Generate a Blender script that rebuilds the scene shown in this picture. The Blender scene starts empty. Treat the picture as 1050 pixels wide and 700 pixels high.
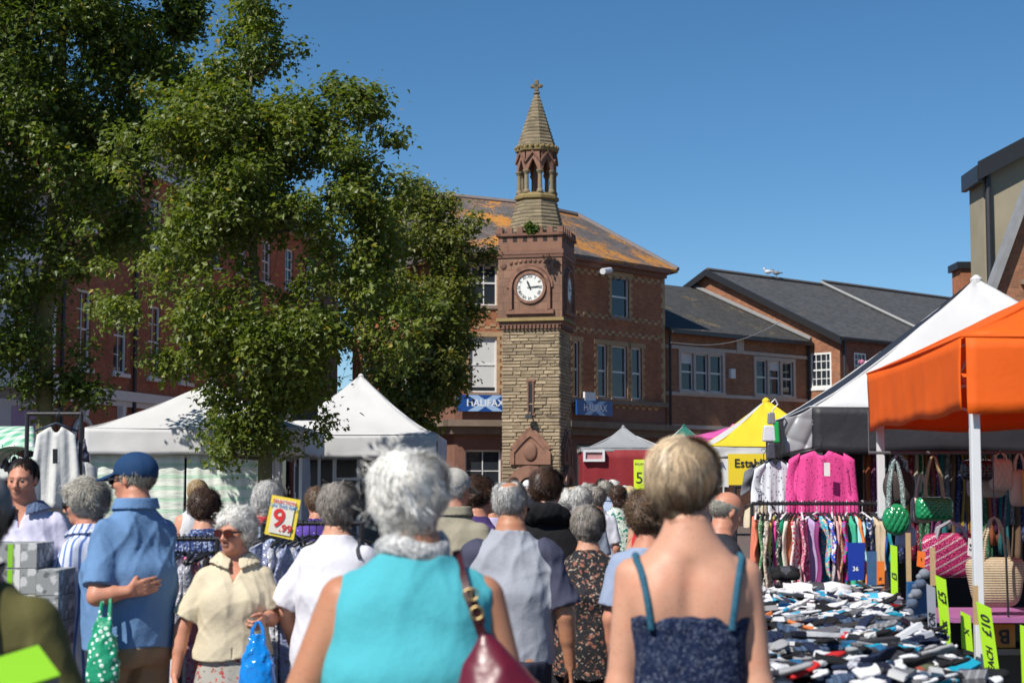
import bpy, math, random
import numpy as np
from mathutils import Vector, Matrix
random.seed(7); np.random.seed(7)
SC = bpy.context.scene
COL = SC.collection
PI = math.pi
F = 1750.0
PITCH = math.atan(150 / 1750)
EYE = 1.6

def P(px, py, Y):
    """world point at depth Y seen at photo coordinates (1050x700)"""
    xc = (px - 525) / F; yc = (350 - py) / F
    dy = math.cos(PITCH) - yc * math.sin(PITCH); dz = math.sin(PITCH) + yc * math.cos(PITCH)
    t = Y / dy
    return Vector((xc * t, Y, EYE + dz * t))

# ------------------------------------------------------------------ objects
W = {}
def tag(o, label=None, cat=None, group=None, kind=None):
    if label: o['label'] = label
    if cat: o['category'] = cat
    if group: o['group'] = group
    if kind: o['kind'] = kind
    return o
def thing(name, label, cat, loc=(0, 0, 0), rz=0, group=None):
    o = bpy.data.objects.new(name, None); COL.objects.link(o)
    o.empty_display_size = .2
    o.location = loc; o.rotation_euler = (0, 0, rz)
    W[o] = Matrix.Translation(Vector(loc)) @ Matrix.Rotation(rz, 4, 'Z')
    return tag(o, label, cat, group)
def mesh_obj(name, V, faces, mats, parent=None, loc=None, rz=0, uv=None, mi=None, tint=None, smooth=False, world=True, ptint=None):
    """V: (N,3) world coordinates (or local when world=False)"""
    V = np.asarray(V, dtype=np.float64).reshape(-1, 3)
    M = W[parent].copy() if parent is not None else Matrix.Identity(4)
    if loc is not None and parent is None:
        M = Matrix.Translation(Vector(loc)) @ Matrix.Rotation(rz, 4, 'Z')
    if world:
        Mi = np.array(M.inverted())
        V = V @ Mi[:3, :3].T + Mi[:3, 3]
    me = bpy.data.meshes.new(name)
    if isinstance(faces, np.ndarray):
        nf, k = faces.shape
        me.vertices.add(len(V)); me.vertices.foreach_set('co', V.astype(np.float32).ravel())
        me.loops.add(nf * k); me.loops.foreach_set('vertex_index', faces.astype(np.int32).ravel())
        me.polygons.add(nf); me.polygons.foreach_set('loop_start', np.arange(0, nf * k, k, dtype=np.int32))
        me.update(calc_edges=True)
    else:
        me.from_pydata([tuple(v) for v in V], [], faces)
        me.update()
    if not isinstance(mats, (list, tuple)): mats = [mats]
    for m in mats: me.materials.append(m)
    if mi is not None: me.polygons.foreach_set('material_index', np.asarray(mi, dtype=np.int32))
    if uv is not None:
        l = me.uv_layers.new(name='UVMap'); l.data.foreach_set('uv', np.asarray(uv, dtype=np.float32).ravel())
    if tint is not None:
        a = me.attributes.new('tint', 'FLOAT', 'FACE'); a.data.foreach_set('value', np.asarray(tint, dtype=np.float32))
    if ptint is not None:
        a = me.attributes.new('tint', 'FLOAT', 'POINT'); a.data.foreach_set('value', np.asarray(ptint, dtype=np.float32))
    if smooth: me.polygons.foreach_set('use_smooth', np.ones(len(me.polygons), dtype=bool))
    o = bpy.data.objects.new(name, me); COL.objects.link(o)
    if parent is not None: o.parent = parent; W[o] = W[parent]
    else: o.matrix_world = M; W[o] = M
    return o

class MB:
    def __init__(s): s.v = []; s.f = []; s.uv = []; s.m = []; s.t = []; s.M = Matrix.Identity(4); s.mi = 0; s.tn = 1.0
    def face(s, pts, uv=None):
        i = len(s.v); pts = [s.M @ Vector(p) for p in pts]
        s.v += pts; s.f.append(list(range(i, i + len(pts))))
        if uv is None:
            n = (pts[1] - pts[0]).cross(pts[2] - pts[0])
            if n.length < 1e-12: n = Vector((0, 0, 1))
            n.normalize()
            u = Vector((0, 0, 1)).cross(n)
            if u.length < .05: u = Vector((1, 0, 0))
            u.normalize(); w = n.cross(u)
            uv = [(p.dot(u), p.dot(w)) for p in pts]
        s.uv += [tuple(q) for q in uv]; s.m.append(s.mi); s.t.append(s.tn)
    def hexa(s, c):
        """c: 8 corners, bottom 4 ccw then top 4"""
        for q in ((3, 2, 1, 0), (4, 5, 6, 7), (0, 1, 5, 4), (1, 2, 6, 5), (2, 3, 7, 6), (3, 0, 4, 7)):
            s.face([c[i] for i in q])
        return s
    def box(s, x0, x1, y0, y1, z0, z1, taper=1.0):
        cx, cy = (x0 + x1) / 2, (y0 + y1) / 2
        b = [(x0, y0), (x1, y0), (x1, y1), (x0, y1)]
        return s.hexa([(x, y, z0) for x, y in b] + [(cx + (x - cx) * taper, cy + (y - cy) * taper, z1) for x, y in b])
    def rings(s, rings, cap=True, close=True):
        n = len(rings[0])
        for a, b in zip(rings, rings[1:]):
            for i in range(n if close else n - 1):
                j = (i + 1) % n
                s.face([a[i], a[j], b[j], b[i]])
        if cap:
            s.face(list(reversed(rings[0]))); s.face(rings[-1])
        return s
    def tube(s, pts, r, n=8, cap=True):
        pts = [Vector(p) for p in pts]
        if not isinstance(r, (list, tuple)): r = [r] * len(pts)
        rs = []
        prev = None
        for i, p in enumerate(pts):
            t = (pts[min(i + 1, len(pts) - 1)] - pts[max(i - 1, 0)])
            if t.length < 1e-9: t = Vector((0, 0, 1))
            t.normalize()
            if prev is None:
                a = t.cross(Vector((0, 0, 1)))
                if a.length < .1: a = t.cross(Vector((1, 0, 0)))
            else: a = prev - t * prev.dot(t)
            a.normalize(); b = t.cross(a); prev = a
            rs.append([p + (a * math.cos(2 * PI * k / n) + b * math.sin(2 * PI * k / n)) * r[i] for k in range(n)])
        return s.rings(rs, cap)
    def lathe(s, c, prof, n=16, ph=0, sx=1, sy=1):
        c = Vector(c)
        rs = [[c + Vector((math.cos(2 * PI * k / n + ph) * r * sx, math.sin(2 * PI * k / n + ph) * r * sy, z)) for k in range(n)] for r, z in prof]
        return s.rings(rs)
    def sphere(s, c, r, n=12, m=8):
        c = Vector(c); r = Vector(r) if not isinstance(r, (int, float)) else Vector((r, r, r))
        prof = []
        rs = []
        for i in range(m + 1):
            a = -PI / 2 + PI * i / m
            ca = max(math.cos(a), 1e-3)
            rs.append([c + Vector((r.x * ca * math.cos(2 * PI * k / n), r.y * ca * math.sin(2 * PI * k / n), r.z * math.sin(a))) for k in range(n)])
        return s.rings(rs)
    def build(s, name, mats, parent=None, smooth=False, loc=None, rz=0, bevel=0, world=True):
        o = mesh_obj(name, np.array([tuple(p) for p in s.v]) if s.v else np.zeros((0, 3)), s.f, mats, parent, loc, rz, s.uv, s.m, s.t, smooth, world)
        if smooth or bevel:
            import bmesh
            bm = bmesh.new(); bm.from_mesh(o.data)
            bmesh.ops.remove_doubles(bm, verts=bm.verts, dist=1e-5)
            bm.to_mesh(o.data); bm.free()
        if bevel:
            b = o.modifiers.new('bevel', 'BEVEL'); b.width = bevel; b.segments = 2; b.limit_method = 'ANGLE'
        return o

class Fr:
    """facade frame: u along the wall, z up, n outward"""
    def __init__(s, a, b):
        s.a = Vector((a[0], a[1], 0)); d = Vector((b[0] - a[0], b[1] - a[1], 0)); s.w = d.length; s.d = d.normalized(); s.n = Vector((s.d.y, -s.d.x, 0))
    def pt(s, u, z, n=0): return s.a + s.d * u + s.n * n + Vector((0, 0, z))
    def box(s, mb, u0, u1, z0, z1, n0, n1):
        return mb.hexa([s.pt(u0, z0, n1), s.pt(u1, z0, n1), s.pt(u1, z0, n0), s.pt(u0, z0, n0), s.pt(u0, z1, n1), s.pt(u1, z1, n1), s.pt(u1, z1, n0), s.pt(u0, z1, n0)])
    def wall(s, mb, u0, u1, z0, z1, ops=(), dep=.16, n=0):
        us = sorted(set([u0, u1] + [min(max(q, u0), u1) for o in ops for q in o[:2]])); zs = sorted(set([z0, z1] + [min(max(q, z0), z1) for o in ops for q in o[2:4]]))
        for i in range(len(us) - 1):
            for j in range(len(zs) - 1):
                cu, cz = (us[i] + us[i + 1]) / 2, (zs[j] + zs[j + 1]) / 2
                if any(o[0] < cu < o[1] and o[2] < cz < o[3] for o in ops): continue
                q = [(us[i], zs[j]), (us[i + 1], zs[j]), (us[i + 1], zs[j + 1]), (us[i], zs[j + 1])]
                mb.face([s.pt(a, b, n) for a, b in q], q)
        for o in ops:
            a, b, c, e = o[:4]
            for q in (((a, c), (a, e)), ((b, e), (b, c)), ((a, e), (b, e)), ((b, c), (a, c))):
                (ua, za), (ub, zb) = q
                mb.face([s.pt(ua, za, n), s.pt(ub, zb, n), s.pt(ub, zb, n - dep), s.pt(ua, za, n - dep)], [(ua, za), (ub, zb), (ub + dep, zb + .01), (ua + dep, za + .01)])
    def px(s, px, py=400):
        """u where the wall plane is seen at photo column px"""
        k = (px - 525) / F
        t0 = math.cos(PITCH) - (350 - py) / F * math.sin(PITCH)
        k = k / t0
        # (a.x + d.x u) = k (a.y + d.y u)
        return (k * s.a.y - s.a.x) / (s.d.x - k * s.d.y)
    def zz(s, px, py):
        u = s.px(px, py); Y = s.a.y + s.d.y * u
        return P(px, py, Y).z

# ------------------------------------------------------------------ materials
class NT:
    def __init__(s, name):
        s.m = bpy.data.materials.new(name); s.m.use_nodes = True
        s.t = s.m.node_tree; s.b = s.t.nodes['Principled BSDF']
    def n(s, typ, **kw):
        nd = s.t.nodes.new(typ)
        for k, v in kw.items():
            if k in nd.bl_rna.properties.keys(): setattr(nd, k, v)
        return nd
    def l(s, a, b): s.t.links.new(a, b)
    def math(s, op, a, b=None, clamp=False):
        nd = s.n('ShaderNodeMath'); nd.operation = op; nd.use_clamp = clamp
        for i, q in enumerate((a, b)):
            if q is None: continue
            if isinstance(q, (int, float)): nd.inputs[i].default_value = q
            else: s.l(q, nd.inputs[i])
        return nd.outputs[0]
    def mix(s, f, a, b, mode='MIX'):
        nd = s.n('ShaderNodeMix'); nd.data_type = 'RGBA'; nd.blend_type = mode
        for i, q in ((0, f), (6, a), (7, b)):
            if isinstance(q, (int, float)): nd.inputs[i].default_value = q
            elif isinstance(q, tuple): nd.inputs[i].default_value = (*q[:3], 1)
            else: s.l(q, nd.inputs[i])
        return nd.outputs[2]
    def co(s, kind='Object', scale=(1, 1, 1), rot=(0, 0, 0)):
        tc = s.n('ShaderNodeTexCoord'); mp = s.n('ShaderNodeMapping')
        mp.inputs['Scale'].default_value = scale; mp.inputs['Rotation'].default_value = rot
        s.l(tc.outputs[kind], mp.inputs[0]); return mp.outputs[0]
    def noise(s, co, sc=5, det=4, rough=.55, out=0):
        nd = s.n('ShaderNodeTexNoise'); nd.inputs['Scale'].default_value = sc; nd.inputs['Detail'].default_value = det; nd.inputs['Roughness'].default_value = rough
        s.l(co, nd.inputs['Vector']); return nd.outputs[out]
    def ramp(s, f, stops, interp='LINEAR'):
        nd = s.n('ShaderNodeValToRGB'); cr = nd.color_ramp; cr.interpolation = interp
        while len(cr.elements) < len(stops): cr.elements.new(.5)
        for e, (p, c) in zip(cr.elements, stops): e.position = p; e.color = (*c[:3], 1) if isinstance(c, tuple) else (c, c, c, 1)
        s.l(f, nd.inputs[0]); return nd.outputs[0]
    def attr(s, name='tint'):
        nd = s.n('ShaderNodeAttribute'); nd.attribute_name = name; return nd.outputs['Fac']
    def tinted(s, col):
        t = s.attr(); c = s.n('ShaderNodeCombineXYZ')
        for i in range(3): s.l(t, c.inputs[i])
        return s.mix(1.0, col, c.outputs[0], 'MULTIPLY')
    def bump(s, h, st=.3, dist=.01):
        nd = s.n('ShaderNodeBump'); nd.inputs['Strength'].default_value = st; nd.inputs['Distance'].default_value = dist
        s.l(h, nd.inputs['Height']); s.l(nd.outputs[0], s.b.inputs['Normal']); return nd
    def fin(s, col, rough=.6, metal=0, spec=None):
        if isinstance(col, tuple): s.b.inputs['Base Color'].default_value = (*col[:3], 1)
        else: s.l(col, s.b.inputs['Base Color'])
        if isinstance(rough, (int, float)): s.b.inputs['Roughness'].default_value = rough
        else: s.l(rough, s.b.inputs['Roughness'])
        s.b.inputs['Metallic'].default_value = metal
        if spec is not None: s.b.inputs['Specular IOR Level'].default_value = spec
        return s.m

def sc3(c, k): return tuple(min(1, x * k) for x in c)
_mc = {}
def plain(c, rough=.6, var=.15, sc=6, bump=.15, bsc=60, metal=0, tint=False, spec=None, dist=.004, trans=0):
    key = (c, rough, var, sc, bump, bsc, metal, tint, spec, dist, trans)
    if key in _mc: return _mc[key]
    t = NT('surface'); co = t.co()
    col = t.mix(t.noise(co, sc, 5), sc3(c, 1 - var), sc3(c, 1 + var))
    if tint: col = t.tinted(col)
    if bump: t.bump(t.noise(co, bsc, 3), bump, dist)
    if trans:
        m = t.fin(col, rough, metal, spec)
        tr = t.n('ShaderNodeBsdfTranslucent'); t.l(col, tr.inputs[0])
        mx = t.n('ShaderNodeMixShader'); mx.inputs[0].default_value = trans
        out = [q for q in t.t.nodes if q.type == 'OUTPUT_MATERIAL'][0]
        t.l(t.b.outputs[0], mx.inputs[1]); t.l(tr.outputs[0], mx.inputs[2]); t.l(mx.outputs[0], out.inputs[0])
    else: m = t.fin(col, rough, metal, spec)
    _mc[key] = m; return m

def brick(c1, c2, mortar, bw=.225, bh=.075, ms=.007, dirt=.35, bump=.4, rough=.85):
    t = NT('brickwork'); uv = t.n('ShaderNodeTexCoord').outputs['UV']
    b = t.n('ShaderNodeTexBrick'); t.l(uv, b.inputs['Vector'])
    b.inputs['Scale'].default_value = 1; b.inputs['Brick Width'].default_value = bw; b.inputs['Row Height'].default_value = bh
    b.inputs['Mortar Size'].default_value = ms; b.inputs['Mortar Smooth'].default_value = .2; b.inputs['Bias'].default_value = 0
    b.inputs['Color1'].default_value = (*c1, 1); b.inputs['Color2'].default_value = (*c2, 1); b.inputs['Mortar'].default_value = (*mortar, 1)
    ob = t.co()
    n1 = t.noise(ob, .7, 6, .65); n2 = t.noise(t.co(scale=(1, 1, .15)), 2.2, 5)
    col = t.mix(t.ramp(n1, [(.35, 0.0), (.7, 1.0)]), b.outputs[0], t.mix(1.0, b.outputs[0], sc3((1, .95, .9), 1 - dirt), 'MULTIPLY'))
    col = t.mix(t.math('MULTIPLY', t.ramp(n2, [(.5, 0.0), (.75, 1.0)]), .5), col, t.mix(1.0, col, (.55, .52, .5), 'MULTIPLY'))
    t.bump(t.math('ADD', t.math('MULTIPLY', b.outputs[1], -1), t.math('MULTIPLY', t.noise(ob, 30, 3), .6)), bump, .01)
    return t.fin(col, rough)

M = {}
M['brick_red'] = brick((.50, .17, .07), (.34, .115, .052), (.32, .22, .14))
M['brick_shaded'] = brick((.30, .09, .05), (.2, .06, .038), (.2, .14, .1), dirt=.2)  # hall brick for the street wall, its shade put into the colour
M['brick_left'] = brick((.52, .15, .065), (.36, .10, .05), (.22, .16, .12), dirt=.2)
M['brick_brown'] = brick((.41, .17, .088), (.28, .12, .062), (.26, .19, .13))
M['brick_orange'] = brick((.44, .18, .085), (.29, .11, .058), (.28, .2, .14))
M['red_stone'] = plain((.20, .095, .065), .85, .35, 3, .5, 25, dist=.02)
M['tan_brick'] = plain((.42, .28, .15), .85, .3, 8, .3, 40, tint=True)
M['sill_stone'] = plain((.27, .19, .135), .85, .3, 4, .3, 30)
M['white_paint'] = plain((.72, .72, .70), .45, .08, 8, .1, 40)
M['dark_glass'] = plain((.025, .032, .04), .06, .3, 1.5, 0, 40)
M['blind'] = plain((.6, .6, .58), .7, .06, 4, .1, 40)
M['black_metal'] = plain((.02, .02, .022), .4, .2, 8, .1, 80)
M['white_metal'] = plain((.66, .67, .68), .35, .06, 8, .05, 50)
M['pipe'] = plain((.03, .03, .035), .45, .2, 5, .1, 60)

def slate(base, lichen, amt, name='slate'):
    t = NT(name); uv = t.n('ShaderNodeTexCoord').outputs['UV']
    b = t.n('ShaderNodeTexBrick'); t.l(uv, b.inputs['Vector'])
    b.inputs['Scale'].default_value = 1; b.inputs['Brick Width'].default_value = .3; b.inputs['Row Height'].default_value = .2
    b.inputs['Mortar Size'].default_value = .012; b.inputs['Mortar Smooth'].default_value = .3
    b.inputs['Color1'].default_value = (*sc3(base, 1.25), 1); b.inputs['Color2'].default_value = (*sc3(base, .75), 1); b.inputs['Mortar'].default_value = (*sc3(base, .35), 1)
    ob = t.co()
    n1 = t.noise(ob, .42, 3, .6); n2 = t.noise(ob, 5.5, 5, .75)
    msk = t.math('ADD', t.math('MULTIPLY', n1, .65), t.math('MULTIPLY', n2, .5))
    msk = t.ramp(msk, [(.565 + .2 * (1 - amt) - .035, 0.0), (.60 + .2 * (1 - amt), 1.0)])
    lc = t.mix(t.noise(ob, 3, 4), lichen, sc3(lichen, .55))
    col = t.mix(t.math('MULTIPLY', msk, .94), b.outputs[0], lc)
    pale = t.ramp(t.noise(ob, 9, 4, .7), [(.58, 0.0), (.68, 1.0)])
    col = t.mix(t.math('MULTIPLY', pale, .35), col, (.3, .29, .25))
    t.bump(t.math('ADD', t.math('MULTIPLY', b.outputs[1], -1), t.noise(ob, 20, 3)), .5, .015)
    return t.fin(col, .8)
M['slate_lichen'] = slate((.115, .098, .092), (.60, .245, .03), .85)
M['slate_side'] = slate((.11, .095, .09), (.35, .15, .03), .3)
M['slate_dark'] = slate((.07, .07, .072), (.25, .16, .06), .12)

# ------------------------------------------------------------------ windows
def window(parent, fr, u0, u1, z0, z1, dep=.12, cols=1, rows=1, sash=True, fm=None, blind=0, glass=None, fw=.07, sill=True, sillm=None, silln=.07, head=False):
    fm = fm or M['white_paint']
    w = MB(); n0, n1 = -dep - .03, -dep + .05
    fr.box(w, u0, u0 + fw, z0, z1, n0, n1); fr.box(w, u1 - fw, u1, z0, z1, n0, n1)
    fr.box(w, u0 + fw, u1 - fw, z0, z0 + fw, n0, n1); fr.box(w, u0 + fw, u1 - fw, z1 - fw, z1, n0, n1)
    zm = (z0 + z1) / 2
    if sash: fr.box(w, u0 + fw, u1 - fw, zm - .035, zm + .035, n0, n1 - .01)
    for c in range(1, cols):
        u = u0 + (u1 - u0) * c / cols
        fr.box(w, u - .018, u + .018, z0 + fw, z1 - fw, n0 + .01, n1 - .022)
    for r in range(1, rows):
        z = z0 + (z1 - z0) * r / rows
        if sash and abs(z - zm) < .05: continue
        fr.box(w, u0 + fw, u1 - fw, z - .018, z + .018, n0 + .01, n1 - .025)
    o = w.build('window', fm, parent)
    g = MB(); g.face([fr.pt(u0 + fw, z0 + fw, -dep), fr.pt(u1 - fw, z0 + fw, -dep), fr.pt(u1 - fw, z1 - fw, -dep), fr.pt(u0 + fw, z1 - fw, -dep)])
    g.build('pane', glass or M['dark_glass'], o)
    if blind:
        g = MB(); fr.box(g, u0 + fw, u1 - fw, z1 - fw - (z1 - z0) * blind, z1 - fw - .003, -dep + .002, -dep + .012)
        g.build('blind', M['blind'], o)
    if sill:
        g = MB(); fr.box(g, u0 - .1, u1 + .1, z0 - .14, z0 - .002, -dep + .052, silln)
        g.build('sill', sillm or M['sill_stone'], o)
    return o

def roofpoly(mb, pts, th=.12):
    pts = [Vector(p) for p in pts]
    n = (pts[1] - pts[0]).cross(pts[2] - pts[0]).normalized()
    if n.z < 0: pts.reverse(); n = -n
    mb.face(pts)
    lo = [p - Vector((0, 0, th)) for p in pts]
    mb.face(list(reversed(lo)))
    k = len(pts)
    for i in range(k):
        j = (i + 1) % k
        mb.face([pts[i], lo[i], lo[j], pts[j]])

_fontmesh = {}
def text(parent, s, mat, origin, right, up, h, name='lettering', center=True, ext=.004, bold=0, top=None):
    """text built as a mesh, h = cap height"""
    cu = bpy.data.curves.new('t', 'FONT'); cu.body = s; cu.size = 1; cu.extrude = 0; cu.offset = bold; cu.resolution_u = 3
    cu.align_x = 'CENTER' if center else 'LEFT'; cu.align_y = 'CENTER'
    to = bpy.data.objects.new('t', cu); COL.objects.link(to)
    dg = bpy.context.evaluated_depsgraph_get(); me = bpy.data.meshes.new_from_object(to.evaluated_get(dg))
    bpy.data.objects.remove(to)
    V = np.array([v.co[:] for v in me.vertices]) if len(me.vertices) else np.zeros((0, 3))
    fs = [list(p.vertices) for p in me.polygons]
    r = Vector(right).normalized(); u = Vector(up).normalized(); n = r.cross(u); k = h / .7
    wv = [Vector(origin) + r * (v[0] * k) + u * (v[1] * k) + n * (ext) for v in V]
    if not wv: return None
    bpy.data.meshes.remove(me)
    return mesh_obj(name, np.array([tuple(p) for p in wv]), fs, mat, parent, top)
# ------------------------------------------------------------------ setting: ground
def ground_mat():
    t = NT('paving'); ob = t.co(rot=(0, 0, .3))
    b = t.n('ShaderNodeTexBrick'); t.l(ob, b.inputs['Vector'])
    b.inputs['Scale'].default_value = 1; b.inputs['Brick Width'].default_value = .2; b.inputs['Row Height'].default_value = .1; b.inputs['Mortar Size'].default_value = .005
    b.inputs['Color1'].default_value = (.20, .14, .115, 1); b.inputs['Color2'].default_value = (.15, .11, .095, 1); b.inputs['Mortar'].default_value = (.08, .07, .06, 1)
    c = t.mix(t.noise(ob, 1.5, 6, .7), b.outputs[0], t.mix(1.0, b.outputs[0], (.6, .6, .6), 'MULTIPLY'))
    t.bump(b.outputs[1], -.3, .005)
    return t.fin(c, .85)
g = MB(); g.face([(-900, -300, -.05), (900, -300, -.05), (900, 1500, -.05), (-900, 1500, -.05)])
tag(g.build('ground', plain((.13, .12, .10), .95, .3, .05)), kind='structure')
g = MB(); g.face([(-19, -8, 0), (30, -8, 0), (30, 100, 0), (-19, 100, 0)])
tag(g.build('pavement', ground_mat()), kind='structure')

# ------------------------------------------------------------------ bank building behind the tower
def bands(mb, fr, z, u0, u1, st=.23, h=.11, rows=2):
    """checker band of pale header bricks standing a little proud"""
    k = 0; u = u0
    while u < u1 - st * .5:
        for r in range(rows):
            if (k + r) % 2 == 0:
                mb.tn = random.uniform(.8, 1.15)
                fr.box(mb, u, min(u + st, u1), z + r * h, z + r * h + h, -.02, .022)
        u += st; k += 1
def quoin(mb, fr, u, z0, z1, side, w=.22, h=.15):
    z = z0; k = 0
    while z < z1 - .01:
        zz = min(z + h, z1); ww = w if k % 2 else w * .55
        mb.tn = random.uniform(.8, 1.15)
        a, b = (u - ww, u) if side < 0 else (u, u + ww)
        fr.box(mb, a, b, z, zz, -.03, .02)
        z += h; k += 1

bank = thing('bank_building', 'three storey red brick bank with orange lichen roof behind the clock tower', 'building', (2, 69, 0))
A0, A, B, C_ = (-7.5, 80), (-2.3, 68.4), (2.0, 69.2), (6.7, 74.5)
fl, fm_, fr_ = Fr(A0, A), Fr(A, B), Fr(B, C_)
EV = 11.05
mw = MB(); det = MB()
zt = 5.25
# left street side wall
ops = []
for k in range(4):
    u = 1.2 + k * 2.8
    ops += [(u, u + 1.1, 5.9, 8.0), (u, u + 1.1, 8.9, 10.3)]
fl.wall(mw, 0, fl.w, zt, EV, ops)
lops = list(ops)
def zat(fr, px, py): return fr.zz(px, py)
# front left
fu = lambda fr, px, py=330: fr.px(px, py)
L1 = (fu(fm_, 483, 290), fu(fm_, 509.5, 290), zat(fm_, 495, 313), zat(fm_, 495, 267))
L2 = (fu(fm_, 481, 370), fu(fm_, 509.5, 370), zat(fm_, 495, 402), zat(fm_, 495, 345))
fm_.wall(mw, 0, fm_.w, zt, EV, [L1, L2])
# right facade
R1 = (fu(fr_, 627, 305), fu(fr_, 645, 305), zat(fr_, 636, 325), zat(fr_, 636, 284))
R2 = [(fu(fr_, a, 380), fu(fr_, b, 380), zat(fr_, 636, 408), zat(fr_, 636, 355)) for a, b in ((613, 622.5), (627.5, 643), (648, 658))]
R3 = (fu(fr_, 589, 380), fu(fr_, 594, 380), zat(fr_, 592, 407), zat(fr_, 592, 350))
fr_.wall(mw, 0, fr_.w, zt, EV, [R1, R3] + R2)
mw.build('wall', M['brick_red'], bank)
for fr, w in ((fm_, L1), (fm_, L2), (fr_, R1), (fr_, R3), *[(fr_, q) for q in R2]):
    window(bank, fr, *w, blind=.88 if w is L2 else (0 if w is R1 else .0), fw=.06, cols=2 if w is L1 else 1)
for o in lops: window(bank, fl, *o)
for fr, w in ((fm_, L1), (fm_, L2), (fr_, R1), (fr_, R3), (fr_, R2[0]), (fr_, R2[1]), (fr_, R2[2])):
    quoin(det, fr, w[0], w[2], w[3], -1); quoin(det, fr, w[1], w[2], w[3], 1)
    det.tn = .95; fr.box(det, w[0] - .25, w[1] + .25, w[3], w[3] + .2, -.02, .028)
quoin(det, fr_, fr_.w, zt, EV - .3, -1, .3, .22); quoin(det, fr_, .0, zt, EV - .3, 1, .3, .22); quoin(det, fm_, .02, zt, EV - .3, 1, .3, .22)
for z in (EV - .62, zat(fr_, 635, 329), zat(fr_, 635, 345), zat(fr_, 660, 420)):
    bands(det, fr_, z, .3, fr_.w - .3); bands(det, fm_, z, .3, fm_.w)
det.build('pale_brick_dressing', M['tan_brick'], bank)
# cornice, eaves
cn = MB()
def along(fr, mb, z0, z1, n0, n1, ext=.0): fr.box(mb, -ext, fr.w + ext, z0, z1, n0, n1)
for fr, k in ((fl, 0), (fm_, 1), (fr_, 2)):
    q = .001 * k
    along(fr, cn, EV - .3 - q, EV - .12, -.2, .14); along(fr, cn, EV - .119, EV + .1 + q, -.2, .36)
cn.build('cornice', M['red_stone'], bank)
# ground floor: brown stone piers, fascia, arched window, canopy ledge
gf = MB()
arch = (fu(fm_, 477, 480), fu(fm_, 514, 480), .6, zat(fm_, 495, 461))
fm_.wall(gf, 0, fm_.w, 0, zt, [arch], .25)
fr_.wall(gf, 0, fr_.w, 0, zt, [(1.0, 2.6, .9, 3.4), (3.6, 5.2, .9, 3.4)], .25)
fl.wall(gf, 0, fl.w, 0, zt, [(2, 4, .9, 3.4), (6, 8, .9, 3.4)], .25)
gf.build('ground_floor_wall', M['red_stone'], bank)
window(bank, fm_, *arch, dep=.22, cols=2, sash=False, rows=3, fm=M['white_paint'])
for fr, o in ((fr_, (1.0, 2.6, .9, 3.4)), (fr_, (3.6, 5.2, .9, 3.4)), (fl, (2, 4, .9, 3.4)), (fl, (6, 8, .9, 3.4))): window(bank, fr, *o, dep=.22, sash=False, cols=2, fm=M['pipe'])
lg = MB()
for k, fr in enumerate((fl, fm_, fr_)):
    q = k * .003
    fr.box(lg, -.3, fr.w + .3, 4.05 - q, 4.3 + q, -.05, .62); fr.box(lg, -.2, fr.w + .2, 3.75 - q, 4.049 - q, -.05, .3)
    fr.box(lg, 0, fr.w, 5.1 - q, 5.28 + q, -.05, .18)
lg.build('ledge', plain((.2, .15, .11), .9, .35, 2, .3, 20), bank)
# roof
Rm = P(536, 209, 74.5); Rr = P(592, 221, 78); Rl = P(459, 201, 74.5); R0 = P(398, 205, 85)
def ev(p, out=.42): return Vector((p[0], p[1], EV + .1))
oA0 = fl.pt(-.3, EV + .1, .42); oA = Vector((-2.55, 67.95, EV + .1)); oB = Vector((2.15, 68.8, EV + .1)); oC = Vector((7.3, 74.65, EV + .1))
rf = MB(); roofpoly(rf, [oA, oB, Rm, Rl]); roofpoly(rf, [oB, oC, Rr, Rm]); rf.mi = 1
roofpoly(rf, [oA0, oA, Rl, R0]); bk = Vector((3.5, 84, EV + .1)); roofpoly(rf, [oC, bk, Rr]); roofpoly(rf, [bk, oA0, R0, Rl, Rm, Rr])
roof = rf.build('roof', [M['slate_lichen'], M['slate_side']], bank)
rd = MB()
for a, b in ((Rl, Rm), (Rm, Rr), (oA, Rl), (oC, Rr), (R0, Rl)):
    rd.tube([a + Vector((0, 0, .02)), b + Vector((0, 0, .02))], .13, 6)
rd.build('ridge_tiles', plain((.16, .13, .12), .85, .3, 5, .3, 20), roof)
# back walls
bw = MB()
Fr(C_, (3.2, 83)).wall(bw, 0, Fr(C_, (3.2, 83)).w, 0, EV); Fr((3.2, 83), A0).wall(bw, 0, Fr((3.2, 83), A0).w, 0, EV)
bw.build('rear_wall', M['brick_red'], bank)
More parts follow.
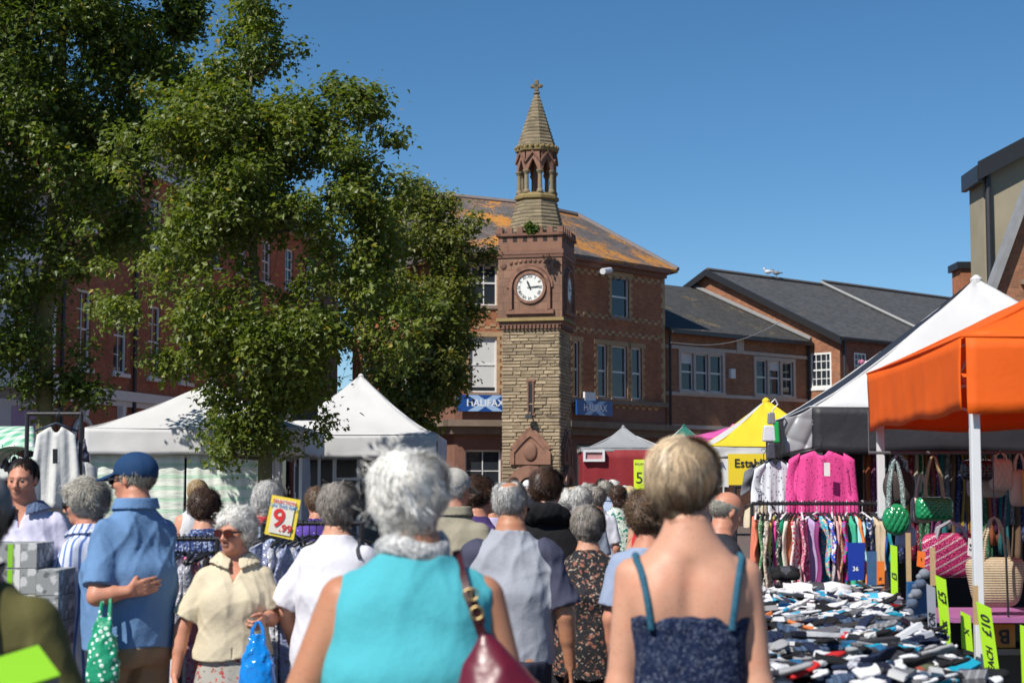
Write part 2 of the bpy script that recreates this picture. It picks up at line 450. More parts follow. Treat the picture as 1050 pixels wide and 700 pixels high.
# signs
M['sign_blue'] = plain((.012, .07, .28), .35, .05, 3, 0)
M['sign_white'] = plain((.75, .8, .86), .5, .04, 3, 0)
M['sign_pale'] = plain((.33, .48, .72), .5, .04, 3, 0)
for fr, a, b, y0, y1, lab in ((fm_, 468, 514, 405, 422, 'blue bank fascia sign left of the clock tower shaft'), (fr_, 586.5, 623, 411, 426, 'blue bank fascia sign right of the clock tower shaft')):
    u0, u1 = fu(fr, a, 414), fu(fr, b, 414); m_ = (a + b) / 2
    z0, z1 = zat(fr, m_, y1), zat(fr, m_, y0)
    sg = MB(); fr.box(sg, u0, u1, z0, z1, .19, .27)
    sr = thing('shop_sign', lab, 'sign', tuple(fr.pt(u0, 0, .2)))
    sb = sg.build('panel', M['sign_blue'], sr)
    cu = u0 + (u1 - u0) * (.62 if fr is fm_ else .5); cz = (z0 + z1) / 2; hh = (z1 - z0) / 2 * .96
    x = MB()
    for s in (-1, 1):
        pts = [(cu - s * .72, cz + hh), (cu - s * .3, cz + hh), (cu + s * .72, cz - hh), (cu + s * .3, cz - hh)]
        q = [fr.pt(u, z, .274 + .002 * (s + 1)) for u, z in pts]
        x.face(q if s < 0 else list(reversed(q)))
        for ss in (-1, 1): pass
    x.build('logo', M['sign_pale'], sb)
    text(sb, 'HALIFAX', M['sign_white'], fr.pt(cu, cz, .28), fr.d, (0, 0, 1), .27, bold=.02, ext=.003)
# small white plaque, alarm and camera on the wall
pq = MB(); fr_.box(pq, fu(fr_, 596, 408), fu(fr_, 607, 408), zat(fr_, 601, 411), zat(fr_, 601, 402), .1, .2)
tag(pq.build('plaque', M['white_metal'], loc=tuple(fr_.pt(1, 5.6, .1))), 'small white alarm plaque above the right hand blue bank sign', 'plaque')
cam_ = thing('security_camera', 'white security camera on bracket high on the brick bank wall', 'camera', tuple(fr_.pt(fu(fr_, 612, 280), 10, 0)))
uc = fu(fr_, 612, 280); zc = zat(fr_, 612, 279)
q = MB(); q.tube([fr_.pt(uc, zc, 0), fr_.pt(uc, zc + .05, .35), fr_.pt(uc - .1, zc, .6)], .05, 8); q.build('bracket', M['white_metal'], cam_)
q = MB(); q.tube([fr_.pt(uc - .55, zc - .08, .75), fr_.pt(uc + .25, zc + .06, .5)], .13, 10); q.build('housing', M['white_metal'], cam_)

# ------------------------------------------------------------------ brown brick terrace
dS = Vector((.73, .68, 0)).normalized(); dN = Vector((dS.y, -dS.x, 0)); dB = -dN   # street direction, outward, inward
Cp = Vector((6.75, 74.6, 0)); D = Cp + dS * 10.1
terr = thing('brick_terrace', 'two storey brown brick building with slate roof beside the bank', 'building', tuple(Cp))
f2 = Fr((Cp.x, Cp.y), (D.x, D.y)); EB = 8.55
def tri(a, b, y0, y1):
    n = 3; g = (b - a) / 3
    return [(fu(f2, a + g * k + 1.0, 385), fu(f2, a + g * (k + 1) - 1.0, 385), zat(f2, (a + b) / 2, y1), zat(f2, (a + b) / 2, y0)) for k in range(3)]
WT = tri(697, 741.5, 363, 401) + tri(774, 814, 370, 405)
mb = MB(); f2.wall(mb, 0, f2.w, 0, EB, WT, .14); mb.build('wall', M['brick_brown'], terr)
for i, w in enumerate(WT): window(terr, f2, *w, dep=.1, sash=True, fw=.05, sillm=M['white_paint'], blind=.25 if i in (0, 4) else 0, sill=False)
st = MB(); SS = plain((.30, .21, .17), .85, .2, 4, .2, 30)
for y0, y1 in ((356, 359.5), (403, 406.5), (436, 440)):
    z1, z0 = zat(f2, 719, y0), zat(f2, 719, y1)
    k = (z1 - z0); f2.box(st, 0, f2.w, z0, z1, -.03, .05)
z1 = zat(f2, 719, 362); 
for grp in (WT[:3], WT[3:]):
    a, b = grp[0][0] - .16, grp[2][1] + .16
    f2.box(st, a, b, grp[0][3], grp[0][3] + .16, -.03, .055)
    for k in range(3):
        if k < 2: f2.box(st, grp[k][1], grp[k + 1][0], grp[0][2], grp[0][3], -.03, .05)
    f2.box(st, a, grp[0][0], grp[0][2], grp[0][3], -.03, .052); f2.box(st, grp[2][1], b, grp[0][2], grp[0][3], -.03, .052)
    f2.box(st, a, b, grp[0][2] - .15, grp[0][2] - .002, -.03, .09)
u = fu(f2, 758, 355); f2.box(st, u - .25, u + .25, zat(f2, 758, 362), zat(f2, 758, 348), -.03, .08)
st.build('stone_band', plain((.5, .42, .36), .85, .2, 4, .2, 30), terr)
RB = 11.75
e0, e1 = f2.pt(-.1, EB, .35), f2.pt(f2.w - .02, EB, .35); r0, r1 = f2.pt(-.1, RB, -7), f2.pt(f2.w - .02, RB, -7); b0, b1 = f2.pt(-.1, EB, -14), f2.pt(f2.w - .02, EB, -14)
rf = MB(); roofpoly(rf, [e0, e1, r1, r0]); roofpoly(rf, [r0, r1, b1, b0]); rf.build('roof', slate((.05, .048, .046), (.30, .2, .07), .32), terr)
gt = MB(); f2.box(gt, 0, f2.w - .05, EB - .2, EB - .06, .3, .46); gt.build('gutter', M['pipe'], terr)
for px in (683.5, 826):
    u = fu(f2, px + 2, 400); q = MB(); q.tube([f2.pt(u, 0, .12), f2.pt(u, EB - .2, .12)], .06, 8); q.build('downpipe', M['pipe'], terr)
q = MB(); u = fu(f2, 749.5, 383); z = zat(f2, 749.5, 383); f2.box(q, u - .16, u + .16, z - .22, z + .22, 0, .14)
tag(q.build('alarm_box', M['white_metal'], loc=tuple(f2.pt(u, z, 0))), 'white burglar alarm box between the window groups of brown terrace', 'alarm box')

# ------------------------------------------------------------------ gabled brick building
Ef = D + dN * 1.9
hall = thing('gabled_hall', 'orange brick gabled building with dark slate roof and small paned windows', 'building', tuple(Ef))
f3 = Fr(tuple((D + dB * 13.9).xy), tuple(Ef.xy))       # gable wall, back-left to front-right
EG, AG = 8.6, 12.55
f4 = Fr(tuple(Ef.xy), tuple((Ef + dS * 24).xy))        # long street wall
mb = MB()
gw = (fu(f3, 831.5, 380), fu(f3, 852.5, 380), zat(f3, 842, 397), zat(f3, 842, 361.5))
f3.wall(mb, 0, f3.w, 0, EG, [gw], .1)
ua = f3.w - 7.9
mb.face([f3.pt(0, EG), f3.pt(f3.w, EG), f3.pt(ua, AG)], [(0, EG), (f3.w, EG), (ua, AG)])
mb.build('gable_wall', M['brick_orange'], hall)
window(hall, f3, *gw, dep=.05, cols=4, rows=4, fw=.09, silln=.05, sillm=M['white_paint'])
mb = MB()
hw = (fu(f4, 876, 375), fu(f4, 888, 375), zat(f4, 882, 388), zat(f4, 882, 362))
f4.wall(mb, 0, f4.w, 0, EG, [hw, (6, 7.4, hw[2], hw[3]), (11, 12.4, hw[2], hw[3])], .1)
mb.build('street_wall', M['brick_shaded'], hall)
for w in (hw, (6, 7.4, hw[2], hw[3]), (11, 12.4, hw[2], hw[3])): window(hall, f4, *w, dep=.05, cols=3, rows=4, silln=.05, sillm=M['white_paint'])
Apx = f3.pt(ua, AG, .25)
rf = MB()
def gl(p, t): return p + dS * t
fe = f4.pt(-.25, EG, .3) + dN * 0; be = f3.pt(-.2, EG, .25)
roofpoly(rf, [fe, gl(fe, 9.5), gl(Apx, 9.5), Apx]); roofpoly(rf, [be, gl(be, 25), gl(Apx, 25), Apx])
up = Vector((0, 0, .18))
roofpoly(rf, [gl(fe, 9.5) + up, gl(fe, 25) + up, gl(Apx, 25) + up, gl(Apx, 9.5) + up], .3)
rf.build('roof', M['slate_dark'], hall)
bb = MB()
for a, b, r in ((Apx, fe, .16), (Apx, be, .16)):
    dd = (b - a); k = [a + Vector((0, 0, .06)), b + Vector((0, 0, .06)), b - Vector((0, 0, .28)), a - Vector((0, 0, .28))]
    o = dS * -.14
    bb.hexa([k[3] + o, k[2] + o, k[2], k[3], k[0] + o, k[1] + o, k[1], k[0]])
bb.tube([fe, gl(fe, 24)], .08, 6)
bb.build('bargeboard', M['black_metal'], hall)
fl_ = MB(); LM = plain((.22, .22, .22), .5, .2, 6, .2, 30)
a, b = gl(Apx, 9.5) + up, gl(fe, 9.5) + up
fl_.tube([a, b], .09, 6)
s_, e_ = f2.pt(f2.w - .06, EB + .08, .3), f2.pt(f2.w - .06, RB + .05, -7)
fl_.hexa([s_ + Vector((0, 0, 0)), s_ + dS * -.15, e_ + dS * -.15, e_, s_ + Vector((0, 0, .16)), s_ + dS * -.15 + Vector((0, 0, .06)), e_ + dS * -.15 + Vector((0, 0, .06)), e_ + Vector((0, 0, .16))])
fl_.build('lead_flashing', LM, hall)
rt = MB(); rt.tube([Apx + Vector((0, 0, .05)), gl(Apx, 9.6) + Vector((0, 0, .05)), gl(Apx, 9.6) + up * 1.3, gl(Apx, 25) + up * 1.3], .1, 6); rt.build('ridge_tiles', plain((.1, .085, .08), .9), hall)
u = 0.2; q = MB(); q.tube([f4.pt(u, 0, .12), f4.pt(u, EG, .12)], .07, 8); q.build('downpipe', M['pipe'], hall)
# gulls on the ridge
for i, (t, s) in enumerate(((4.9, 'pale gull standing on the hall ridge, nearer the gable'), (5.6, 'grey gull standing on the hall ridge, farther from the gable'))):
    p = gl(Apx, t) + Vector((0, 0, .15)); q = MB()
    q.sphere(p + Vector((0, 0, .2)), (.2, .11, .11), 10, 6); q.sphere(p + Vector((-.2, 0, .36)), (.07, .06, .06), 8, 6); q.tube([p + Vector((-.15, 0, .22)), p + Vector((-.19, 0, .34))], .05, 6)
    q.tube([p + Vector((.1, 0, .22)), p + Vector((.35, 0, .2))], [.07, .02], 6); q.tube([p + Vector((-.25, 0, .36)), p + Vector((-.34, 0, .34))], [.02, .006], 5)
    q.tube([p + Vector((0, .03, -.08)), p + Vector((0, .03, .15))], .012, 5); q.tube([p + Vector((0, -.03, -.08)), p + Vector((0, -.03, .15))], .012, 5)
    tag(q.build('gull', plain((.55, .55, .55) if i == 0 else (.2, .2, .22), .7), smooth=True, loc=tuple(p)), s, 'bird', 'gulls on the roof ridge')
# pink bunting on the street wall
bt = thing('bunting', 'string of pink paper flowers strung in front of the hall window', 'bunting', tuple(f4.pt(.3, 6, .8)))
q = MB(); pts = [f4.pt(.1 + k * .33, zat(f4, 882, 372) - .25 * math.sin(k / 11 * PI) * .6 + .1, .9) for k in range(12)]
q.tube(pts, .02, 5); q.build('cord', M['black_metal'], bt)
for k in range(1, 11):
    q = MB(); c = pts[k]; q.sphere(c - Vector((0, 0, .12)), (.15, .1, .13), 8, 5); q.build('paper_flower', plain((.55, .18, .3) if k % 2 else (.6, .42, .5), .8), bt)
# cable across the street
q = MB(); a, b = P(688, 351, 72), P(800, 330, 80)
pts = [a.lerp(b, k / 12) - Vector((0, 0, .5 * math.sin(k / 12 * PI))) for k in range(13)]
q.tube(pts, .018, 5); tag(q.build('overhead_cable', plain((.25, .25, .25), .6), loc=tuple(a)), 'thin sagging cable strung in front of the brown terrace roof', 'cable')

# ------------------------------------------------------------------ right hand rendered building
tan_b = thing('rendered_building', 'tall tan rendered building with dark eaves at the right edge', 'building', (14, 50, 0))
f5 = Fr((P(1008, 200, 50).x, 50), (30, 49.9)); ft = Fr((f5.a.x, 62), (f5.a.x, 50))
x0 = f5.a.x; zE = P(1003, 168, 50).z; zR = zE + 4.2
mb = MB(); f5.wall(mb, 0, f5.w, 0, zE); 
mb.face([f5.pt(0, zE), f5.pt(16, zE), f5.pt(8, zR)]); ft.wall(mb, 10.5, 12, 0, zE)
mb.build('wall', plain((.30, .265, .185), .9, .22, .9, .3, 15), tan_b)
rf = MB(); a = f5.pt(-.22, zE - .1, .3); b = f5.pt(8, zR + .05, .3); c = f5.pt(8, zR + .05, -1.5); d = f5.pt(-.22, zE - .1, -1.0)
roofpoly(rf, [a, b, c, d], .28); e_ = f5.pt(16.4, zE - .1, .3); g_ = f5.pt(16.4, zE - .1, -1.5); roofpoly(rf, [b, e_, g_, c], .28)
rf.build('roof', M['slate_dark'], tan_b)
bbm = MB()
for p, q in ((a, b),):
    o = Vector((0, -.08, 0)); k = [p + Vector((0, 0, .1)), q + Vector((0, 0, .1)), q - Vector((0, 0, .45)), p - Vector((0, 0, .45))]
    bbm.hexa([k[3] + o, k[2] + o, k[2], k[3], k[0] + o, k[1] + o, k[1], k[0]])
f5.box(bbm, -.25, -.1, zE - .6, zE - .1, -1.5, .34)
bbm.build('bargeboard', M['black_metal'], tan_b)
q = MB(); q.tube([f5.pt(.12, 0, .1), f5.pt(.12, zE - .3, .1)], .09, 8); q.build('downpipe', M['pipe'], tan_b)
# low brick house with chimney behind it
hs = thing('brick_house', 'low brick house with square chimney beyond the black and white gazebo', 'house', (14.5, 58, 0))
cx0, cx1 = P(984, 280, 58).x, P(1003, 280, 58).x
mb = MB(); mb.box(cx0 - .05, cx1 + 4, 58, 64, 0, P(990, 335, 58).z); mb.build('wall', M['brick_red'], hs)
mb = MB(); mb.box(cx0, cx1 + .3, 57.9, 59, P(990, 335, 58).z, P(990, 276, 58).z); mb.build('chimney', M['brick_red'], hs)
mb = MB(); mb.box(cx0 - .12, cx1 + .42, 57.8, 59.1, P(990, 276, 58).z, P(990, 269, 58).z); mb.build('chimney_cap', M['black_metal'], hs)
# brick gable with lead-covered verge, nearer
sh = thing('lean_to', 'brick gable with steep grey metal verge in front of tan building', 'building', (13, 44, 0))
g0 = P(1012, 318, 44); g1 = P(1052, 208, 44); g2 = P(1130, 60, 44) * 1
sl = (g1 - g0)
mb = MB()
q0 = Vector((g0.x, 44, 0)); far = g0 + sl * 1.6
mb.face([(g0.x, 44, 0), (far.x + 3, 44, 0), (far.x + 3, 44, far.z), (far.x, 44, far.z), (g0.x, 44, g0.z)]); mb.face([(g0.x, 44, g0.z), (g0.x, 44.6, g0.z), (g0.x, 44.6, 0), (g0.x, 44, 0)])
mb.build('wall', M['brick_brown'], sh)
nn = Vector((-sl.z, 0, sl.x)).normalized()
mb = MB(); a, b = g0 - sl * .05, far
mb.hexa([a - Vector((0, .25, 0)), b - Vector((0, .25, 0)), b + Vector((0, .35, 0)), a + Vector((0, .35, 0)), a + nn * .16 - Vector((0, .25, 0)), b + nn * .16 - Vector((0, .25, 0)), b + nn * .16 + Vector((0, .35, 0)), a + nn * .16 + Vector((0, .35, 0))])
mb.build('verge', plain((.25, .25, .25), .5, .35, 3, .3, 12), sh)
mb = MB()
for k in range(5):
    c = g0 + sl * (.15 + .2 * k) + Vector((.5, -.12, -.2)); mb.box(c.x, c.x + .5, 43.85, 43.98, c.z - .12, c.z)
mb.build('bracket', M['sill_stone'], sh)

# ------------------------------------------------------------------ left street building (long brick, white sashes)
lb = thing('brick_hotel', 'long dark red brick building with white sash windows behind the trees', 'building', (-15, 59, 0))
a_, b_ = Vector((-15.4, 57.35, 0)), Vector((-8.7, 84.9, 0)); fL = Fr(tuple(a_.xy), tuple(b_.xy))
ops = []; EL = 13.6
for px in (85.5, 123.5, 159.5):
    ops.append((fu(fL, px - 7.5, 340), fu(fL, px + 7.5, 340), 5.95, 8.45)); 
u3 = [o[0] for o in ops]; step = (u3[2] - u3[0]) / 2; wW = 1.05
ops = [(u3[0] + step * k, u3[0] + step * k + wW, 5.75, 8.5) for k in range(-0, 9)]
ops += [(o[0], o[1], 10.7, 12.6) for o in ops[:]]
ops = [o for o in ops if o[1] < fL.w - .3 and o[0] > .2]
gd = [(u3[0] + step * k - .05, u3[0] + step * k + 1.1, .8, 3.3) for k in range(9) if u3[0] + step * k + 1.1 < fL.w]
mb = MB(); fL.wall(mb, 0, fL.w, 0, EL, ops + gd, .16)
Fr(tuple((a_ + Vector((-12, 3, 0))).xy), tuple(a_.xy)).wall(mb, 0, 12.3, 0, EL); Fr(tuple(b_.xy), tuple((b_ + Vector((-12, 3, 0))).xy)).wall(mb, 0, 12.3, 0, EL)
mb.build('wall', M['brick_left'], lb)
for o in ops: window(lb, fL, *o, dep=.12, cols=2, rows=4, fw=.09, sillm=M['white_paint'], silln=.14)
RD = plain((.30, .03, .02), .45)
for o in gd: window(lb, fL, *o, dep=.14, cols=1, rows=1, sash=False, fm=M['pipe'], sillm=M['white_paint'])
mb = MB(); fL.box(mb, 0, fL.w, 4.75, 5.1, -.02, .22); fL.box(mb, 0, fL.w, 4.55, 4.749, -.02, .1); fL.box(mb, 0, fL.w, EL - .3, EL, -.02, .4)
for o in gd:                                   # arch hoods and keystones
    c = (o[0] + o[1]) / 2
    pts = [fL.pt(c + math.cos(a) * .68, 3.3 + math.sin(a) * .68, .08) for a in np.linspace(0, PI, 11)]
    mb.tube(pts, .1, 6); mb.hexa([fL.pt(c - .1, 3.95, .2), fL.pt(c + .1, 3.95, .2), fL.pt(c + .1, 3.95, 0), fL.pt(c - .1, 3.95, 0), fL.pt(c - .16, 4.55, .24), fL.pt(c + .16, 4.55, .24), fL.pt(c + .16, 4.55, 0), fL.pt(c - .16, 4.55, 0)])
mb.build('string_course', M['white_paint'], lb)
mb = MB()
for o in gd:
    c = (o[0] + o[1]) / 2; n = 10
    mb.face([fL.pt(c + math.cos(a) * .6, 3.3 + math.sin(a) * .6, .03) for a in np.linspace(0, PI, n)]); 
mb.build('red_arch_panel', RD, lb)
rf = MB(); roofpoly(rf, [fL.pt(-.2, EL, .4), fL.pt(fL.w + .2, EL, .4), fL.pt(fL.w + .2, EL + 3.6, -5), fL.pt(-.2, EL + 3.6, -5)]); roofpoly(rf, [fL.pt(-.2, EL, -10.4), fL.pt(fL.w + .2, EL, -10.4), fL.pt(fL.w + .2, EL + 3.6, -5), fL.pt(-.2, EL + 3.6, -5)])
rf.build('roof', slate((.12, .10, .11), (.3, .2, .1), .15), lb)
for u in (.25, 5.7):
    q = MB(); q.tube([fL.pt(u, 0, .14), fL.pt(u, EL - .3, .14)], .08, 8); q.build('downpipe', M['pipe'], lb)
# bay-fronted shop at far left
sp = thing('bay_front_shop', 'grey painted shop building with tall bay window at far left', 'building', (-18, 54, 0))
c_ = a_ - fL.d * 9; fS = Fr(tuple(c_.xy), tuple((a_ - fL.d * .05).xy))
mb = MB(); fS.wall(mb, 0, fS.w, 3.9, 11.5, [(fS.w - 1.3 - 2.6, fS.w - 1.3, 5.5, 8.8)]); fS.wall(mb, 0, fS.w, 0, 3.9, [(.8, fS.w - .8, .6, 2.9)], .3)
Fr(tuple((c_ + Vector((-9, 3, 0))).xy), tuple(c_.xy)).wall(mb, 0, 9.4, 0, 11.5)
mb.build('wall', plain((.33, .33, .33), .8, .15, 2, .2, 20), sp)
ub = fS.w - 3.9
mb = MB()
for (ua_, ub_) in ((0, .12), (.84, .94), (1.66, 1.76), (2.48, 2.6)):
    fS.box(mb, ub + ua_, ub + ub_, 5.0, 9.0, .02, .75)
fS.box(mb, ub - .1, ub + 2.7, 4.75, 5.3, .02, .85); fS.box(mb, ub - .1, ub + 2.7, 8.8, 9.15, .02, .85); fS.box(mb, ub + .02, ub + 2.58, 7.0, 7.1, .3, .7)
bay = mb.build('bay_window', M['white_paint'], sp)
mb = MB(); fS.box(mb, ub + .05, ub + 2.55, 5.31, 8.79, .1, .6); mb.build('pane', M['dark_glass'], bay)
mb = MB(); fS.box(mb, ub + .2, ub + 1.0, 5.35, 8.2, .605, .61); fS.box(mb, ub + 1.7, ub + 2.4, 5.35, 8.2, .605, .61); mb.build('curtain', M['blind'], bay)
window(sp, fS, .8, fS.w - .8, .6, 2.9, dep=.25, cols=3, sash=False, fm=M['pipe'])
mb = MB(); fS.box(mb, ub - .6, ub + 3.4, 3.25, 4.4, .02, .3); sgn = mb.build('fascia', plain((.5, .49, .5), .6), sp)
mb = MB(); fS.box(mb, ub + .7, ub + 2.5, 3.45, 4.2, .3, .32); mb.build('poster', plain((.35, .24, .38), .7), sgn)
rf = MB(); roofpoly(rf, [fS.pt(0, 11.5, .4), fS.pt(fS.w, 11.5, .4), fS.pt(fS.w, 15.5, -5), fS.pt(0, 15.5, -5)]); roofpoly(rf, [fS.pt(0, 11.5, -10), fS.pt(fS.w, 11.5, -10), fS.pt(fS.w, 15.5, -5), fS.pt(0, 15.5, -5)]); rf.build('roof', slate((.15, .14, .15), (.3, .2, .1), .1), sp)
mb = MB(); c = fS.pt(6.5, 14, -4.5); mb.box(c.x - .6, c.x + .6, c.y - .5, c.y + .5, 13, 17.5); mb.build('chimney', M['brick_left'], sp)
# ------------------------------------------------------------------ clock tower
TY = 62.5; TC = P(544.3, 420, TY)
Wsh = 2.16; psi = math.radians(13)
tw = thing('clock_tower', 'stone clock tower with open lantern, stone spire and cross finial', 'clock tower', (0, 0, 0))
R_ = Matrix.Rotation(-psi, 4, 'Z')
frontc = Vector((TC.x, TY, 0))
cen = frontc + (R_ @ Vector((0, Wsh / 2, 0)))
TM = Matrix.Translation(cen) @ R_
tw.location = cen; tw.rotation_euler = (0, 0, -psi); W[tw] = TM.copy()
def z_(y): return P(545, y, TY if y > 240 else TY + 1.0).z
def TB():
    m = MB(); m.M = TM.copy(); return m
def stone_mat(c, var=.3, st=.5):
    t = NT('stone'); ob = t.co()
    col = t.mix(t.noise(ob, 2.2, 6, .7), sc3(c, 1 - var), sc3(c, 1 + var))
    col = t.mix(t.ramp(t.noise(ob, .8, 5, .7), [(.5, 0.0), (.7, .6)]), col, sc3(c, .5))
    col = t.tinted(col); t.bump(t.noise(ob, 14, 5, .7), st, .03)
    return t.fin(col, .9)
M['ashlar'] = stone_mat((.35, .275, .18), .25); M['ashlar_dull'] = stone_mat((.23, .185, .115)); M['sandstone'] = stone_mat((.25, .13, .088), .35, .35)
M['lichen_stone'] = stone_mat((.25, .185, .075), .5)
h = Wsh / 2
zs0 = 0.0; zs1 = z_(336)
m = TB(); m.tn = .5; m.box(-h + .03, h - .03, -h + .03, h - .03, 0, zs1)
z = .0
rng = random.Random(3)
while z < zs1 - .02:
    hh = rng.choice((.105, .12, .135, .15)); z1 = min(z + hh, zs1)
    for side in range(4):
        rot = Matrix.Rotation(side * PI / 2, 4, 'Z'); m.M = TM @ rot
        u = -h
        while u < h - .01:
            ww = rng.choice((.3, .42, .55, .7)); u1 = min(u + ww, h)
            if h - u1 < .15: u1 = h
            zc = (z + z1) / 2; uc = (u + u1) / 2
            if side == 0 and ((abs(uc) < .10 and z_(424) < zc < z_(391))): u = u1; continue
            m.tn = rng.uniform(.84, 1.14) if rng.random() > .08 else rng.uniform(.62, .75)
            if zc < z_(470): m.tn *= .85
            d = rng.uniform(.0, .02); g_ = .006
            # rock-faced block: chamfered front
            y0 = -h + .03; y1 = -h - d
            q = [(u + g_, y0, z + g_), (u1 - g_, y0, z + g_), (u1 - g_, y0, z1 - g_), (u + g_, y0, z1 - g_)]
            e = .022
            r2 = [(u + g_ + e, y1 + rng.uniform(-.015, .015), z + g_ + e), (u1 - g_ - e, y1 + rng.uniform(-.015, .015), z + g_ + e), (u1 - g_ - e, y1 + rng.uniform(-.015, .015), z1 - g_ - e), (u + g_ + e, y1 + rng.uniform(-.015, .015), z1 - g_ - e)]
            m.face(r2)
            for i in range(4): m.face([q[i], q[(i + 1) % 4], r2[(i + 1) % 4], r2[i]])
            u = u1
    z = z1
m.M = TM
m.build('shaft', M['ashlar'], tw)
# plinth
m = TB(); m.tn = .8; m.box(-h - .25, h + .25, -h - .25, h + .25, 0, 1.2, .98); m.box(-h - .12, h + .12, -h - .12, h + .12, 1.2, 1.5, .93); m.build('plinth', M['sandstone'], tw)
# slit window + floodlight
m = TB(); m.box(-.07, .07, -h - .02, -h + .04, z_(423), z_(393)); m.build('slit_window', M['black_metal'], tw)
m = TB(); m.tn = .9
for s in (-1, 1): m.box(s * .095 - .02, s * .095 + .02, -h - .06, -h + .04, z_(424), z_(391))
m.box(-.17, .17, -h - .05, -h + .04, z_(391), z_(388.5)); m.box(-.17, .17, -h - .06, -h + .04, z_(426), z_(424)); m.build('slit_surround', M['sandstone'], tw)
m = TB(); m.tube([(0, -h, z_(424)), (0, -h - .25, z_(425))], .03, 6); m.box(-.13, .13, -h - .42, -h - .2, z_(429), z_(424.5), .8); m.build('floodlight', M['black_metal'], tw)
# pointed niche with shield, and round fountain arch below
def arch_ring(m, cx, zb, pts_in, pts_out, y0, y1):
    n = len(pts_in)
    for i in range(n - 1):
        a, b, c, d = pts_in[i], pts_in[i + 1], pts_out[i + 1], pts_out[i]
        q = [(cx + p[0], y1, zb + p[1]) for p in (a, b, c, d)]; r = [(cx + p[0], y0, zb + p[1]) for p in (a, b, c, d)]
        m.tn = random.uniform(.75, 1.15)
        m.face([q[3], q[2], q[1], q[0]]); m.face([q[2], q[3], r[3], r[2]]); m.face([q[0], q[1], r[1], r[0]]); m.face([q[1], q[2], r[2], r[1]]); m.face([q[3], q[0], r[0], r[3]])
def gothic(w, sp, ap, n=7):
    """pointed outline: from (-w,0) up to sp then to apex then down"""
    L = [(-w, 0), (-w, sp * .5), (-w, sp)]
    for k in range(1, n + 1):
        t = k / n; L.append((-w * (1 - t) ** .82 if t < 1 else 0, sp + (ap - sp) * t))
    return L + [(-x, z) for x, z in reversed(L[:-1])]
zb = z_(498); 
for side in (0, 1):
    for_M = TM @ Matrix.Rotation(side * PI / 2, 4, 'Z')
    m = MB(); m.M = for_M
    zn = z_(476); ap = z_(447) - zn
    gi = gothic(.60, ap * .42, ap); go = gothic(.76, ap * .42, ap + .2)
    m.tn = .95; m.face([(x, -h - .07, zn + zz) for x, zz in gi]); arch_ring(m, 0, zn, gi, go, -h, -h - .13)
    gi2 = gothic(.74, ap * .42, ap + .18); go2 = gothic(.9, ap * .42, ap + .36); arch_ring(m, 0, zn, gi2[3:-3], go2[3:-3], -h, -h - .06)
    # round arch
    cz = z_(500); r1, r2 = .42, .86
    A_ = np.linspace(0, PI, 13); pi_ = [(-math.cos(a) * r1, math.sin(a) * r1 * .95) for a in A_]; po = [(-math.cos(a) * r2, math.sin(a) * r2 * .95) for a in A_]
    arch_ring(m, 0, cz, pi_, po, -h, -h - .2); m.tn = .95
    m.box(-r2, -r1, -h - .2, -h, 1.5, cz); m.box(r1, r2, -h - .2, -h, 1.5, cz); m.box(-1.15, -.86, -h - .1, -h, 1.5, cz + .15); m.box(.86, 1.12, -h - .1, -h, 1.5, cz + .15)
    nm = m.build('fountain_niche', M['sandstone'], tw)
    m = MB(); m.M = for_M; m.face([(x, -h - .06, cz + zz) for x, zz in pi_]); m.face([(-r1, -h - .055, 1.5), (r1, -h - .055, 1.5), (r1, -h - .055, cz), (-r1, -h - .055, cz)]); m.build('recess_shade', plain((.02, .018, .015), .9), nm)  # flat near-black panel paints the shade inside the arch, nothing is hollowed
    m = MB(); m.M = for_M; m.tn = .85; m.sphere((0, -h - .09, zn + ap * .45), (.26, .09, .34), 14, 8); m.build('shield', M['sandstone'], nm, smooth=True)
# cornice above shaft
m = TB(); zc0, zc1 = z_(337), z_(326); k = h + .1
m.tn = .9; m.box(-h - .04, h + .04, -h - .04, h + .04, zc0, zc0 + .14); m.box(-k, k, -k, k, zc0 + .141, zc1 - .12); m.tn = .7
for s in range(4):
    m.M = TM @ Matrix.Rotation(s * PI / 2, 4, 'Z')
    for i in range(15): u = -h + .07 + i * (2 * h - .14) / 14; m.box(u - .045, u + .045, -k - .01, -h - .041, zc0 + .0, zc0 + .139)
m.M = TM; m.mi = 1; m.tn = 1.0; m.box(-k - .1, k + .1, -k - .1, k + .1, zc1 - .119, zc1 + .0, .98)
m.build('cornice', [M['sandstone'], M['lichen_stone']], tw)
# clock stage
hc = 1.2; zk0, zk1 = zc1, z_(261)
def sbrick():
    t = NT('stone'); uv = t.n('ShaderNodeTexCoord').outputs['UV']; b = t.n('ShaderNodeTexBrick'); t.l(uv, b.inputs[0]); b.inputs['Scale'].default_value = 1
    b.inputs['Brick Width'].default_value = .6; b.inputs['Row Height'].default_value = .3; b.inputs['Mortar Size'].default_value = .008
    b.inputs['Color1'].default_value = (.27, .155, .10, 1); b.inputs['Color2'].default_value = (.22, .12, .08, 1); b.inputs['Mortar'].default_value = (.09, .05, .04, 1)
    ob = t.co(); c = t.mix(t.ramp(t.noise(ob, 1.3, 6, .7), [(.4, 0.0), (.75, .8)]), b.outputs[0], (.10, .06, .045)); t.bump(t.noise(ob, 14, 5, .7), .4, .02); return t.fin(c, .9)
M['red_ashlar'] = sbrick()
m = TB(); m.box(-hc, hc, -hc, hc, zk0, zk1); m.build('clock_stage', M['red_ashlar'], tw)
zclk = z_(295); CR = .5
NUM = ['XII', 'I', 'II', 'III', 'IIII', 'V', 'VI', 'VII', 'VIII', 'IX', 'X', 'XI']
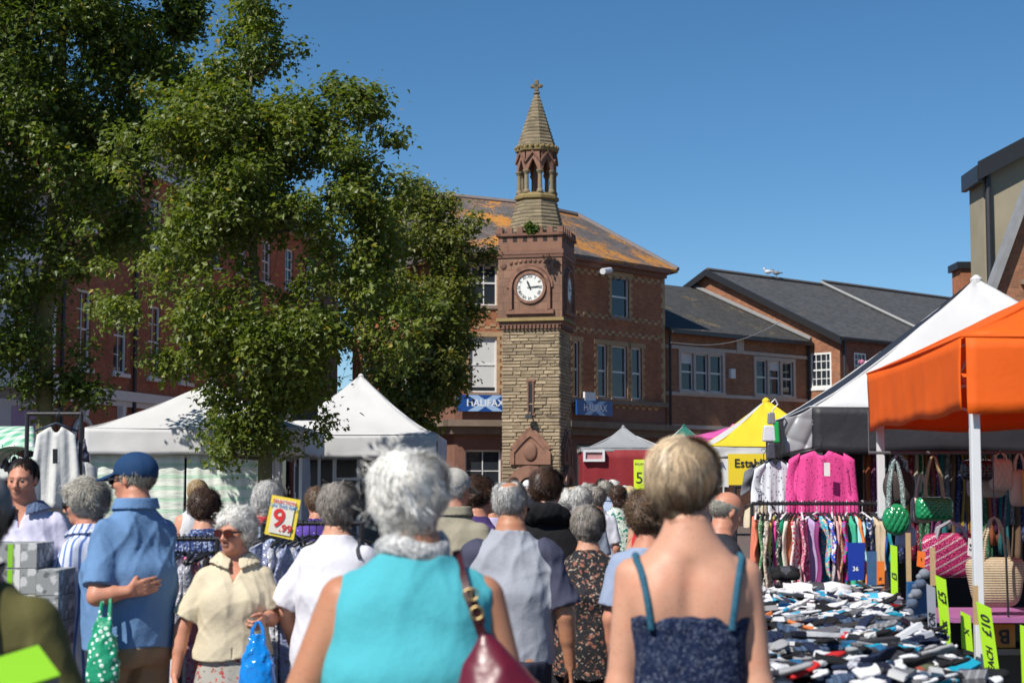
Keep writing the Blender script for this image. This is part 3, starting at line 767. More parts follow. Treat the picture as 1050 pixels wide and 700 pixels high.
for s in range(4):
    MM = TM @ Matrix.Rotation(s * PI / 2, 4, 'Z')
    m = MB(); m.M = MM; A_ = np.linspace(0, 2 * PI, 33)
    ring_i = [(math.cos(a) * CR, math.sin(a) * CR) for a in A_]; ring_o = [(math.cos(a) * (CR + .1), math.sin(a) * (CR + .1)) for a in A_]
    arch_ring(m, 0, zclk, ring_i, ring_o, -hc, -hc - .07)
    A2 = np.linspace(0, PI, 15); a1 = [(-math.cos(a) * .66, math.sin(a) * .66) for a in A2]; a2 = [(-math.cos(a) * .78, math.sin(a) * .78) for a in A2]
    arch_ring(m, 0, zclk, a1, a2, -hc, -hc - .12); a1 = [(-math.cos(a) * .80, math.sin(a) * .80) for a in A2]; a2 = [(-math.cos(a) * .87, math.sin(a) * .87) for a in A2]; arch_ring(m, 0, zclk, a1, a2, -hc, -hc - .06)
    m.tn = .9; m.box(-.78, -.66, -hc - .12, -hc, zk0 + .3, zclk); m.box(.66, .78, -hc - .12, -hc, zk0 + .3, zclk); m.box(-.9, .9, -hc - .1, -hc, zk0 + .14, zk0 + .3)
    for i in range(9):
        x = -.72 + i * .18; m.tn = random.uniform(.6, 1.1); m.sphere((x, -hc - .01, zk1 - .34 + .1 * math.cos(x * 1.9)), (.075, .05, .07), 7, 5)
    for x in (-1.0, 1.0): m.sphere((x, -hc, zk1 - .42), (.13, .06, .13), 9, 6)
    m.box(-hc - .03, hc + .03, -hc - .04, -hc + .02, zk1 - .12, zk1 - .002)
    sr = m.build('clock_surround', M['sandstone'], tw)
    cf = MB(); cf.M = MM; cf.face([(math.cos(a) * (CR + .01), -hc - .03, zclk + math.sin(a) * (CR + .01)) for a in A_[:-1]])
    dial = cf.build('clock_face', plain((.74, .74, .70), .4, .04, 3, 0), tw)
    r = MM.to_3x3() @ Vector((1, 0, 0)); o0 = MM @ Vector((0, -hc - .034, zclk))
    bl = M['black_metal']
    if s < 2:
        for k in range(12):
            a = k * PI / 6; rr = r * math.sin(a) + Vector((0, 0, 1)) * math.cos(a)
            upv = rr; rt_ = r * math.cos(a) - Vector((0, 0, 1)) * math.sin(a)
            text(dial, NUM[k], bl, o0 + rr * .4, rt_, upv, .11, name='numeral', bold=.02, ext=.002)
    hd = MB(); hd.M = MM
    for ang, ln, wd, off in ((math.radians(85), .44, .022, .06), (math.radians(337), .29, .035, .05)):
        dx, dz = math.sin(ang), math.cos(ang); px_, pz_ = math.cos(ang), -math.sin(ang)
        y = -hc - off
        q = [(dx * -.1 - px_ * wd * .7, y, zclk + dz * -.1 - pz_ * wd * .7), (dx * -.1 + px_ * wd * .7, y, zclk + dz * -.1 + pz_ * wd * .7), (dx * ln * .7 + px_ * wd, y, zclk + dz * ln * .7 + pz_ * wd), (dx * ln, y, zclk + dz * ln), (dx * ln * .7 - px_ * wd, y, zclk + dz * ln * .7 - pz_ * wd)]
        hd.face(list(reversed(q)))
    hd.build('clock_hand', bl, dial)
# parapet: band, pierced squares drawn as shade-dark boxes, merlons
zp0, zp1 = zk1, z_(238)
m = TB(); hp = 1.26; m.tn = .8; m.box(-hp, hp, -hp, hp, zp0, zp0 + .16); m.tn = .9; m.box(-hc, hc, -hc, hc, zp0 + .161, zp1 - .3)
for s in range(4):
    m.M = TM @ Matrix.Rotation(s * PI / 2, 4, 'Z')
    m.tn = .75; m.box(-hp - .02, hp + .02, -hp - .02, -hc + .1, zp1 - .299, zp1 - .2)
    for i in range(7):
        u = -hp + .12 + i * (2 * hp - .24) / 6; m.tn = random.uniform(.6, 1.0)
        m.box(u - .11, u + .11, -hp, -hc + .12, zp1 - .199, zp1 + .02, .9)
    m.mi = 0
m.M = TM; m.tn = .9
m.build('parapet', M['sandstone'], tw)
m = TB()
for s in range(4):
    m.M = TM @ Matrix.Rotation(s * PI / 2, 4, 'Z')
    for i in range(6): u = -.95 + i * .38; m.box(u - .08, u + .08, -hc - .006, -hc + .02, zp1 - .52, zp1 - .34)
m.M = TM; m.build('parapet_opening_shade', plain((.03, .02, .015), .9), tw)  # near-black boxes paint the shade inside the squares, nothing is cut through
# stepped conical base of coursed stone
def courses(prof, n, mat, name, tint=(.65, 1.2), hh=.13, ph=PI / 8):
    m = TB(); (r0, z0), (r1, z1) = prof; k = int((z1 - z0) / hh); 
    for i in range(k):
        a = i / k; b = (i + 1) / k; ra = (r0 + (r1 - r0) * a) / math.cos(PI / n); rb = (r0 + (r1 - r0) * b) / math.cos(PI / n); za = z0 + (z1 - z0) * a; zb_ = z0 + (z1 - z0) * b - .006
        rings = [[(math.cos(2 * PI * j / n + ph) * r, math.sin(2 * PI * j / n + ph) * r, zq) for j in range(n)] for r, zq in ((ra + .012, za), (ra + .015, za + (zb_ - za) * .5), (rb - .0, zb_))]
        for q0, q1 in zip(rings, rings[1:]):
            for j in range(n):
                j2 = (j + 1) % n
                for t0, t1 in ((0, .35 + .3 * ((i * 7 + j * 3) % 3) / 2), (.35 + .3 * ((i * 7 + j * 3) % 3) / 2, 1)):
                    lp = lambda A, B_, t: tuple(A[c] + (B_[c] - A[c]) * t for c in range(3))
                    m.tn = rng.uniform(*tint); m.face([lp(q0[j], q0[j2], t0), lp(q0[j], q0[j2], t1), lp(q1[j], q1[j2], t1), lp(q1[j], q1[j2], t0)])
        m.tn = .7; m.face(rings[-1])
    m.build(name, mat, tw, bevel=0)
zc = zp1 - .1
courses([(1.0, zc), (.70, z_(207))], 8, M['ashlar_dull'], 'lantern_base')
m = TB(); n8 = PI / 8; c8 = 1 / math.cos(n8)
za = z_(207)
m.tn = .9; m.lathe((0, 0, 0), [(.72 * c8, za), (.79 * c8, za + .06), (.79 * c8, za + .16), (.72 * c8, za + .22), (.70 * c8, za + .27)], 8, n8); m.build('lantern_sill', M['lichen_stone'], tw)
zl0 = za + .27; zl1 = z_(177)
cc = []
for j in range(8):
    a = 2 * PI * j / 8 + n8; rr = .62 * c8; x, y = math.cos(a) * rr, math.sin(a) * rr
    m = TB(); m.tn = random.uniform(.85, 1.1)
    m.lathe((x, y, 0), [(.125, zl0), (.125, zl0 + .08), (.085, zl0 + .13), (.08, zl1 - .16), (.12, zl1 - .08), (.145, zl1 - .04), (.145, zl1)], 12); m.build('column', M['ashlar_dull'], tw, smooth=False)
m = TB(); m.lathe((0, 0, 0), [(.13, zl0), (.11, z_(160))], 10); m.tn = .6; m.build('bell_post', M['sandstone'], tw)
# arches with gablets
m = TB(); zt0, zt1 = zl1, z_(158)
for j in range(8):
    a = 2 * PI * j / 8; m.M = TM @ Matrix.Rotation(a + PI / 2, 4, 'Z')
    ap_ = .70; wv = ap_ * math.tan(n8)
    zh = zt1 - zt0
    gi = gothic(wv * .62, .02, zh * .62, 5); n = len(gi)
    # outer: rectangle perimeter matched to arch points
    go = [(-wv, p[1]) if i < 3 else (max(-wv, min(wv, p[0] * 1.7)), zh) if 3 <= i < n - 3 else (wv, p[1]) for i, p in enumerate(gi)]
    m.tn = .95
    for i in range(n - 1):
        q = [gi[i], gi[i + 1], go[i + 1], go[i]]
        f_ = [(p[0], -ap_, zt0 + p[1]) for p in q]; g2_ = [(p[0], -ap_ + .2, zt0 + p[1]) for p in q]
        m.face(list(reversed(f_))); m.face(g2_); m.face([f_[0], f_[1], g2_[1], g2_[0]])
    gab = [(-wv, zh * .45), (0, zh * .98), (wv, zh * .45)]
    for (xa, za_), (xb, zb_) in zip(gab, gab[1:]):
        m.tn = .75; m.hexa([(xa, -ap_ - .07, zt0 + za_ - .05), (xb, -ap_ - .07, zt0 + zb_ - .05), (xb, -ap_ + .01, zt0 + zb_ - .05), (xa, -ap_ + .01, zt0 + za_ - .05), (xa, -ap_ - .07, zt0 + za_ + .05), (xb, -ap_ - .07, zt0 + zb_ + .05), (xb, -ap_ + .01, zt0 + zb_ + .05), (xa, -ap_ + .01, zt0 + za_ + .05)])
m.M = TM; m.build('lantern_arcade', M['sandstone'], tw)
m = TB(); m.tn = .9; m.lathe((0, 0, 0), [(.66 * c8, zt1), (.76 * c8, zt1 + .05), (.78 * c8, zt1 + .17), (.70 * c8, zt1 + .24)], 8, n8)
for j in range(24):
    a = 2 * PI * j / 24; m.tn = random.uniform(.7, 1.1); m.sphere((math.cos(a) * .79, math.sin(a) * .79, zt1 + .2), (.07, .07, .07), 6, 4)
m.build('spire_cornice', M['lichen_stone'], tw)
courses([(.68, zt1 + .24), (.075, z_(97))], 8, M['ashlar_dull'], 'spire')
m = TB(); zf = z_(97); m.tn = .75
m.lathe((0, 0, 0), [(.09, zf), (.13, zf + .04), (.13, zf + .08), (.06, zf + .12), (.06, zf + .16)], 8)
m.box(-.07, .07, -.07, .07, zf + .161, zf + .5); m.box(-.16, .16, -.07, .07, zf + .27, zf + .39)
for p in ((-.16, 0, .33), (.16, 0, .33), (0, 0, .5)): m.sphere((p[0], 0, zf + p[2]), (.085, .08, .085), 8, 6)
m.build('finial', M['ashlar_dull'], tw, smooth=False)
# ------------------------------------------------------------------ trees
def leaf_mat(c, name='leaf'):
    t = NT(name); a = t.attr()
    col = t.ramp(a, [(0.0, sc3(c, .55)), (.5, c), (.85, (c[0] * 1.5, c[1] * 1.3, c[2] * .9)), (1.0, (c[0] * 2.6, c[1] * 1.5, c[2] * .8))])
    m = t.fin(col, .42, spec=.45)
    tr = t.n('ShaderNodeBsdfTranslucent'); t.l(t.mix(1.0, col, (1.5, 1.7, .5), 'MULTIPLY'), tr.inputs[0])
    mx = t.n('ShaderNodeMixShader'); mx.inputs[0].default_value = .40
    out = [q for q in t.t.nodes if q.type == 'OUTPUT_MATERIAL'][0]
    t.l(t.b.outputs[0], mx.inputs[1]); t.l(tr.outputs[0], mx.inputs[2]); t.l(mx.outputs[0], out.inputs[0])
    return m
M['bark'] = plain((.10, .085, .06), .95, .5, 7, .8, 22, dist=.03)
M['bark_mossy'] = plain((.13, .12, .05), .95, .5, 5, .8, 22, dist=.03)
def leaves_mesh(name, centers, nper, spread, lsize, mat, parent, rs, zflat=.75, drop=.25, rim=None):
    n = len(centers); N = n * nper
    c = np.repeat(centers, nper, axis=0)
    d = rs.normal(size=(N, 3)); d /= np.linalg.norm(d, axis=1)[:, None]
    rad = rs.uniform(.1, 1, N) ** .6 * np.where(rs.uniform(size=N) < .16, rs.uniform(1, 1.9, N), 1)
    sp = np.repeat(spread, nper) if hasattr(spread, '__len__') else spread
    p = c + d * (rad * sp)[:, None] * np.array([1, 1, zflat])
    # leaf orientation: normals mostly up/outward, tips hanging
    nrm = d * .55 + rs.normal(size=(N, 3)) * .5 + np.array([-.15, -.1, .75]); nrm /= np.linalg.norm(nrm, axis=1)[:, None]
    tdir = rs.normal(size=(N, 3)) + np.array([0, 0, -.9]) + d * .6
    tdir -= nrm * np.sum(tdir * nrm, 1)[:, None]; tdir /= np.linalg.norm(tdir, axis=1)[:, None]
    s = np.cross(nrm, tdir); L = lsize * rs.uniform(.45, 1.45, N)[:, None]; Wd = L * rs.uniform(.38, .5, N)[:, None]
    fold = nrm * L * .16
    V = np.stack([p, p + tdir * L * .30 + s * Wd + fold, p + tdir * L * .62 + s * Wd * .42 + fold * .8, p + tdir * L, p + tdir * L * .62 - s * Wd * .42 + fold * .8, p + tdir * L * .30 - s * Wd + fold], 1).reshape(-1, 3)
    b = np.arange(N) * 6
    f = np.concatenate([np.stack([b, b + 1, b + 2, b + 3], 1), np.stack([b, b + 3, b + 4, b + 5], 1)])
    ct = np.repeat(rs.uniform(.22, .62, n), nper); tn = np.clip(ct + rs.normal(size=N) * .13, 0, .8)
    tn[rs.uniform(size=N) < .015] = 1.0
    return mesh_obj(name, V, f, mat, parent, tint=np.concatenate([tn, tn]))
def tree(name, label, px, Y, outline, trunk, seed, nclu, nper, lsize, cl, lmat, lobes=(), fork=None, gaps=.0, maxd=2.6):
    rs = np.random.RandomState(seed); rg = random.Random(seed)
    base = Vector((P(px, 500, Y).x, Y, 0)); t = thing(name, label, 'tree', tuple(base))
    O = [(P(q[1], q[0], Y).x, P(q[2], q[0], Y).x, P(525, q[0], Y).z) for q in outline]
    O.sort(key=lambda q: q[2]); zs = np.array([q[2] for q in O]); xl = np.array([q[0] for q in O]); xr = np.array([q[1] for q in O])
    # sample cluster centres
    area = np.interp(np.linspace(zs[0], zs[-1], 200), zs, (xr - xl) ** 1.5); zz = np.linspace(zs[0], zs[-1], 200)
    C = []
    hx = rs.uniform(size=(60, 3)) ; 
    holes = [(rs.uniform(xl.min(), xr.max()), rs.uniform(-2, 2), rs.uniform(zs[0], zs[-1]), rs.uniform(.35, .7)) for _ in range(int(40 * gaps))]
    while len(C) < nclu:
        z = rs.choice(zz, p=area / area.sum()); a, b = np.interp(z, zs, xl), np.interp(z, zs, xr)
        cx, hw = (a + b) / 2, (b - a) / 2; hd = min(hw, maxd)
        th = rs.uniform(0, 2 * PI); r = rs.uniform(.0, 1) ** .42
        x = cx + math.cos(th) * (hw - cl * .55) * r; y = math.sin(th) * hd * r
        if any((x - q[0]) ** 2 + (z - q[2]) ** 2 < q[3] ** 2 for q in holes) and rs.uniform() < .85: continue
        C.append((x, Y + y, z))
    for (lx, ly, lr, n) in lobes:
        lp = P(lx, ly, Y)
        for _ in range(n):
            d = rs.normal(size=3); d /= np.linalg.norm(d); C.append(tuple(np.array(lp) + d * lr * rs.uniform(0, 1) ** .5 / (F / Y)))
    for _ in range(int(nclu * .022)):      # sprays standing out of the outline
        z = rs.choice(zz); a, b = np.interp(z, zs, xl), np.interp(z, zs, xr); s_ = rs.choice((-1, 1)); r0_ = rs.uniform(.1, .42); x = (b if s_ > 0 else a) + s_ * r0_ * .6
        if z > zs[-1] - 1.0: x = (a + b) / 2 + rs.uniform(-.5, .5) * (b - a); z += r0_
        for q in range(4): C.append((x + rs.normal() * .16 + s_ * q * .05, Y + rs.normal() * .5, z + rs.normal() * .14 + q * .07))
    C = np.array(C)
    keep = np.ones(len(C), dtype=bool)
    for _ in range(int(26 * (gaps + .3))):       # bites and see-through holes
        z = rs.choice(zz); a, b = np.interp(z, zs, xl), np.interp(z, zs, xr); x = rs.choice((a, b)) + rs.normal() * .25 if rs.uniform() < .6 else rs.uniform(a, b)
        keep &= ~(((C[:, 0] - x) ** 2 + (C[:, 2] - z) ** 2) < rs.uniform(.2, .48) ** 2)
    C = C[keep]
    # trunk polyline through given photo points
    tp = [Vector((P(q[0], q[1], Y).x, Y + q[3], P(q[0], q[1], Y).z if q[1] < 540 else 0)) for q in trunk]; tr = [q[2] for q in trunk]
    m = MB(); m.tube(tp, tr, 10); m.build('trunk', M['bark_mossy'], t, smooth=True)
    nodes = []
    for i in range(len(tp) - 1):
        for k in range(6):
            nodes.append((tp[i].lerp(tp[i + 1], k / 6), tr[i] + (tr[i + 1] - tr[i]) * k / 6))
    nodes = nodes[6:]
    nodes.append((tp[-1], tr[-1]))
    limbs = MB(); order = sorted(range(len(C)), key=lambda i: (C[i][2]))
    NP = np.array([tuple(q[0]) for q in nodes]); NR = [q[1] for q in nodes]
    for i in order:
        c = C[i]; dx = NP - c; dist = np.sqrt(dx[:, 0] ** 2 + dx[:, 1] ** 2 + (dx[:, 2] * .8) ** 2) + np.where(NP[:, 2] > c[2] - .12, 3.0, 0) 
        j = int(np.argmin(dist)); a = Vector(NP[j]); b = Vector(c); L = (b - a).length
        r = min(NR[j] * .75, .014 + .026 * L); mid = a.lerp(b, .5) + Vector((rg.uniform(-.1, .1), rg.uniform(-.1, .1), -.08)) * L
        limbs.tube([a, mid, b], [r, r * .75, max(.005, r * .4)], 5, cap=False)
        new = [tuple(mid), tuple(b)]; NP = np.vstack([NP, new]); NR += [r * .75, max(.006, r * .45)]
    limbs.build('branches', M['bark'], t, smooth=False)
    leaves_mesh('crown', C, nper, rs.uniform(.55, 1.15, len(C)) * cl, lsize, lmat, t, rs)
    return t
LM1 = leaf_mat((.095, .135, .026)); LM2 = leaf_mat((.135, .172, .034)); LM3 = leaf_mat((.158, .175, .042))
tree('maple_tree', 'tall dark maple at the left edge with thick mossy trunk behind the white tunic', 45, 33,
     [(-160, 30, 110), (-60, -60, 195), (0, -90, 212), (30, -90, 208), (60, -90, 182), (100, -95, 166), (150, -100, 172), (200, -100, 168), (250, -90, 134), (290, -80, 92), (340, -60, 66), (385, -20, 62), (415, 20, 60)],
     [(45, 560, .19, 0), (46, 430, .17, 0), (44, 330, .155, .1), (55, 200, .13, .1), (60, 90, .10, .2), (62, 0, .07, .2), (70, -100, .03, .1)], 11, 980, 92, .104, .46, LM1, gaps=.35,
     lobes=((185, 30, 14, 8), (195, 12, 12, 8), (75, 395, 18, 8), (95, 402, 10, 3), (150, 140, 14, 5), (165, 60, 12, 5), (185, 5, 16, 8)))
tree('maple_tree', 'broad maple in the middle of the square, forking low beside the white gazebo', 270, 27.6,
     [(12, 246, 280), (40, 218, 300), (80, 190, 312), (110, 166, 335), (140, 142, 372), (170, 140, 398), (200, 134, 412), (250, 128, 420), (300, 126, 422), (340, 134, 415), (375, 176, 390), (400, 198, 345), (430, 205, 330), (455, 238, 312)],
     [(271, 560, .13, 0), (272, 470, .115, 0), (268, 400, .10, 0), (262, 300, .08, 0), (255, 180, .055, 0), (258, 60, .02, 0)], 23, 1050, 82, .086, .38, LM2, gaps=.7,
     lobes=((365, 98, 22, 8), (348, 86, 16, 6), (380, 112, 14, 5), (398, 165, 22, 8), (345, 125, 24, 9), (404, 188, 18, 6), (300, 60, 14, 5), (405, 140, 10, 3), (262, 20, 12, 7), (240, 40, 14, 8), (285, 65, 12, 6), (245, 440, 22, 10), (300, 400, 20, 8), (235, 465, 8, 3), (170, 370, 16, 6)), maxd=1.75)
tree('maple_tree', 'lighter green maple nearest the clock tower, behind the peaked white gazebo', 425, 41,
     [(192, 418, 436), (215, 375, 464), (240, 355, 478), (270, 345, 490), (300, 340, 492), (335, 345, 492), (365, 362, 492), (400, 372, 478), (425, 385, 470), (446, 405, 455)],
     [(430, 560, .13, 0), (430, 450, .12, 0), (428, 380, .10, 0), (425, 300, .07, 0), (428, 215, .02, 0)], 37, 560, 84, .10, .42, LM3, gaps=.12,
     lobes=((427, 196, 8, 4), (456, 206, 10, 6), (470, 232, 8, 4), (484, 320, 10, 5), (474, 285, 8, 4)))

# plant tuft on the parapet
pc = P(546, 237, TY - 1.1); pt_ = thing('parapet_weed', 'bushy green weed growing on the tower parapet', 'plant', tuple(pc))
rs = np.random.RandomState(5); cc_ = np.array([tuple(pc + Vector((rs.uniform(-.2, .2), -.12, rs.uniform(-.05, .25)))) for _ in range(14)])
leaves_mesh('foliage', cc_, 40, .16, .09, leaf_mat((.07, .13, .02)), pt_, rs)
m = MB()
for k in range(5): m.tube([pc - Vector((0, 0, .1)), Vector(cc_[k])], .012, 5)
m.build('stem', M['bark'], pt_)

# ------------------------------------------------------------------ fabric & tents
def fabric(c, rough=.8, var=.06, bump=.35, sc=3, bsc=9, trans=.15, weave=True, dist=.02, nm='fabric'):
    t = NT(nm); co = t.co(); col = t.mix(t.noise(co, sc, 4), sc3(c, 1 - var), sc3(c, 1 + var))
    h = t.noise(co, bsc, 4, .5)
    if weave: h = t.math('ADD', h, t.math('MULTIPLY', t.noise(co, 180, 2), .06))
    t.bump(h, bump, dist); m = t.fin(col, rough)
    if trans:
        tr = t.n('ShaderNodeBsdfTranslucent'); t.l(col, tr.inputs[0]); mx = t.n('ShaderNodeMixShader'); mx.inputs[0].default_value = trans
        out = [q for q in t.t.nodes if q.type == 'OUTPUT_MATERIAL'][0]; t.l(t.b.outputs[0], mx.inputs[1]); t.l(tr.outputs[0], mx.inputs[2]); t.l(mx.outputs[0], out.inputs[0])
    return m
M['tent_white'] = fabric((.66, .655, .65), trans=.2, bsc=5, sc=1.0, var=.13); M['tent_dark'] = fabric((.022, .021, .025), .55, bump=.3, trans=.02)
M['tent_orange'] = fabric((.95, .155, .006), .7, trans=.32, bump=.5, bsc=4, var=.1); M['tent_yellow'] = fabric((.80, .62, .03), trans=.2); M['tent_pink'] = fabric((.75, .12, .42), trans=.2)
M['tent_grey'] = fabric((.33, .34, .35), .5, trans=.1); M['tent_red'] = fabric((.24, .012, .018), .7, trans=.05); M['tent_green'] = fabric((.02, .16, .12), .7)
def grid_mesh(name, fn, nu, nv, mats, parent, mi=None, thick=.004, **kw):
    us = np.linspace(0, 1, nu + 1); vs = np.linspace(0, 1, nv + 1); V = np.array([tuple(fn(u, v)) for v in vs for u in us])
    f = np.array([[j * (nu + 1) + i, j * (nu + 1) + i + 1, (j + 1) * (nu + 1) + i + 1, (j + 1) * (nu + 1) + i] for j in range(nv) for i in range(nu)], dtype=np.int32)
    m = None if mi is None else [mi((i + .5) / nu, (j + .5) / nv) for j in range(nv) for i in range(nu)]
    uv = np.array([[(us[i], vs[j]), (us[i + 1], vs[j]), (us[i + 1], vs[j + 1]), (us[i], vs[j + 1])] for j in range(nv) for i in range(nu)])
    o = mesh_obj(name, V, f, mats, parent, uv=uv, mi=m, smooth=True, **kw)
    if thick: s = o.modifiers.new('thickness', 'SOLIDIFY'); s.thickness = thick; s.offset = 0
    return o
def gazebo(label, x0, x1, y0, y1, eave, apex, val, mroof, mval, name='gazebo', legs=True, curve=1.25, sag=.03, group=None, wr=.012, valn=1, wall=None, cat='gazebo', roofmats=None, rot=0):
    RT = Matrix.Translation((x0, y0, 0)) @ Matrix.Rotation(-rot, 4, 'Z') @ Matrix.Translation((-x0, -y0, 0))
    c = [RT @ Vector((x0, y0, eave)), RT @ Vector((x1, y0, eave)), RT @ Vector((x1, y1, eave)), RT @ Vector((x0, y1, eave))]
    cc = (c[0] + c[2]) / 2; cx, cy = cc.x, cc.y
    t = thing(name, label, cat, (cx, cy, 0), group=group); ap = Vector((cx, cy, apex)); seed = random.random() * 10
    for k in range(4):
        a, b = c[k], c[(k + 1) % 4]
        def fn(u, v, a=a, b=b):
            p = a.lerp(b, u); q = p.lerp(Vector((ap.x, ap.y, p.z)), v * .985)
            q.z = eave + (apex - eave) * v ** curve - sag * math.sin(u * PI) * (1 - v) ** 1.0 * (4 * v * (1 - v) + .4)
            q.z += .006 * math.sin(u * 31 + seed) * (1 - v) + .008 * math.sin(u * 9 + v * 14 + seed)
            return q
        grid_mesh('roof_panel', fn, 20, 14, roofmats[k] if roofmats else mroof, t, thick=.003)
        nrm = Vector(((b - a).y, -(b - a).x, 0)).normalized()
        def fv(u, v, a=a, b=b, nrm=nrm, k=k):
            p = a.lerp(b, u) + nrm * (.022 + wr * (math.sin(u * 23 + seed + k) * .6 + math.sin(u * 61 + seed * 3 + v * 2) * .4 + .5 * math.sin(u * 11 - v * 5)) * (1 - v) * 1.2)
            p.z = eave - val * (1 - v) - .012 * math.sin(u * 17 + seed) * (1 - v) - (sag * .4) * math.sin(u * PI) * v
            return p
        grid_mesh('valance', fv, 48, 6, mval if not isinstance(mval, list) else mval[k], t, thick=.003)
    m = MB()
    for p in c: m.tube([p.lerp(Vector((ap.x, ap.y, p.z)), q) + Vector((0, 0, (apex - eave) * q ** curve + .004)) for q in np.linspace(0, .98, 9)], .009, 6)
    for k in range(4):
        a, b = c[k], c[(k + 1) % 4]; m.tube([a.lerp(b, q) + Vector((0, 0, .002 - sag * .4 * math.sin(q * PI))) + (a.lerp(b, q) - cc).normalized() * .03 for q in np.linspace(0, 1, 9)], .007, 6)
    m.build('seam', (mroof if not roofmats else roofmats[0]), t)
    m = MB(); m.lathe((cx, cy, 0), [(.05, apex - .08), (.06, apex + .01), (.02, apex + .05)], 10); m.build('peak_cap', roofmats[0] if roofmats else mroof, t)
    for i, p in enumerate(c):
        q = MB(); r = .026; dv = (cc - p).normalized() * .08; ix, iy = dv.x, dv.y
        q.box(p.x + ix - r, p.x + ix + r, p.y + iy - r, p.y + iy + r, .0, eave - .05); q.build('leg', M['white_metal'], t, bevel=.004)
    q = MB()
    for a, b in ((0, 1), (1, 2), (2, 3), (3, 0)):
        A1, B1 = c[a] + (cc - c[a]).normalized() * .08, c[b] + (cc - c[b]).normalized() * .08; n = 4
        for s in range(n):
            p = A1.lerp(B1, s / n); r_ = A1.lerp(B1, (s + 1) / n); q.tube([p + Vector((0, 0, -.06)), r_ + Vector((0, 0, -.30))], .011, 5); q.tube([p + Vector((0, 0, -.30)), r_ + Vector((0, 0, -.06))], .011, 5)
    for p in c: q.tube([p + (cc - p).normalized() * .08 + Vector((0, 0, -.08)), ap + Vector((0, 0, -.12))], .012, 5)
    q.build('truss', M['white_metal'], t)
    return t
g1 = gazebo('wide white gazebo with green striped side wall at the left of the square', -7.3, -3.55, 29.2, 32.1, 2.62, 3.48, .46, M['tent_white'], M['tent_white'], curve=1.25)
def stripe_mat(a, b, sc, nm='striped_fabric'):
    t = NT(nm); co = t.co(); z = t.n('ShaderNodeSeparateXYZ'); t.l(co, z.inputs[0])
    w = t.math('SINE', t.math('ADD', t.math('MULTIPLY', z.outputs[2], sc), t.math('MULTIPLY', t.noise(co, 1.2, 3), 1.3)))
    col = t.mix(t.ramp(w, [(.35, 0.0), (.65, 1.0)]), a, b); t.bump(t.noise(t.co(scale=(1, 1, 4)), 4, 3), .5, .03); return t.fin(col, .6)
SW = stripe_mat((.62, .66, .58), (.42, .58, .44), 32)
def wallp(x0, x1, y, z0, z1, mat, parent, name='side_wall', amp=.03, dirx=True, yy=None):
    def fn(u, v):
        s = amp * (math.sin(u * 19 + v * 2) * .5 + math.sin(u * 43 + v * 5) * .3 + .4 * math.sin(v * 14 + u * 3))
        return (x0 + (x1 - x0) * u, y + s, z0 + (z1 - z0) * v) if dirx else (x0 + s, y + (yy - y) * u, z0 + (z1 - z0) * v)
    return grid_mesh(name, fn, 60, 10, mat, parent, thick=.003)
wallp(-7.25, -5.62, 29.35, .05, 2.2, SW, g1); wallp(-5.58, -4.35, 29.35, .05, 2.2, SW, g1); wallp(-4.32, -3.95, 29.4, .05, 2.2, M['tent_white'], g1)
wallp(-3.62, 0, 29.3, .05, 2.2, fabric((.5, .5, .52), trans=.3), g1, dirx=False, yy=30.5)
g2 = gazebo('tall peaked white gazebo below the tree nearest the clock tower', -4.75, -1.44, 32.6, 37.2, 2.62, 3.88, .45, M['tent_white'], M['tent_white'], curve=1.3)
wallp(-4.7, -1.5, 37.1, .05, 2.2, fabric((.10, .11, .12), .7), g2, 'rear_wall')
q = MB(); z0 = 0
q.box(-3.45, -3.38, 32.9, 32.97, 0, 2.2); q.box(-3.0, -2.94, 33.1, 33.16, 0, 2.15); q.box(-3.44, -1.6, 33.0, 33.05, 1.75, 1.8); q.build('display_frame', M['white_metal'], g2)
# red kiosk
xa = P(596, 480, 52).x
g3 = gazebo('red walled kiosk with silver grey peaked roof right of the clock tower', xa, xa + 2.75, 52, 54.8, 2.82, P(634, 437, 53).z, .12, M['tent_grey'], M['tent_grey'], name='kiosk', curve=1.9, sag=.0, cat='kiosk')
wallp(xa + .03, xa + 2.72, 51.97, .03, 2.75, M['tent_red'], g3, amp=.012); wallp(xa + .02, 0, 52.0, .03, 2.75, M['tent_red'], g3, dirx=False, yy=54.7, amp=.012)
a, b = P(598, 473, 51.9), P(620, 461, 51.9)
vn = thing('wall_vent', 'white framed hatch on the red kiosk wall', 'hatch', (a.x, 51.9, a.z))
q = MB(); q.box(a.x, b.x, 51.82, 51.94, a.z, a.z + .07); q.box(a.x, b.x, 51.82, 51.94, b.z - .07, b.z); q.box(a.x, a.x + .07, 51.82, 51.94, a.z + .07, b.z - .07); q.box(b.x - .07, b.x, 51.82, 51.94, a.z + .07, b.z - .07); q.build('frame', M['white_metal'], vn)
q = MB(); q.box(a.x + .07, b.x - .07, 51.88, 51.93, a.z + .07, b.z - .07); q.build('panel', plain((.45, .22, .22), .6), vn)
a, b = P(650, 502, 51.6), P(661, 471, 51.6)
cs = thing('poster', 'tall lime yellow poster hung at the right of the red kiosk wall', 'poster', (a.x, 51.6, a.z))
M['lime'] = plain((.62, .80, .02), .5, .05, 5, .1); M['ink'] = plain((.015, .015, .02), .6)
q = MB(); q.box(a.x, b.x, 51.6, 51.62, a.z, b.z); q.build('sheet', M['lime'], cs)
text(cs, '5', M['ink'], ((a.x + b.x) / 2, 51.59, (a.z * .62 + b.z * .38)), (1, 0, 0), (0, 0, 1), .34); text(cs, 'FROM', M['ink'], ((a.x + b.x) / 2, 51.59, (a.z * .15 + b.z * .85)), (1, 0, 0), (0, 0, 1), .07)
xg = P(668, 447, 56).x
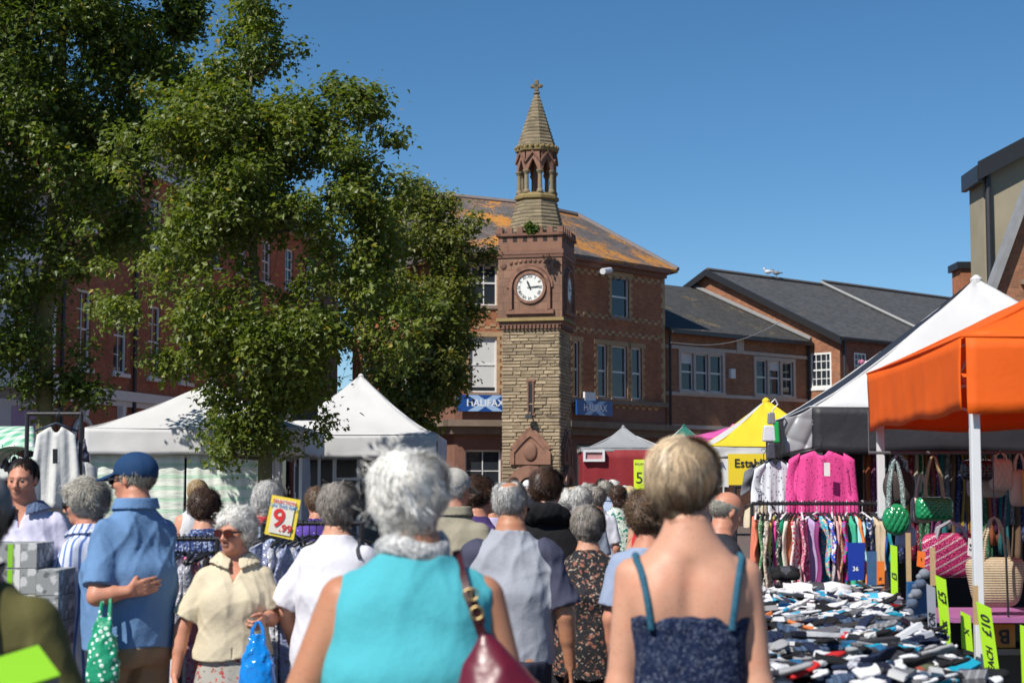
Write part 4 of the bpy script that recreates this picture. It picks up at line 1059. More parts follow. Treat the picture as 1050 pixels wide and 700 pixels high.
gazebo('small green and white gazebo peeking out behind the red kiosk', xg, xg + 2.4, 56, 58.6, 2.7, P(690, 436, 57).z, .25, M['tent_green'], M['tent_white'], roofmats=[M['tent_green'], M['tent_white'], M['tent_green'], M['tent_white']])
xg = P(699, 450, 33).x
gazebo('bright pink gazebo between the kiosk and the yellow one', xg, xg + 2.4, 33, 36, P(700, 449, 33).z, P(735, 437, 34.5).z, .3, M['tent_pink'], M['tent_pink'])
# yellow gazebo
YY = 24; xg = P(729, 458, YY).x
g5 = gazebo('yellow gazebo with white valance beside the clothes rail', xg, xg + 1.95, YY, YY + 2.6, P(729, 457, YY).z, P(792, 411, YY + 1.3).z, .16, M['tent_yellow'], M['tent_white'], roofmats=[M['tent_yellow'], M['tent_yellow'], M['tent_yellow'], M['tent_white']])
a, b = P(747, 497, 23.6), P(806, 465, 23.6)
bn = thing('banner', 'yellow banner with dark lettering hung under the yellow gazebo', 'banner', (a.x, 23.6, a.z))
q = MB(); q.box(a.x, b.x, 23.6, 23.62, a.z, b.z); q.build('sheet', plain((.75, .55, .02), .6, .05), bn)
text(bn, 'Established', M['ink'], (P(780, 476, 23.59).x, 23.595, P(748, 475, 23.59).z), (1, 0, 0), (0, 0, 1), .115, bold=.015)
text(bn, 'Bedding', M['ink'], (P(788, 489, 23.59).x, 23.595, P(748, 489, 23.59).z), (1, 0, 0), (0, 0, 1), .09, bold=.012)
a, b = P(734, 499, 23.9), P(747, 470, 23.9)
bn = thing('price_board', 'white board with blue A just left of the yellow banner', 'sign', (a.x, 23.9, a.z)); q = MB(); q.box(a.x, b.x, 23.9, 23.92, a.z, b.z); q.build('board', M['white_metal'], bn)
text(bn, 'A', M['sign_blue'], ((a.x + b.x) / 2, 23.89, (a.z + b.z) / 2 + .1), (1, 0, 0), (0, 0, 1), .1)
# black & white gazebo
BX = P(833, 417, 14.8)
g6 = gazebo('black and white gazebo with dark valance over the handbag stall', BX.x, BX.x + 3.5, 14.8, 17.8, BX.z, P(1008, 286, 16.1).z, .4, M['tent_white'], M['tent_dark'], roofmats=[M['tent_white'], M['tent_dark'], M['tent_dark'], M['tent_dark']], curve=1.12, sag=.03, rot=math.radians(3.2))
xq = P(948, 333, 19.4).x
gazebo('white topped gazebo showing behind the black and white one', xq - 1.15, xq + 1.45, 18.1, 20.7, 2.45, P(948, 333, 19.4).z, .3, M['tent_white'], M['tent_dark'], curve=1.1, rot=math.radians(8))
# orange gazebo
OX = 2.53
g7 = gazebo('bright orange gazebo on white poles over the bargain stall', OX, OX + 3, 9.5, 12.6, 2.44, 3.18, .42, M['tent_orange'], M['tent_orange'], curve=1.05, sag=.02, wr=.009, rot=math.radians(2.2))

# ------------------------------------------------------------------ light, sky, camera
SUN = Vector((-.62, -.72, 1.0)).normalized()
el = math.asin(SUN.z); az = math.atan2(SUN.x, SUN.y)
w = bpy.data.worlds.new('World'); SC.world = w; w.use_nodes = True; nt = w.node_tree
bg = nt.nodes['Background']; sky = nt.nodes.new('ShaderNodeTexSky'); sky.sky_type = 'NISHITA'; sky.sun_disc = False
sky.sun_elevation = el; sky.sun_rotation = az; sky.air_density = .75; sky.dust_density = 0.0; sky.ozone_density = 4.0; sky.altitude = 50
hs_ = nt.nodes.new('ShaderNodeHueSaturation'); hs_.inputs['Saturation'].default_value = 1.18; hs_.inputs['Hue'].default_value = .494; nt.links.new(sky.outputs[0], hs_.inputs['Color']); nt.links.new(hs_.outputs[0], bg.inputs[0]); bg.inputs[1].default_value = .086
L = bpy.data.lights.new('sun', 'SUN'); L.energy = 4.8; L.angle = math.radians(.53); L.color = (1, .95, .87)
lo = bpy.data.objects.new('sun', L); COL.objects.link(lo); lo.rotation_euler = SUN.to_track_quat('Z', 'Y').to_euler()
cam = bpy.data.cameras.new('camera'); co = bpy.data.objects.new('camera', cam); COL.objects.link(co); SC.camera = co
co.location = (0, 0, EYE); co.rotation_euler = (PI / 2 + PITCH, 0, 0); cam.sensor_width = 36; cam.lens = 36 * F / 1050; cam.clip_end = 3000; cam.clip_start = .05
cam.dof.use_dof = True; cam.dof.focus_distance = 19; cam.dof.aperture_fstop = 5.0
SC.view_settings.view_transform = 'Standard'; SC.view_settings.look = 'None'; SC.view_settings.gamma = 1; SC.view_settings.exposure = .30; SC.view_settings.use_curve_mapping = False
SC.cycles.max_bounces = 6; SC.cycles.transparent_max_bounces = 8; SC.cycles.use_adaptive_sampling = True
# ------------------------------------------------------------------ signed distance figures
V3 = lambda *a: np.array(a, dtype=np.float32)
def smin(a, b, k):
    h = np.clip(.5 + .5 * (b - a) / k, 0, 1); return b + (a - b) * h - k * h * (1 - h)
def capsule(p, a, b, ra, rb):
    ab = b - a; t = np.clip(((p - a) @ ab) / max(1e-9, float(ab @ ab)), 0, 1)
    return np.linalg.norm(p - a - t[:, None] * ab, axis=1) - (ra + (rb - ra) * t)
def ellip(p, c, r, R=None):
    q = p - c
    if R is not None: q = q @ R
    k0 = np.linalg.norm(q / r, axis=1); k1 = np.linalg.norm(q / (r * r), axis=1)
    return k0 * (k0 - 1) / np.maximum(k1, 1e-6)
def loft(p, prof):
    """prof rows: z, half width, half depth, centre y, centre x"""
    z = p[:, 2]; Z = prof[:, 0]
    a = np.interp(z, Z, prof[:, 1]); b = np.interp(z, Z, prof[:, 2]); cy = np.interp(z, Z, prof[:, 3]); cx = np.interp(z, Z, prof[:, 4])
    x = np.abs(p[:, 0] - cx); y = np.abs(p[:, 1] - cy); e = 2.3
    k = ((x / a) ** e + (y / b) ** e) ** (1 / e)
    r = np.sqrt(x * x + y * y) + 1e-6
    d = (k - 1) * np.minimum(r / np.maximum(k, .05), np.minimum(a, b) * 1.4)
    dz = np.maximum(Z[0] - z, z - Z[-1])
    return np.maximum(d, dz)
def smooth_prof(pr, n=70, sg=2.2):
    Z = np.linspace(pr[0, 0], pr[-1, 0], n); out = [Z]
    kx = np.arange(-8, 9); g = np.exp(-.5 * (kx / sg) ** 2); g /= g.sum()
    for c in range(1, 5):
        v = np.interp(Z, pr[:, 0], pr[:, c]); v = np.convolve(np.pad(v, 8, mode='reflect', reflect_type='odd'), g, 'valid'); out.append(v)
    return np.stack(out, 1)
def folds(p, seed=0, f=1.0):
    q = p + .025 * np.sin(p[:, [1, 2, 0]] * 11 * f + seed) + .01 * np.sin(p[:, [2, 0, 1]] * 27 * f + seed * 2)
    a = np.sin(q @ V3(24, 8, -9) * f + seed); b = np.sin(q @ V3(-19, 14, 13) * f + seed * 2.3); c = np.sin(q @ V3(8, -23, 17) * f + seed * 1.7); d = np.sin(q @ V3(41, 22, 6) * f + seed * .6)
    amp = .6 + .4 * np.sin(q @ V3(5, 7, 9) + seed)
    e = np.sin(q @ V3(-33, 11, -37) * f + seed * 1.1)
    return ((1 - np.abs(a)) ** 2 * .6 + (1 - np.abs(b)) ** 2 * .55 + (1 - np.abs(c)) ** 2 * .45 + (1 - np.abs(d)) ** 2 * .3 + (1 - np.abs(e)) ** 2 * .12) * amp - .25
def snet(fn, lo, hi, h):
    lo = np.array(lo, dtype=np.float32); hi = np.array(hi, dtype=np.float32); cs = 4
    nc = np.ceil((hi - lo) / (h * cs)).astype(int) + 1; n = (nc - 1) * cs + 1
    ax = [lo[i] + np.arange(nc[i]) * h * cs for i in range(3)]
    G = np.stack(np.meshgrid(*ax, indexing='ij'), -1).reshape(-1, 3).astype(np.float32)
    vc = fn(G).reshape(nc)
    near = np.abs(vc) < h * cs * 1.9
    val = vc
    for a in range(3): val = np.repeat(val, cs, axis=a)
    nr = near
    for a in range(3): nr = np.repeat(nr, cs, axis=a)
    # centre the repetition on the coarse nodes
    sh = cs // 2
    val = val[sh:sh + n[0], sh:sh + n[1], sh:sh + n[2]].copy(); nr = nr[sh:sh + n[0], sh:sh + n[1], sh:sh + n[2]]
    idx = np.argwhere(nr)
    if len(idx) == 0: return np.zeros((0, 3)), np.zeros((0, 4), dtype=np.int32)
    val[nr] = fn((lo + idx * h).astype(np.float32))
    ins = val < 0
    cnt = np.zeros(np.array(val.shape) - 1, dtype=np.int8)
    for i in (0, 1):
        for j in (0, 1):
            for k in (0, 1): cnt += ins[i:n[0] - 1 + i, j:n[1] - 1 + j, k:n[2] - 1 + k]
    act = (cnt > 0) & (cnt < 8); cells = np.argwhere(act)
    if len(cells) == 0: return np.zeros((0, 3)), np.zeros((0, 4), dtype=np.int32)
    vid = -np.ones(cnt.shape, dtype=np.int32); vid[act] = np.arange(len(cells))
    S = np.zeros((len(cells), 3)); C = np.zeros(len(cells))
    corners = [(i, j, k) for i in (0, 1) for j in (0, 1) for k in (0, 1)]
    cv = {c: val[cells[:, 0] + c[0], cells[:, 1] + c[1], cells[:, 2] + c[2]] for c in corners}
    for c0 in corners:
        for a in range(3):
            if c0[a]: continue
            c1 = list(c0); c1[a] = 1; c1 = tuple(c1); v0, v1 = cv[c0], cv[c1]; m = (v0 < 0) != (v1 < 0)
            t = np.where(m, v0 / np.where(m, v0 - v1, 1), 0)
            e = np.tile(np.array(c0, dtype=float), (len(cells), 1)); e[:, a] += t
            S[m] += e[m]; C[m] += 1
    V = lo + (cells + S / C[:, None]) * h
    Fs = []
    for a in range(3):
        b, c = (a + 1) % 3, (a + 2) % 3
        sl0 = [slice(None)] * 3; sl1 = [slice(None)] * 3; sl0[a] = slice(0, -1); sl1[a] = slice(1, None)
        ch = ins[tuple(sl0)] != ins[tuple(sl1)]
        e = np.argwhere(ch); ok = (e[:, b] > 0) & (e[:, c] > 0) & (e[:, b] < n[b] - 1) & (e[:, c] < n[c] - 1); e = e[ok]
        def g(db, dc):
            q = e.copy(); q[:, b] += db; q[:, c] += dc; return vid[q[:, 0], q[:, 1], q[:, 2]]
        q = np.stack([g(-1, -1), g(0, -1), g(0, 0), g(-1, 0)], 1)
        fl = ins[e[:, 0], e[:, 1], e[:, 2]]
        q[~fl] = q[~fl][:, ::-1]
        Fs.append(q[(q >= 0).all(1)])
    return V, np.concatenate(Fs).astype(np.int32)

def rotz(a): c, s = math.cos(a), math.sin(a); return np.array([[c, -s, 0], [s, c, 0], [0, 0, 1]], dtype=np.float32)
def rotx(a): c, s = math.cos(a), math.sin(a); return np.array([[1, 0, 0], [0, c, -s], [0, s, c]], dtype=np.float32)
def roty(a): c, s = math.cos(a), math.sin(a); return np.array([[c, 0, s], [0, 1, 0], [-s, 0, c]], dtype=np.float32)

# materials for people
def skin_mat(c):
    t = NT('skin'); co = t.co(); n = t.noise(co, 7, 5, .6)
    col = t.mix(n, sc3(c, .82), (c[0] * 1.12, c[1] * 1.02, c[2] * 1.0)); bl = t.ramp(t.noise(co, 16, 3), [(.5, 0.0), (.75, 1.0)])
    col = t.mix(t.math('MULTIPLY', bl, .35), col, (c[0] * 1.0, c[1] * .62, c[2] * .55))
    v = t.n('ShaderNodeTexVoronoi'); v.inputs['Scale'].default_value = 26; t.l(co, v.inputs['Vector']); ml = t.ramp(v.outputs['Distance'], [(.07, 1.0), (.10, 0.0)]); col = t.mix(t.math('MULTIPLY', ml, .45), col, sc3(c, .38))
    fr = t.ramp(t.noise(co, 130, 2), [(.60, 0.0), (.68, 1.0)]); col = t.mix(t.math('MULTIPLY', fr, .4), col, sc3(c, .5))
    col = t.tinted(col); t.bump(t.noise(co, 90, 4), .12, .002); m = t.fin(col, .5, spec=.35)
    t.b.inputs['Subsurface Weight'].default_value = .06; t.b.inputs['Subsurface Radius'].default_value = (.02, .006, .003)
    return m
def hair_mat(c, c2=None, rough=.45):
    t = NT('hair'); co = t.co(); col = t.tinted(t.mix(t.noise(co, 12, 3), c, c2 or sc3(c, .7))); return t.fin(col, rough, spec=.4)
def cloth_mat(c, bump=.4, var=.08, rough=.85, fine=True, spec=.25):
    t = NT('cloth'); co = t.co(); col = t.mix(t.noise(co, 5, 5), sc3(c, 1 - var), sc3(c, 1 + var))
    if fine: col = t.mix(t.ramp(t.noise(t.co(scale=(1, 1, .6)), 260, 2), [(.35, 0.0), (.65, .25)]), col, sc3(c, .72))
    h = t.math('ADD', t.noise(co, 14, 4), t.math('MULTIPLY', t.noise(co, 300, 2), .08)); t.bump(h, bump, .012); return t.fin(col, rough, spec=spec)
def spots_mat(base, cols, sc=22, thr=.5, sc2=None, bump=.3, rand=1.0, smooth=.03):
    """scattered flowers or blots of several colours on a ground colour"""
    t = NT('print'); co = t.co(); wob = t.mix(.06, co, t.noise(co, sc * .9, 3, out=1), 'ADD'); col = base
    for i, c in enumerate(cols):
        v = t.n('ShaderNodeTexVoronoi'); v.inputs['Scale'].default_value = sc * (1 + .37 * i); v.inputs['Randomness'].default_value = rand
        mp = t.n('ShaderNodeMapping'); mp.inputs['Location'].default_value = (i * 3.1, i * 1.7, i * 5.3); t.l(wob, mp.inputs[0]); t.l(mp.outputs[0], v.inputs['Vector'])
        m = t.ramp(v.outputs['Distance'], [(max(0, thr - smooth - .06 * i), 1.0), (thr + smooth - .06 * i, 0.0)]); col = t.mix(m, col, c)
    t.bump(t.noise(co, 14, 4), bump, .012); return t.fin(col, .85, spec=.25)
def stripes_mat(a, b, sc=120, axis=0, duty=.0):
    t = NT('stripes'); co = t.co(); s = t.n('ShaderNodeSeparateXYZ'); t.l(co, s.inputs[0])
    w = t.math('SINE', t.math('MULTIPLY', s.outputs[axis], sc)); col = t.mix(t.ramp(w, [(.45 + duty, 0.0), (.6 + duty, 1.0)]), a, b)
    t.bump(t.noise(co, 14, 4), .3, .012); return t.fin(col, .85)
LENS = plain((.012, .01, .01), .08, .1, 8, 0)

HAIRC = {'white': ((.88, .86, .81), (.74, .72, .67)), 'grey': ((.46, .43, .37), (.27, .25, .21)), 'silver': ((.60, .58, .55), (.42, .41, .39)), 'darkgrey': ((.36, .32, .28), (.20, .175, .15)),
         'blonde': ((.66, .52, .35), (.38, .27, .16)), 'brown': ((.085, .045, .026), (.05, .028, .018)), 'dark': ((.035, .024, .018), (.02, .014, .011)), 'lightbrown': ((.17, .105, .06), (.10, .06, .035)), 'longblonde': ((.5, .36, .19), (.33, .22, .11))}
HM = {k: hair_mat(*v) for k, v in HAIRC.items()}
SK = {'fair': skin_mat((.58, .32, .215)), 'tan': skin_mat((.46, .225, .13)), 'ruddy': skin_mat((.54, .255, .165)), 'pale': skin_mat((.64, .41, .32))}
TOTV = [0]
def person(label, x, y, yaw=0, H=1.7, sex='f', girth=1.0, belly=0.0, sh=1.0, skin='fair', head=(0, 0), hair=None, top=None, bottom=None, arms=({}, {}), res=.009, group=None, glasses=None, cap=None, lean=0, stride=.12, extras=None, z0=0, shoe=(.03, .03, .03), tintup=None):
    """local frame: x right, y forward (the way the person faces), z up. yaw 0 faces away from the camera"""
    k = H / 1.75
    male = sex == 'm'
    sw = (.166 if male else .147) * sh * k
    hwid = (.165 if male else .180) * girth * k; ww = (.150 if male else .138) * girth * k; cw = (.170 if male else .152) * (1 + (girth - 1) * .8) * k
    hd = .118 * girth * k; wd = (.108 * girth + belly) * k; cd = (.118 if male else .112) * (1 + (girth - 1) * .8) * k
    prof = np.array([[.80 * k, hwid * .93, hd * .9, 0, 0], [.90 * k, hwid, hd, -.005, 0], [1.0 * k, hwid * .93, (hd + wd) / 2, belly * .35, 0], [1.10 * k, ww, wd, belly * .45, 0], [1.22 * k, (ww + cw) / 2 * 1.01, (wd + cd) / 2, belly * .25, 0],
                     [1.32 * k, cw, cd, 0, 0], [1.39 * k, cw * .98, cd * .9, -.008, 0], [1.43 * k, sw * .92, cd * .74, -.014, 0], [1.465 * k, sw * .70, cd * .60, -.018, 0], [1.50 * k, sw * .46, cd * .50, -.018, 0], [1.535 * k, sw * .34, cd * .44, -.014, 0]], dtype=np.float64)
    prof0 = prof.copy(); prof = smooth_prof(prof)
    S = [V3(-sw, -.01, 1.388 * k), V3(sw, -.01, 1.388 * k)]
    ar = (1.0 + (girth - 1) * .7) * k * (1.0 if male else .93)
    E, Wr, HD = [], [], []
    for i, sg in enumerate((-1, 1)):
        a = arms[i] or {}
        e = a.get('e', (.055, -.03, -.285)); w_ = a.get('w', (.0, .07, -.245))
        E.append(S[i] + V3(sg * e[0], e[1], e[2]) * k); Wr.append(E[i] + V3(sg * w_[0], w_[1], w_[2]) * k); HD.append(a)
    nb = V3(0, -.015, 1.46 * k); hc = V3(0, .015, 1.625 * k)
    RH = rotz(head[0]) @ rotx(head[1]) @ roty(head[2] if len(head) > 2 else 0); hs = k * (.955 if male else .925) * (1 + max(0, 1.68 - H) * .45)
    HR = lambda v: hc + (RH @ V3(*v)) * hs
    hl = lambda p: ((p - hc) @ RH) / hs
    st = stride * k
    hips = [V3(-.088 * k * girth ** .5, 0, .9 * k), V3(.088 * k * girth ** .5, 0, .9 * k)]
    ank = [V3(-.10 * k, st, .08 * k), V3(.10 * k, -st, .08 * k)]
    knee = [(h_ + a_) / 2 + V3(0, .03 * k + abs(st) * .15, .02 * k) for h_, a_ in zip(hips, ank)]
    lr = k * (1 + (girth - 1) * .6)
    neckr = (.060 if male else .051) * k * (1 + (girth - 1) * .4)
    def arm_d(p, i, off=0.0):
        d = capsule(p, S[i], E[i], .053 * ar + off, .041 * ar + off)
        d = smin(d, capsule(p, E[i], Wr[i], .041 * ar + off, .027 * ar + off), .02)
        return smin(d, capsule(p, E[i] + (Wr[i] - E[i]) * .05, E[i] + (Wr[i] - E[i]) * .45, .038 * ar + off, .036 * ar + off), .02)
    def leg_d(p, i, off=0.0, flare=0.0):
        d = capsule(p, hips[i], knee[i], .085 * lr + off, .055 * lr + off)
        d = smin(d, capsule(p, knee[i], ank[i], .052 * lr + off, .038 * lr + off + flare), .03)
        return smin(d, ellip(p, (knee[i] * .65 + ank[i] * .35) + V3(0, -.02 * k, 0), V3(.05, .055, .11) * lr + off), .03)
    def neck_d(p, off=0.0): return capsule(p, nb - V3(0, .01, 0), hc + V3(0, -.025, -.06) * k, neckr * 1.12 + off, neckr + off)
    def torso_d(p):
        d = loft(p, prof)
        if not male:
            for s in (-1, 1): d = smin(d, ellip(p, V3(s * .075 * k, cd * .72, 1.265 * k), V3(.072, .062, .07) * k * girth), .035)
        for s in (-1, 1):
            d = smin(d, ellip(p, V3(s * .075 * k, -hd * .62, .875 * k), V3(.085, .075, .09) * k * girth), .04)
            d = smin(d, ellip(p, V3(s * sw * .55, -cd * .62, 1.33 * k), V3(.075, .035, .09) * k), .04)
        d = -smin(-d, capsule(p, V3(0, -cd * 1.16 - .006, 1.10 * k), V3(0, -cd * 1.03, 1.42 * k), .016, .012), .035)
        for s in (-1, 1): d = smin(d, ellip(p, V3(s * .082 * k, -cd * .80, 1.315 * k), V3(.042, .028, .075) * k, roty(s * -.25)), .022)
        return d
    def head_d(p):
        q = hl(p)
        d = ellip(q, V3(0, -.018, .035), V3(.074, .094, .084))
        d = smin(d, ellip(q, V3(0, .028, -.02), V3(.062, .062, .082)), .03)
        d = smin(d, ellip(q, V3(0, .045, -.082), V3(.036, .038, .028)), .03)          # chin
        for s in (-1, 1):
            d = smin(d, ellip(q, V3(s * .036, .062, -.018), V3(.024, .02, .02)), .02)  # cheek
            d = smin(d, capsule(q, V3(s * .012, .088, .027), V3(s * .045, .072, .024), .008, .006), .014)
            d = -smin(-d, ellip(q, V3(s * .030, .098, .006), V3(.017, .014, .010)), .010)
            d = smin(d, ellip(q, V3(s * .076, -.004, .0), V3(.009, .017, .030), rotz(s * -.35)), .008)
            d = smin(d, ellip(q, V3(s * .013, .100, -.030), V3(.010, .010, .008)), .008)
        d = smin(d, capsule(q, V3(0, .088, .018), V3(0, .112, -.024), .007, .0115), .010)
        d = smin(d, ellip(q, V3(0, .092, -.053), V3(.024, .009, .0055)), .006)
        d = smin(d, ellip(q, V3(0, .089, -.064), V3(.020, .009, .006)), .006)
        return d * hs
    hand_data = []
    for i, sg in enumerate((-1, 1)):
        f = (Wr[i] - E[i]); f = f / np.linalg.norm(f); a = HD[i]
        if 'hd' in a: f = V3(*[a['hd'][0] * sg, a['hd'][1], a['hd'][2]]); f /= np.linalg.norm(f)
        n = V3(*a.get('pn', (-1, 0, 0))) * V3(sg, 1, 1); n = n - f * (n @ f); n /= np.linalg.norm(n)     # palm normal
        s = np.cross(n, f) * sg; 
        if 'flip' in a: s = -s
        # thumb side = +t
        t = s * 1.0
        if t[1] < 0 and 'flip' not in a and 'keep' not in a: t = -t
        hk = k * (1.0 if male else .92); curl = a.get('curl', .45); ch = []
        w0 = Wr[i]
        for j, (o, L) in enumerate(((.030, .040), (.010, .045), (-.010, .042), (-.028, .034))):
            kn = w0 + f * (.088 - .006 * abs(j - 1)) * hk + t * o * hk
            ch.append((w0 + f * .01 * hk + t * o * .6 * hk, kn, .0125 * hk, .0105 * hk))
            d1 = f * math.cos(curl * .8) + n * math.sin(curl * .8); d2 = f * math.cos(curl * 2.0) + n * math.sin(curl * 2.0); d3 = f * math.cos(curl * 3.0) + n * math.sin(curl * 3.0)
            a1 = kn + d1 * L * hk; a2 = a1 + d2 * L * .65 * hk; a3 = a2 + d3 * L * .5 * hk
            ch += [(kn, a1, .0098 * hk, .0085 * hk), (a1, a2, .0085 * hk, .0078 * hk), (a2, a3, .0078 * hk, .0065 * hk)]
        tb = w0 + f * .02 * hk + t * .022 * hk; t1 = tb + (f * .7 + t * .6 + n * .35) * .042 * hk; t2 = t1 + (f * .85 + t * .2 + n * .5) * .034 * hk; t3 = t2 + (f * .9 + n * .4) * .024 * hk
        ch += [(tb, t1, .0145 * hk, .012 * hk), (t1, t2, .011 * hk, .0098 * hk), (t2, t3, .0098 * hk, .0075 * hk)]
        hand_data.append((ch, w0 + f * .09 * hk))
    def hands_d(p, i):
        out = np.full(len(p), 9.0, dtype=np.float32); c = hand_data[i][1]
        m = np.linalg.norm(p - c, axis=1) < .16
        if not m.any(): return np.maximum(np.linalg.norm(p - c, axis=1) - .13, .02)
        q = p[m]; palm = None; d = None
        for (a, b, ra, rb) in hand_data[i][0]:
            e = capsule(q, a, b, ra, rb); isp = (a @ a) is None
            d = e if d is None else smin(d, e, .0045)
        # fill the palm
        out[m] = d; out[~m] = np.linalg.norm(p[~m] - c, axis=1) - .13
        return out
    def body_d(p):
        d = torso_d(p)
        for i in (0, 1):
            d = smin(d, arm_d(p, i), .028); d = smin(d, leg_d(p, i), .03)
        d = smin(d, neck_d(p), .035 if male else .045)
        d = smin(d, head_d(p), .012)
        for i in (0, 1): d = smin(d, hands_d(p, i), .008)
        return d
    ln = math.tan(lean)
    root_M = dict(loc=(x, y, z0), rz=yaw)
    allp = np.array([*E, *Wr, *[h[1] for h in hand_data], *S, *ank])
    lo = np.minimum(allp.min(0) - .14, [-.24 * k * girth, -.24 * k * girth - belly * .2, 0]); hi = np.maximum(allp.max(0) + .14, [.24 * k * girth, .24 * k * girth + belly, H + .06])
    lo[2] = .0; hi[2] = H + .08
    vis = .55 if res < .012 else 0
    def shear(V):
        V = V.copy(); V[:, 1] += ln * np.maximum(V[:, 2] - .9 * k, 0); return V
    V, Fc = snet(body_d, lo, hi, res)
    TOTV[0] += len(V)
    q = hl(V.astype(np.float32)); tn = np.ones(len(V))
    lips = (ellip(q, V3(0, .095, -.058), V3(.026, .02, .011)) < 0); tn[lips] = .68
    for s in (-1, 1):
        tn[ellip(q, V3(s * .030, .09, .026), V3(.020, .02, .0042)) < 0] = .45       # eyebrows
        tn[ellip(q, V3(s * .030, .095, .004), V3(.019, .02, .009)) < 0] *= .72
        tn[ellip(q, V3(s * .014, .100, -.040), V3(.005, .012, .004)) < 0] = .35
    if tintup is not None: tn *= tintup(V)
    P_ = mesh_obj('person', shear(V), Fc, SK[skin], None, smooth=True, world=False, ptint=tn, **root_M)
    tag(P_, label, 'person', group)
    def child(name, fn, mat, lo_, hi_, h=None, par=None, ptint=None, sm=True):
        V, Fc = snet(fn, lo_, hi_, h or res)
        if len(V) == 0: return None
        TOTV[0] += len(V)
        return mesh_obj(name, shear(V), Fc, mat, par or P_, smooth=sm, world=False, ptint=None if ptint is None else ptint(V))
    cm = lambda c: c if not isinstance(c, tuple) else cloth_mat(c)
    sd = (x * 3.3 + y * 1.7) % 6
    # ---- bottom
    bt = bottom or dict(c=(.05, .05, .07)); kind = bt.get('k', 'trousers'); bz = min(bt.get('waist', 1.02), (top or {}).get('hem', .86) + .014) * k
    if kind in ('trousers', 'shorts'):
        cut = (.06 if kind == 'trousers' else .47) * k
        pf = smooth_prof(prof0); pf[:, 1] += .014; pf[:, 2] += .014
        def bd(p):
            d = loft(p, pf)
            for s in (-1, 1): d = smin(d, ellip(p, V3(s * .075 * k, -hd * .62, .875 * k), V3(.085, .075, .09) * k * girth + .014), .04)
            for i in (0, 1): d = smin(d, leg_d(p, i, .016, .02 if kind == 'trousers' else 0), .03)
            return np.maximum(np.maximum(d - folds(p, sd) * .010, p[:, 2] - bz), cut - p[:, 2])
        child('trousers' if kind == 'trousers' else 'shorts', bd, cm(bt['c']), (lo[0], min(lo[1], -.35), cut - .03), (hi[0], max(hi[1], .35), bz + .03), max(res, .009))
    else:
        hz = bt.get('hem', .35) * k
        pf = np.array([[hz - .02, hwid * 1.5, hd * 1.9, 0, 0], [.7 * k, hwid * 1.18, hd * 1.4, 0, 0], [.88 * k, hwid * 1.06, hd * 1.15, 0, 0], [1.04 * k, ww * 1.05, wd * 1.08, belly * .45, 0]])
        def bd(p):
            th = np.arctan2(p[:, 1], p[:, 0]); rip = .018 * np.sin(th * 9 + sd + np.sin(th * 3) * 1.5) * np.clip((.95 * k - p[:, 2]) / .5, 0, 1)
            return np.maximum(np.maximum(loft(p, pf) - rip - folds(p, sd) * .006, p[:, 2] - bz), hz - p[:, 2])
        child('skirt', bd, cm(bt['c']), (lo[0] - .1, -.4, hz - .03), (hi[0] + .1, .4, bz + .03), max(res, .009))
    # ---- top
    tp = top or dict(k='tee', c=(.4, .4, .4)); kd = tp.get('k', 'tee'); loose = tp.get('loose', .012)
    hem = tp.get('hem', .86) * k; slv = tp.get('slv', .62); nkz = tp.get('neck', 1.505) * k; off = tp.get('off', .010)
    pf = prof0.copy(); pf[:, 1] += off; pf[:, 2] += off
    bi = 5; a_b, d_b = pf[bi, 1] * .97, pf[bi, 2] * .98
    hang = tp.get('hang', .75)
    for r in range(len(pf)):
        if pf[r, 0] < pf[bi, 0]:
            f_ = hang * (1 if r > 1 else .95)
            pf[r, 1] = max(pf[r, 1] + loose, (a_b + loose) * f_ + pf[r, 1] * (1 - f_)); pf[r, 2] = max(pf[r, 2] + loose, (max(d_b, pf[3, 2]) + loose) * f_ + pf[r, 2] * (1 - f_))
            pf[r, 3] = pf[r, 3] * (1 - f_) + belly * .45 * f_
    if hem < pf[0, 0]: pf = np.vstack([[hem - .05, *pf[0, 1:]], pf])
    pf = smooth_prof(pf, 80, 2.6); fa = tp.get('fold', .009) * .8
    def sleeve_d(p, i):
        a, b, c = S[i], E[i], Wr[i]; so = off + tp.get('so', .014)
        if slv <= 1:
            e = a + (b - a) * slv; d = capsule(p, a, e + (b - a) * .2, .054 * ar + so * .25, (.056 - .012 * slv) * ar + so)
            u = (b - a) / np.linalg.norm(b - a); return np.maximum(d, (p - e) @ u)
        e = b + (c - b) * (slv - 1); d = smin(capsule(p, a, b, .054 * ar + so * .25, .045 * ar + so), capsule(p, b, e + (c - b) * .1, .044 * ar + so, .034 * ar + so), .02)
        u = (c - b) / np.linalg.norm(c - b); return np.maximum(d, np.minimum((p - e) @ u, 9))
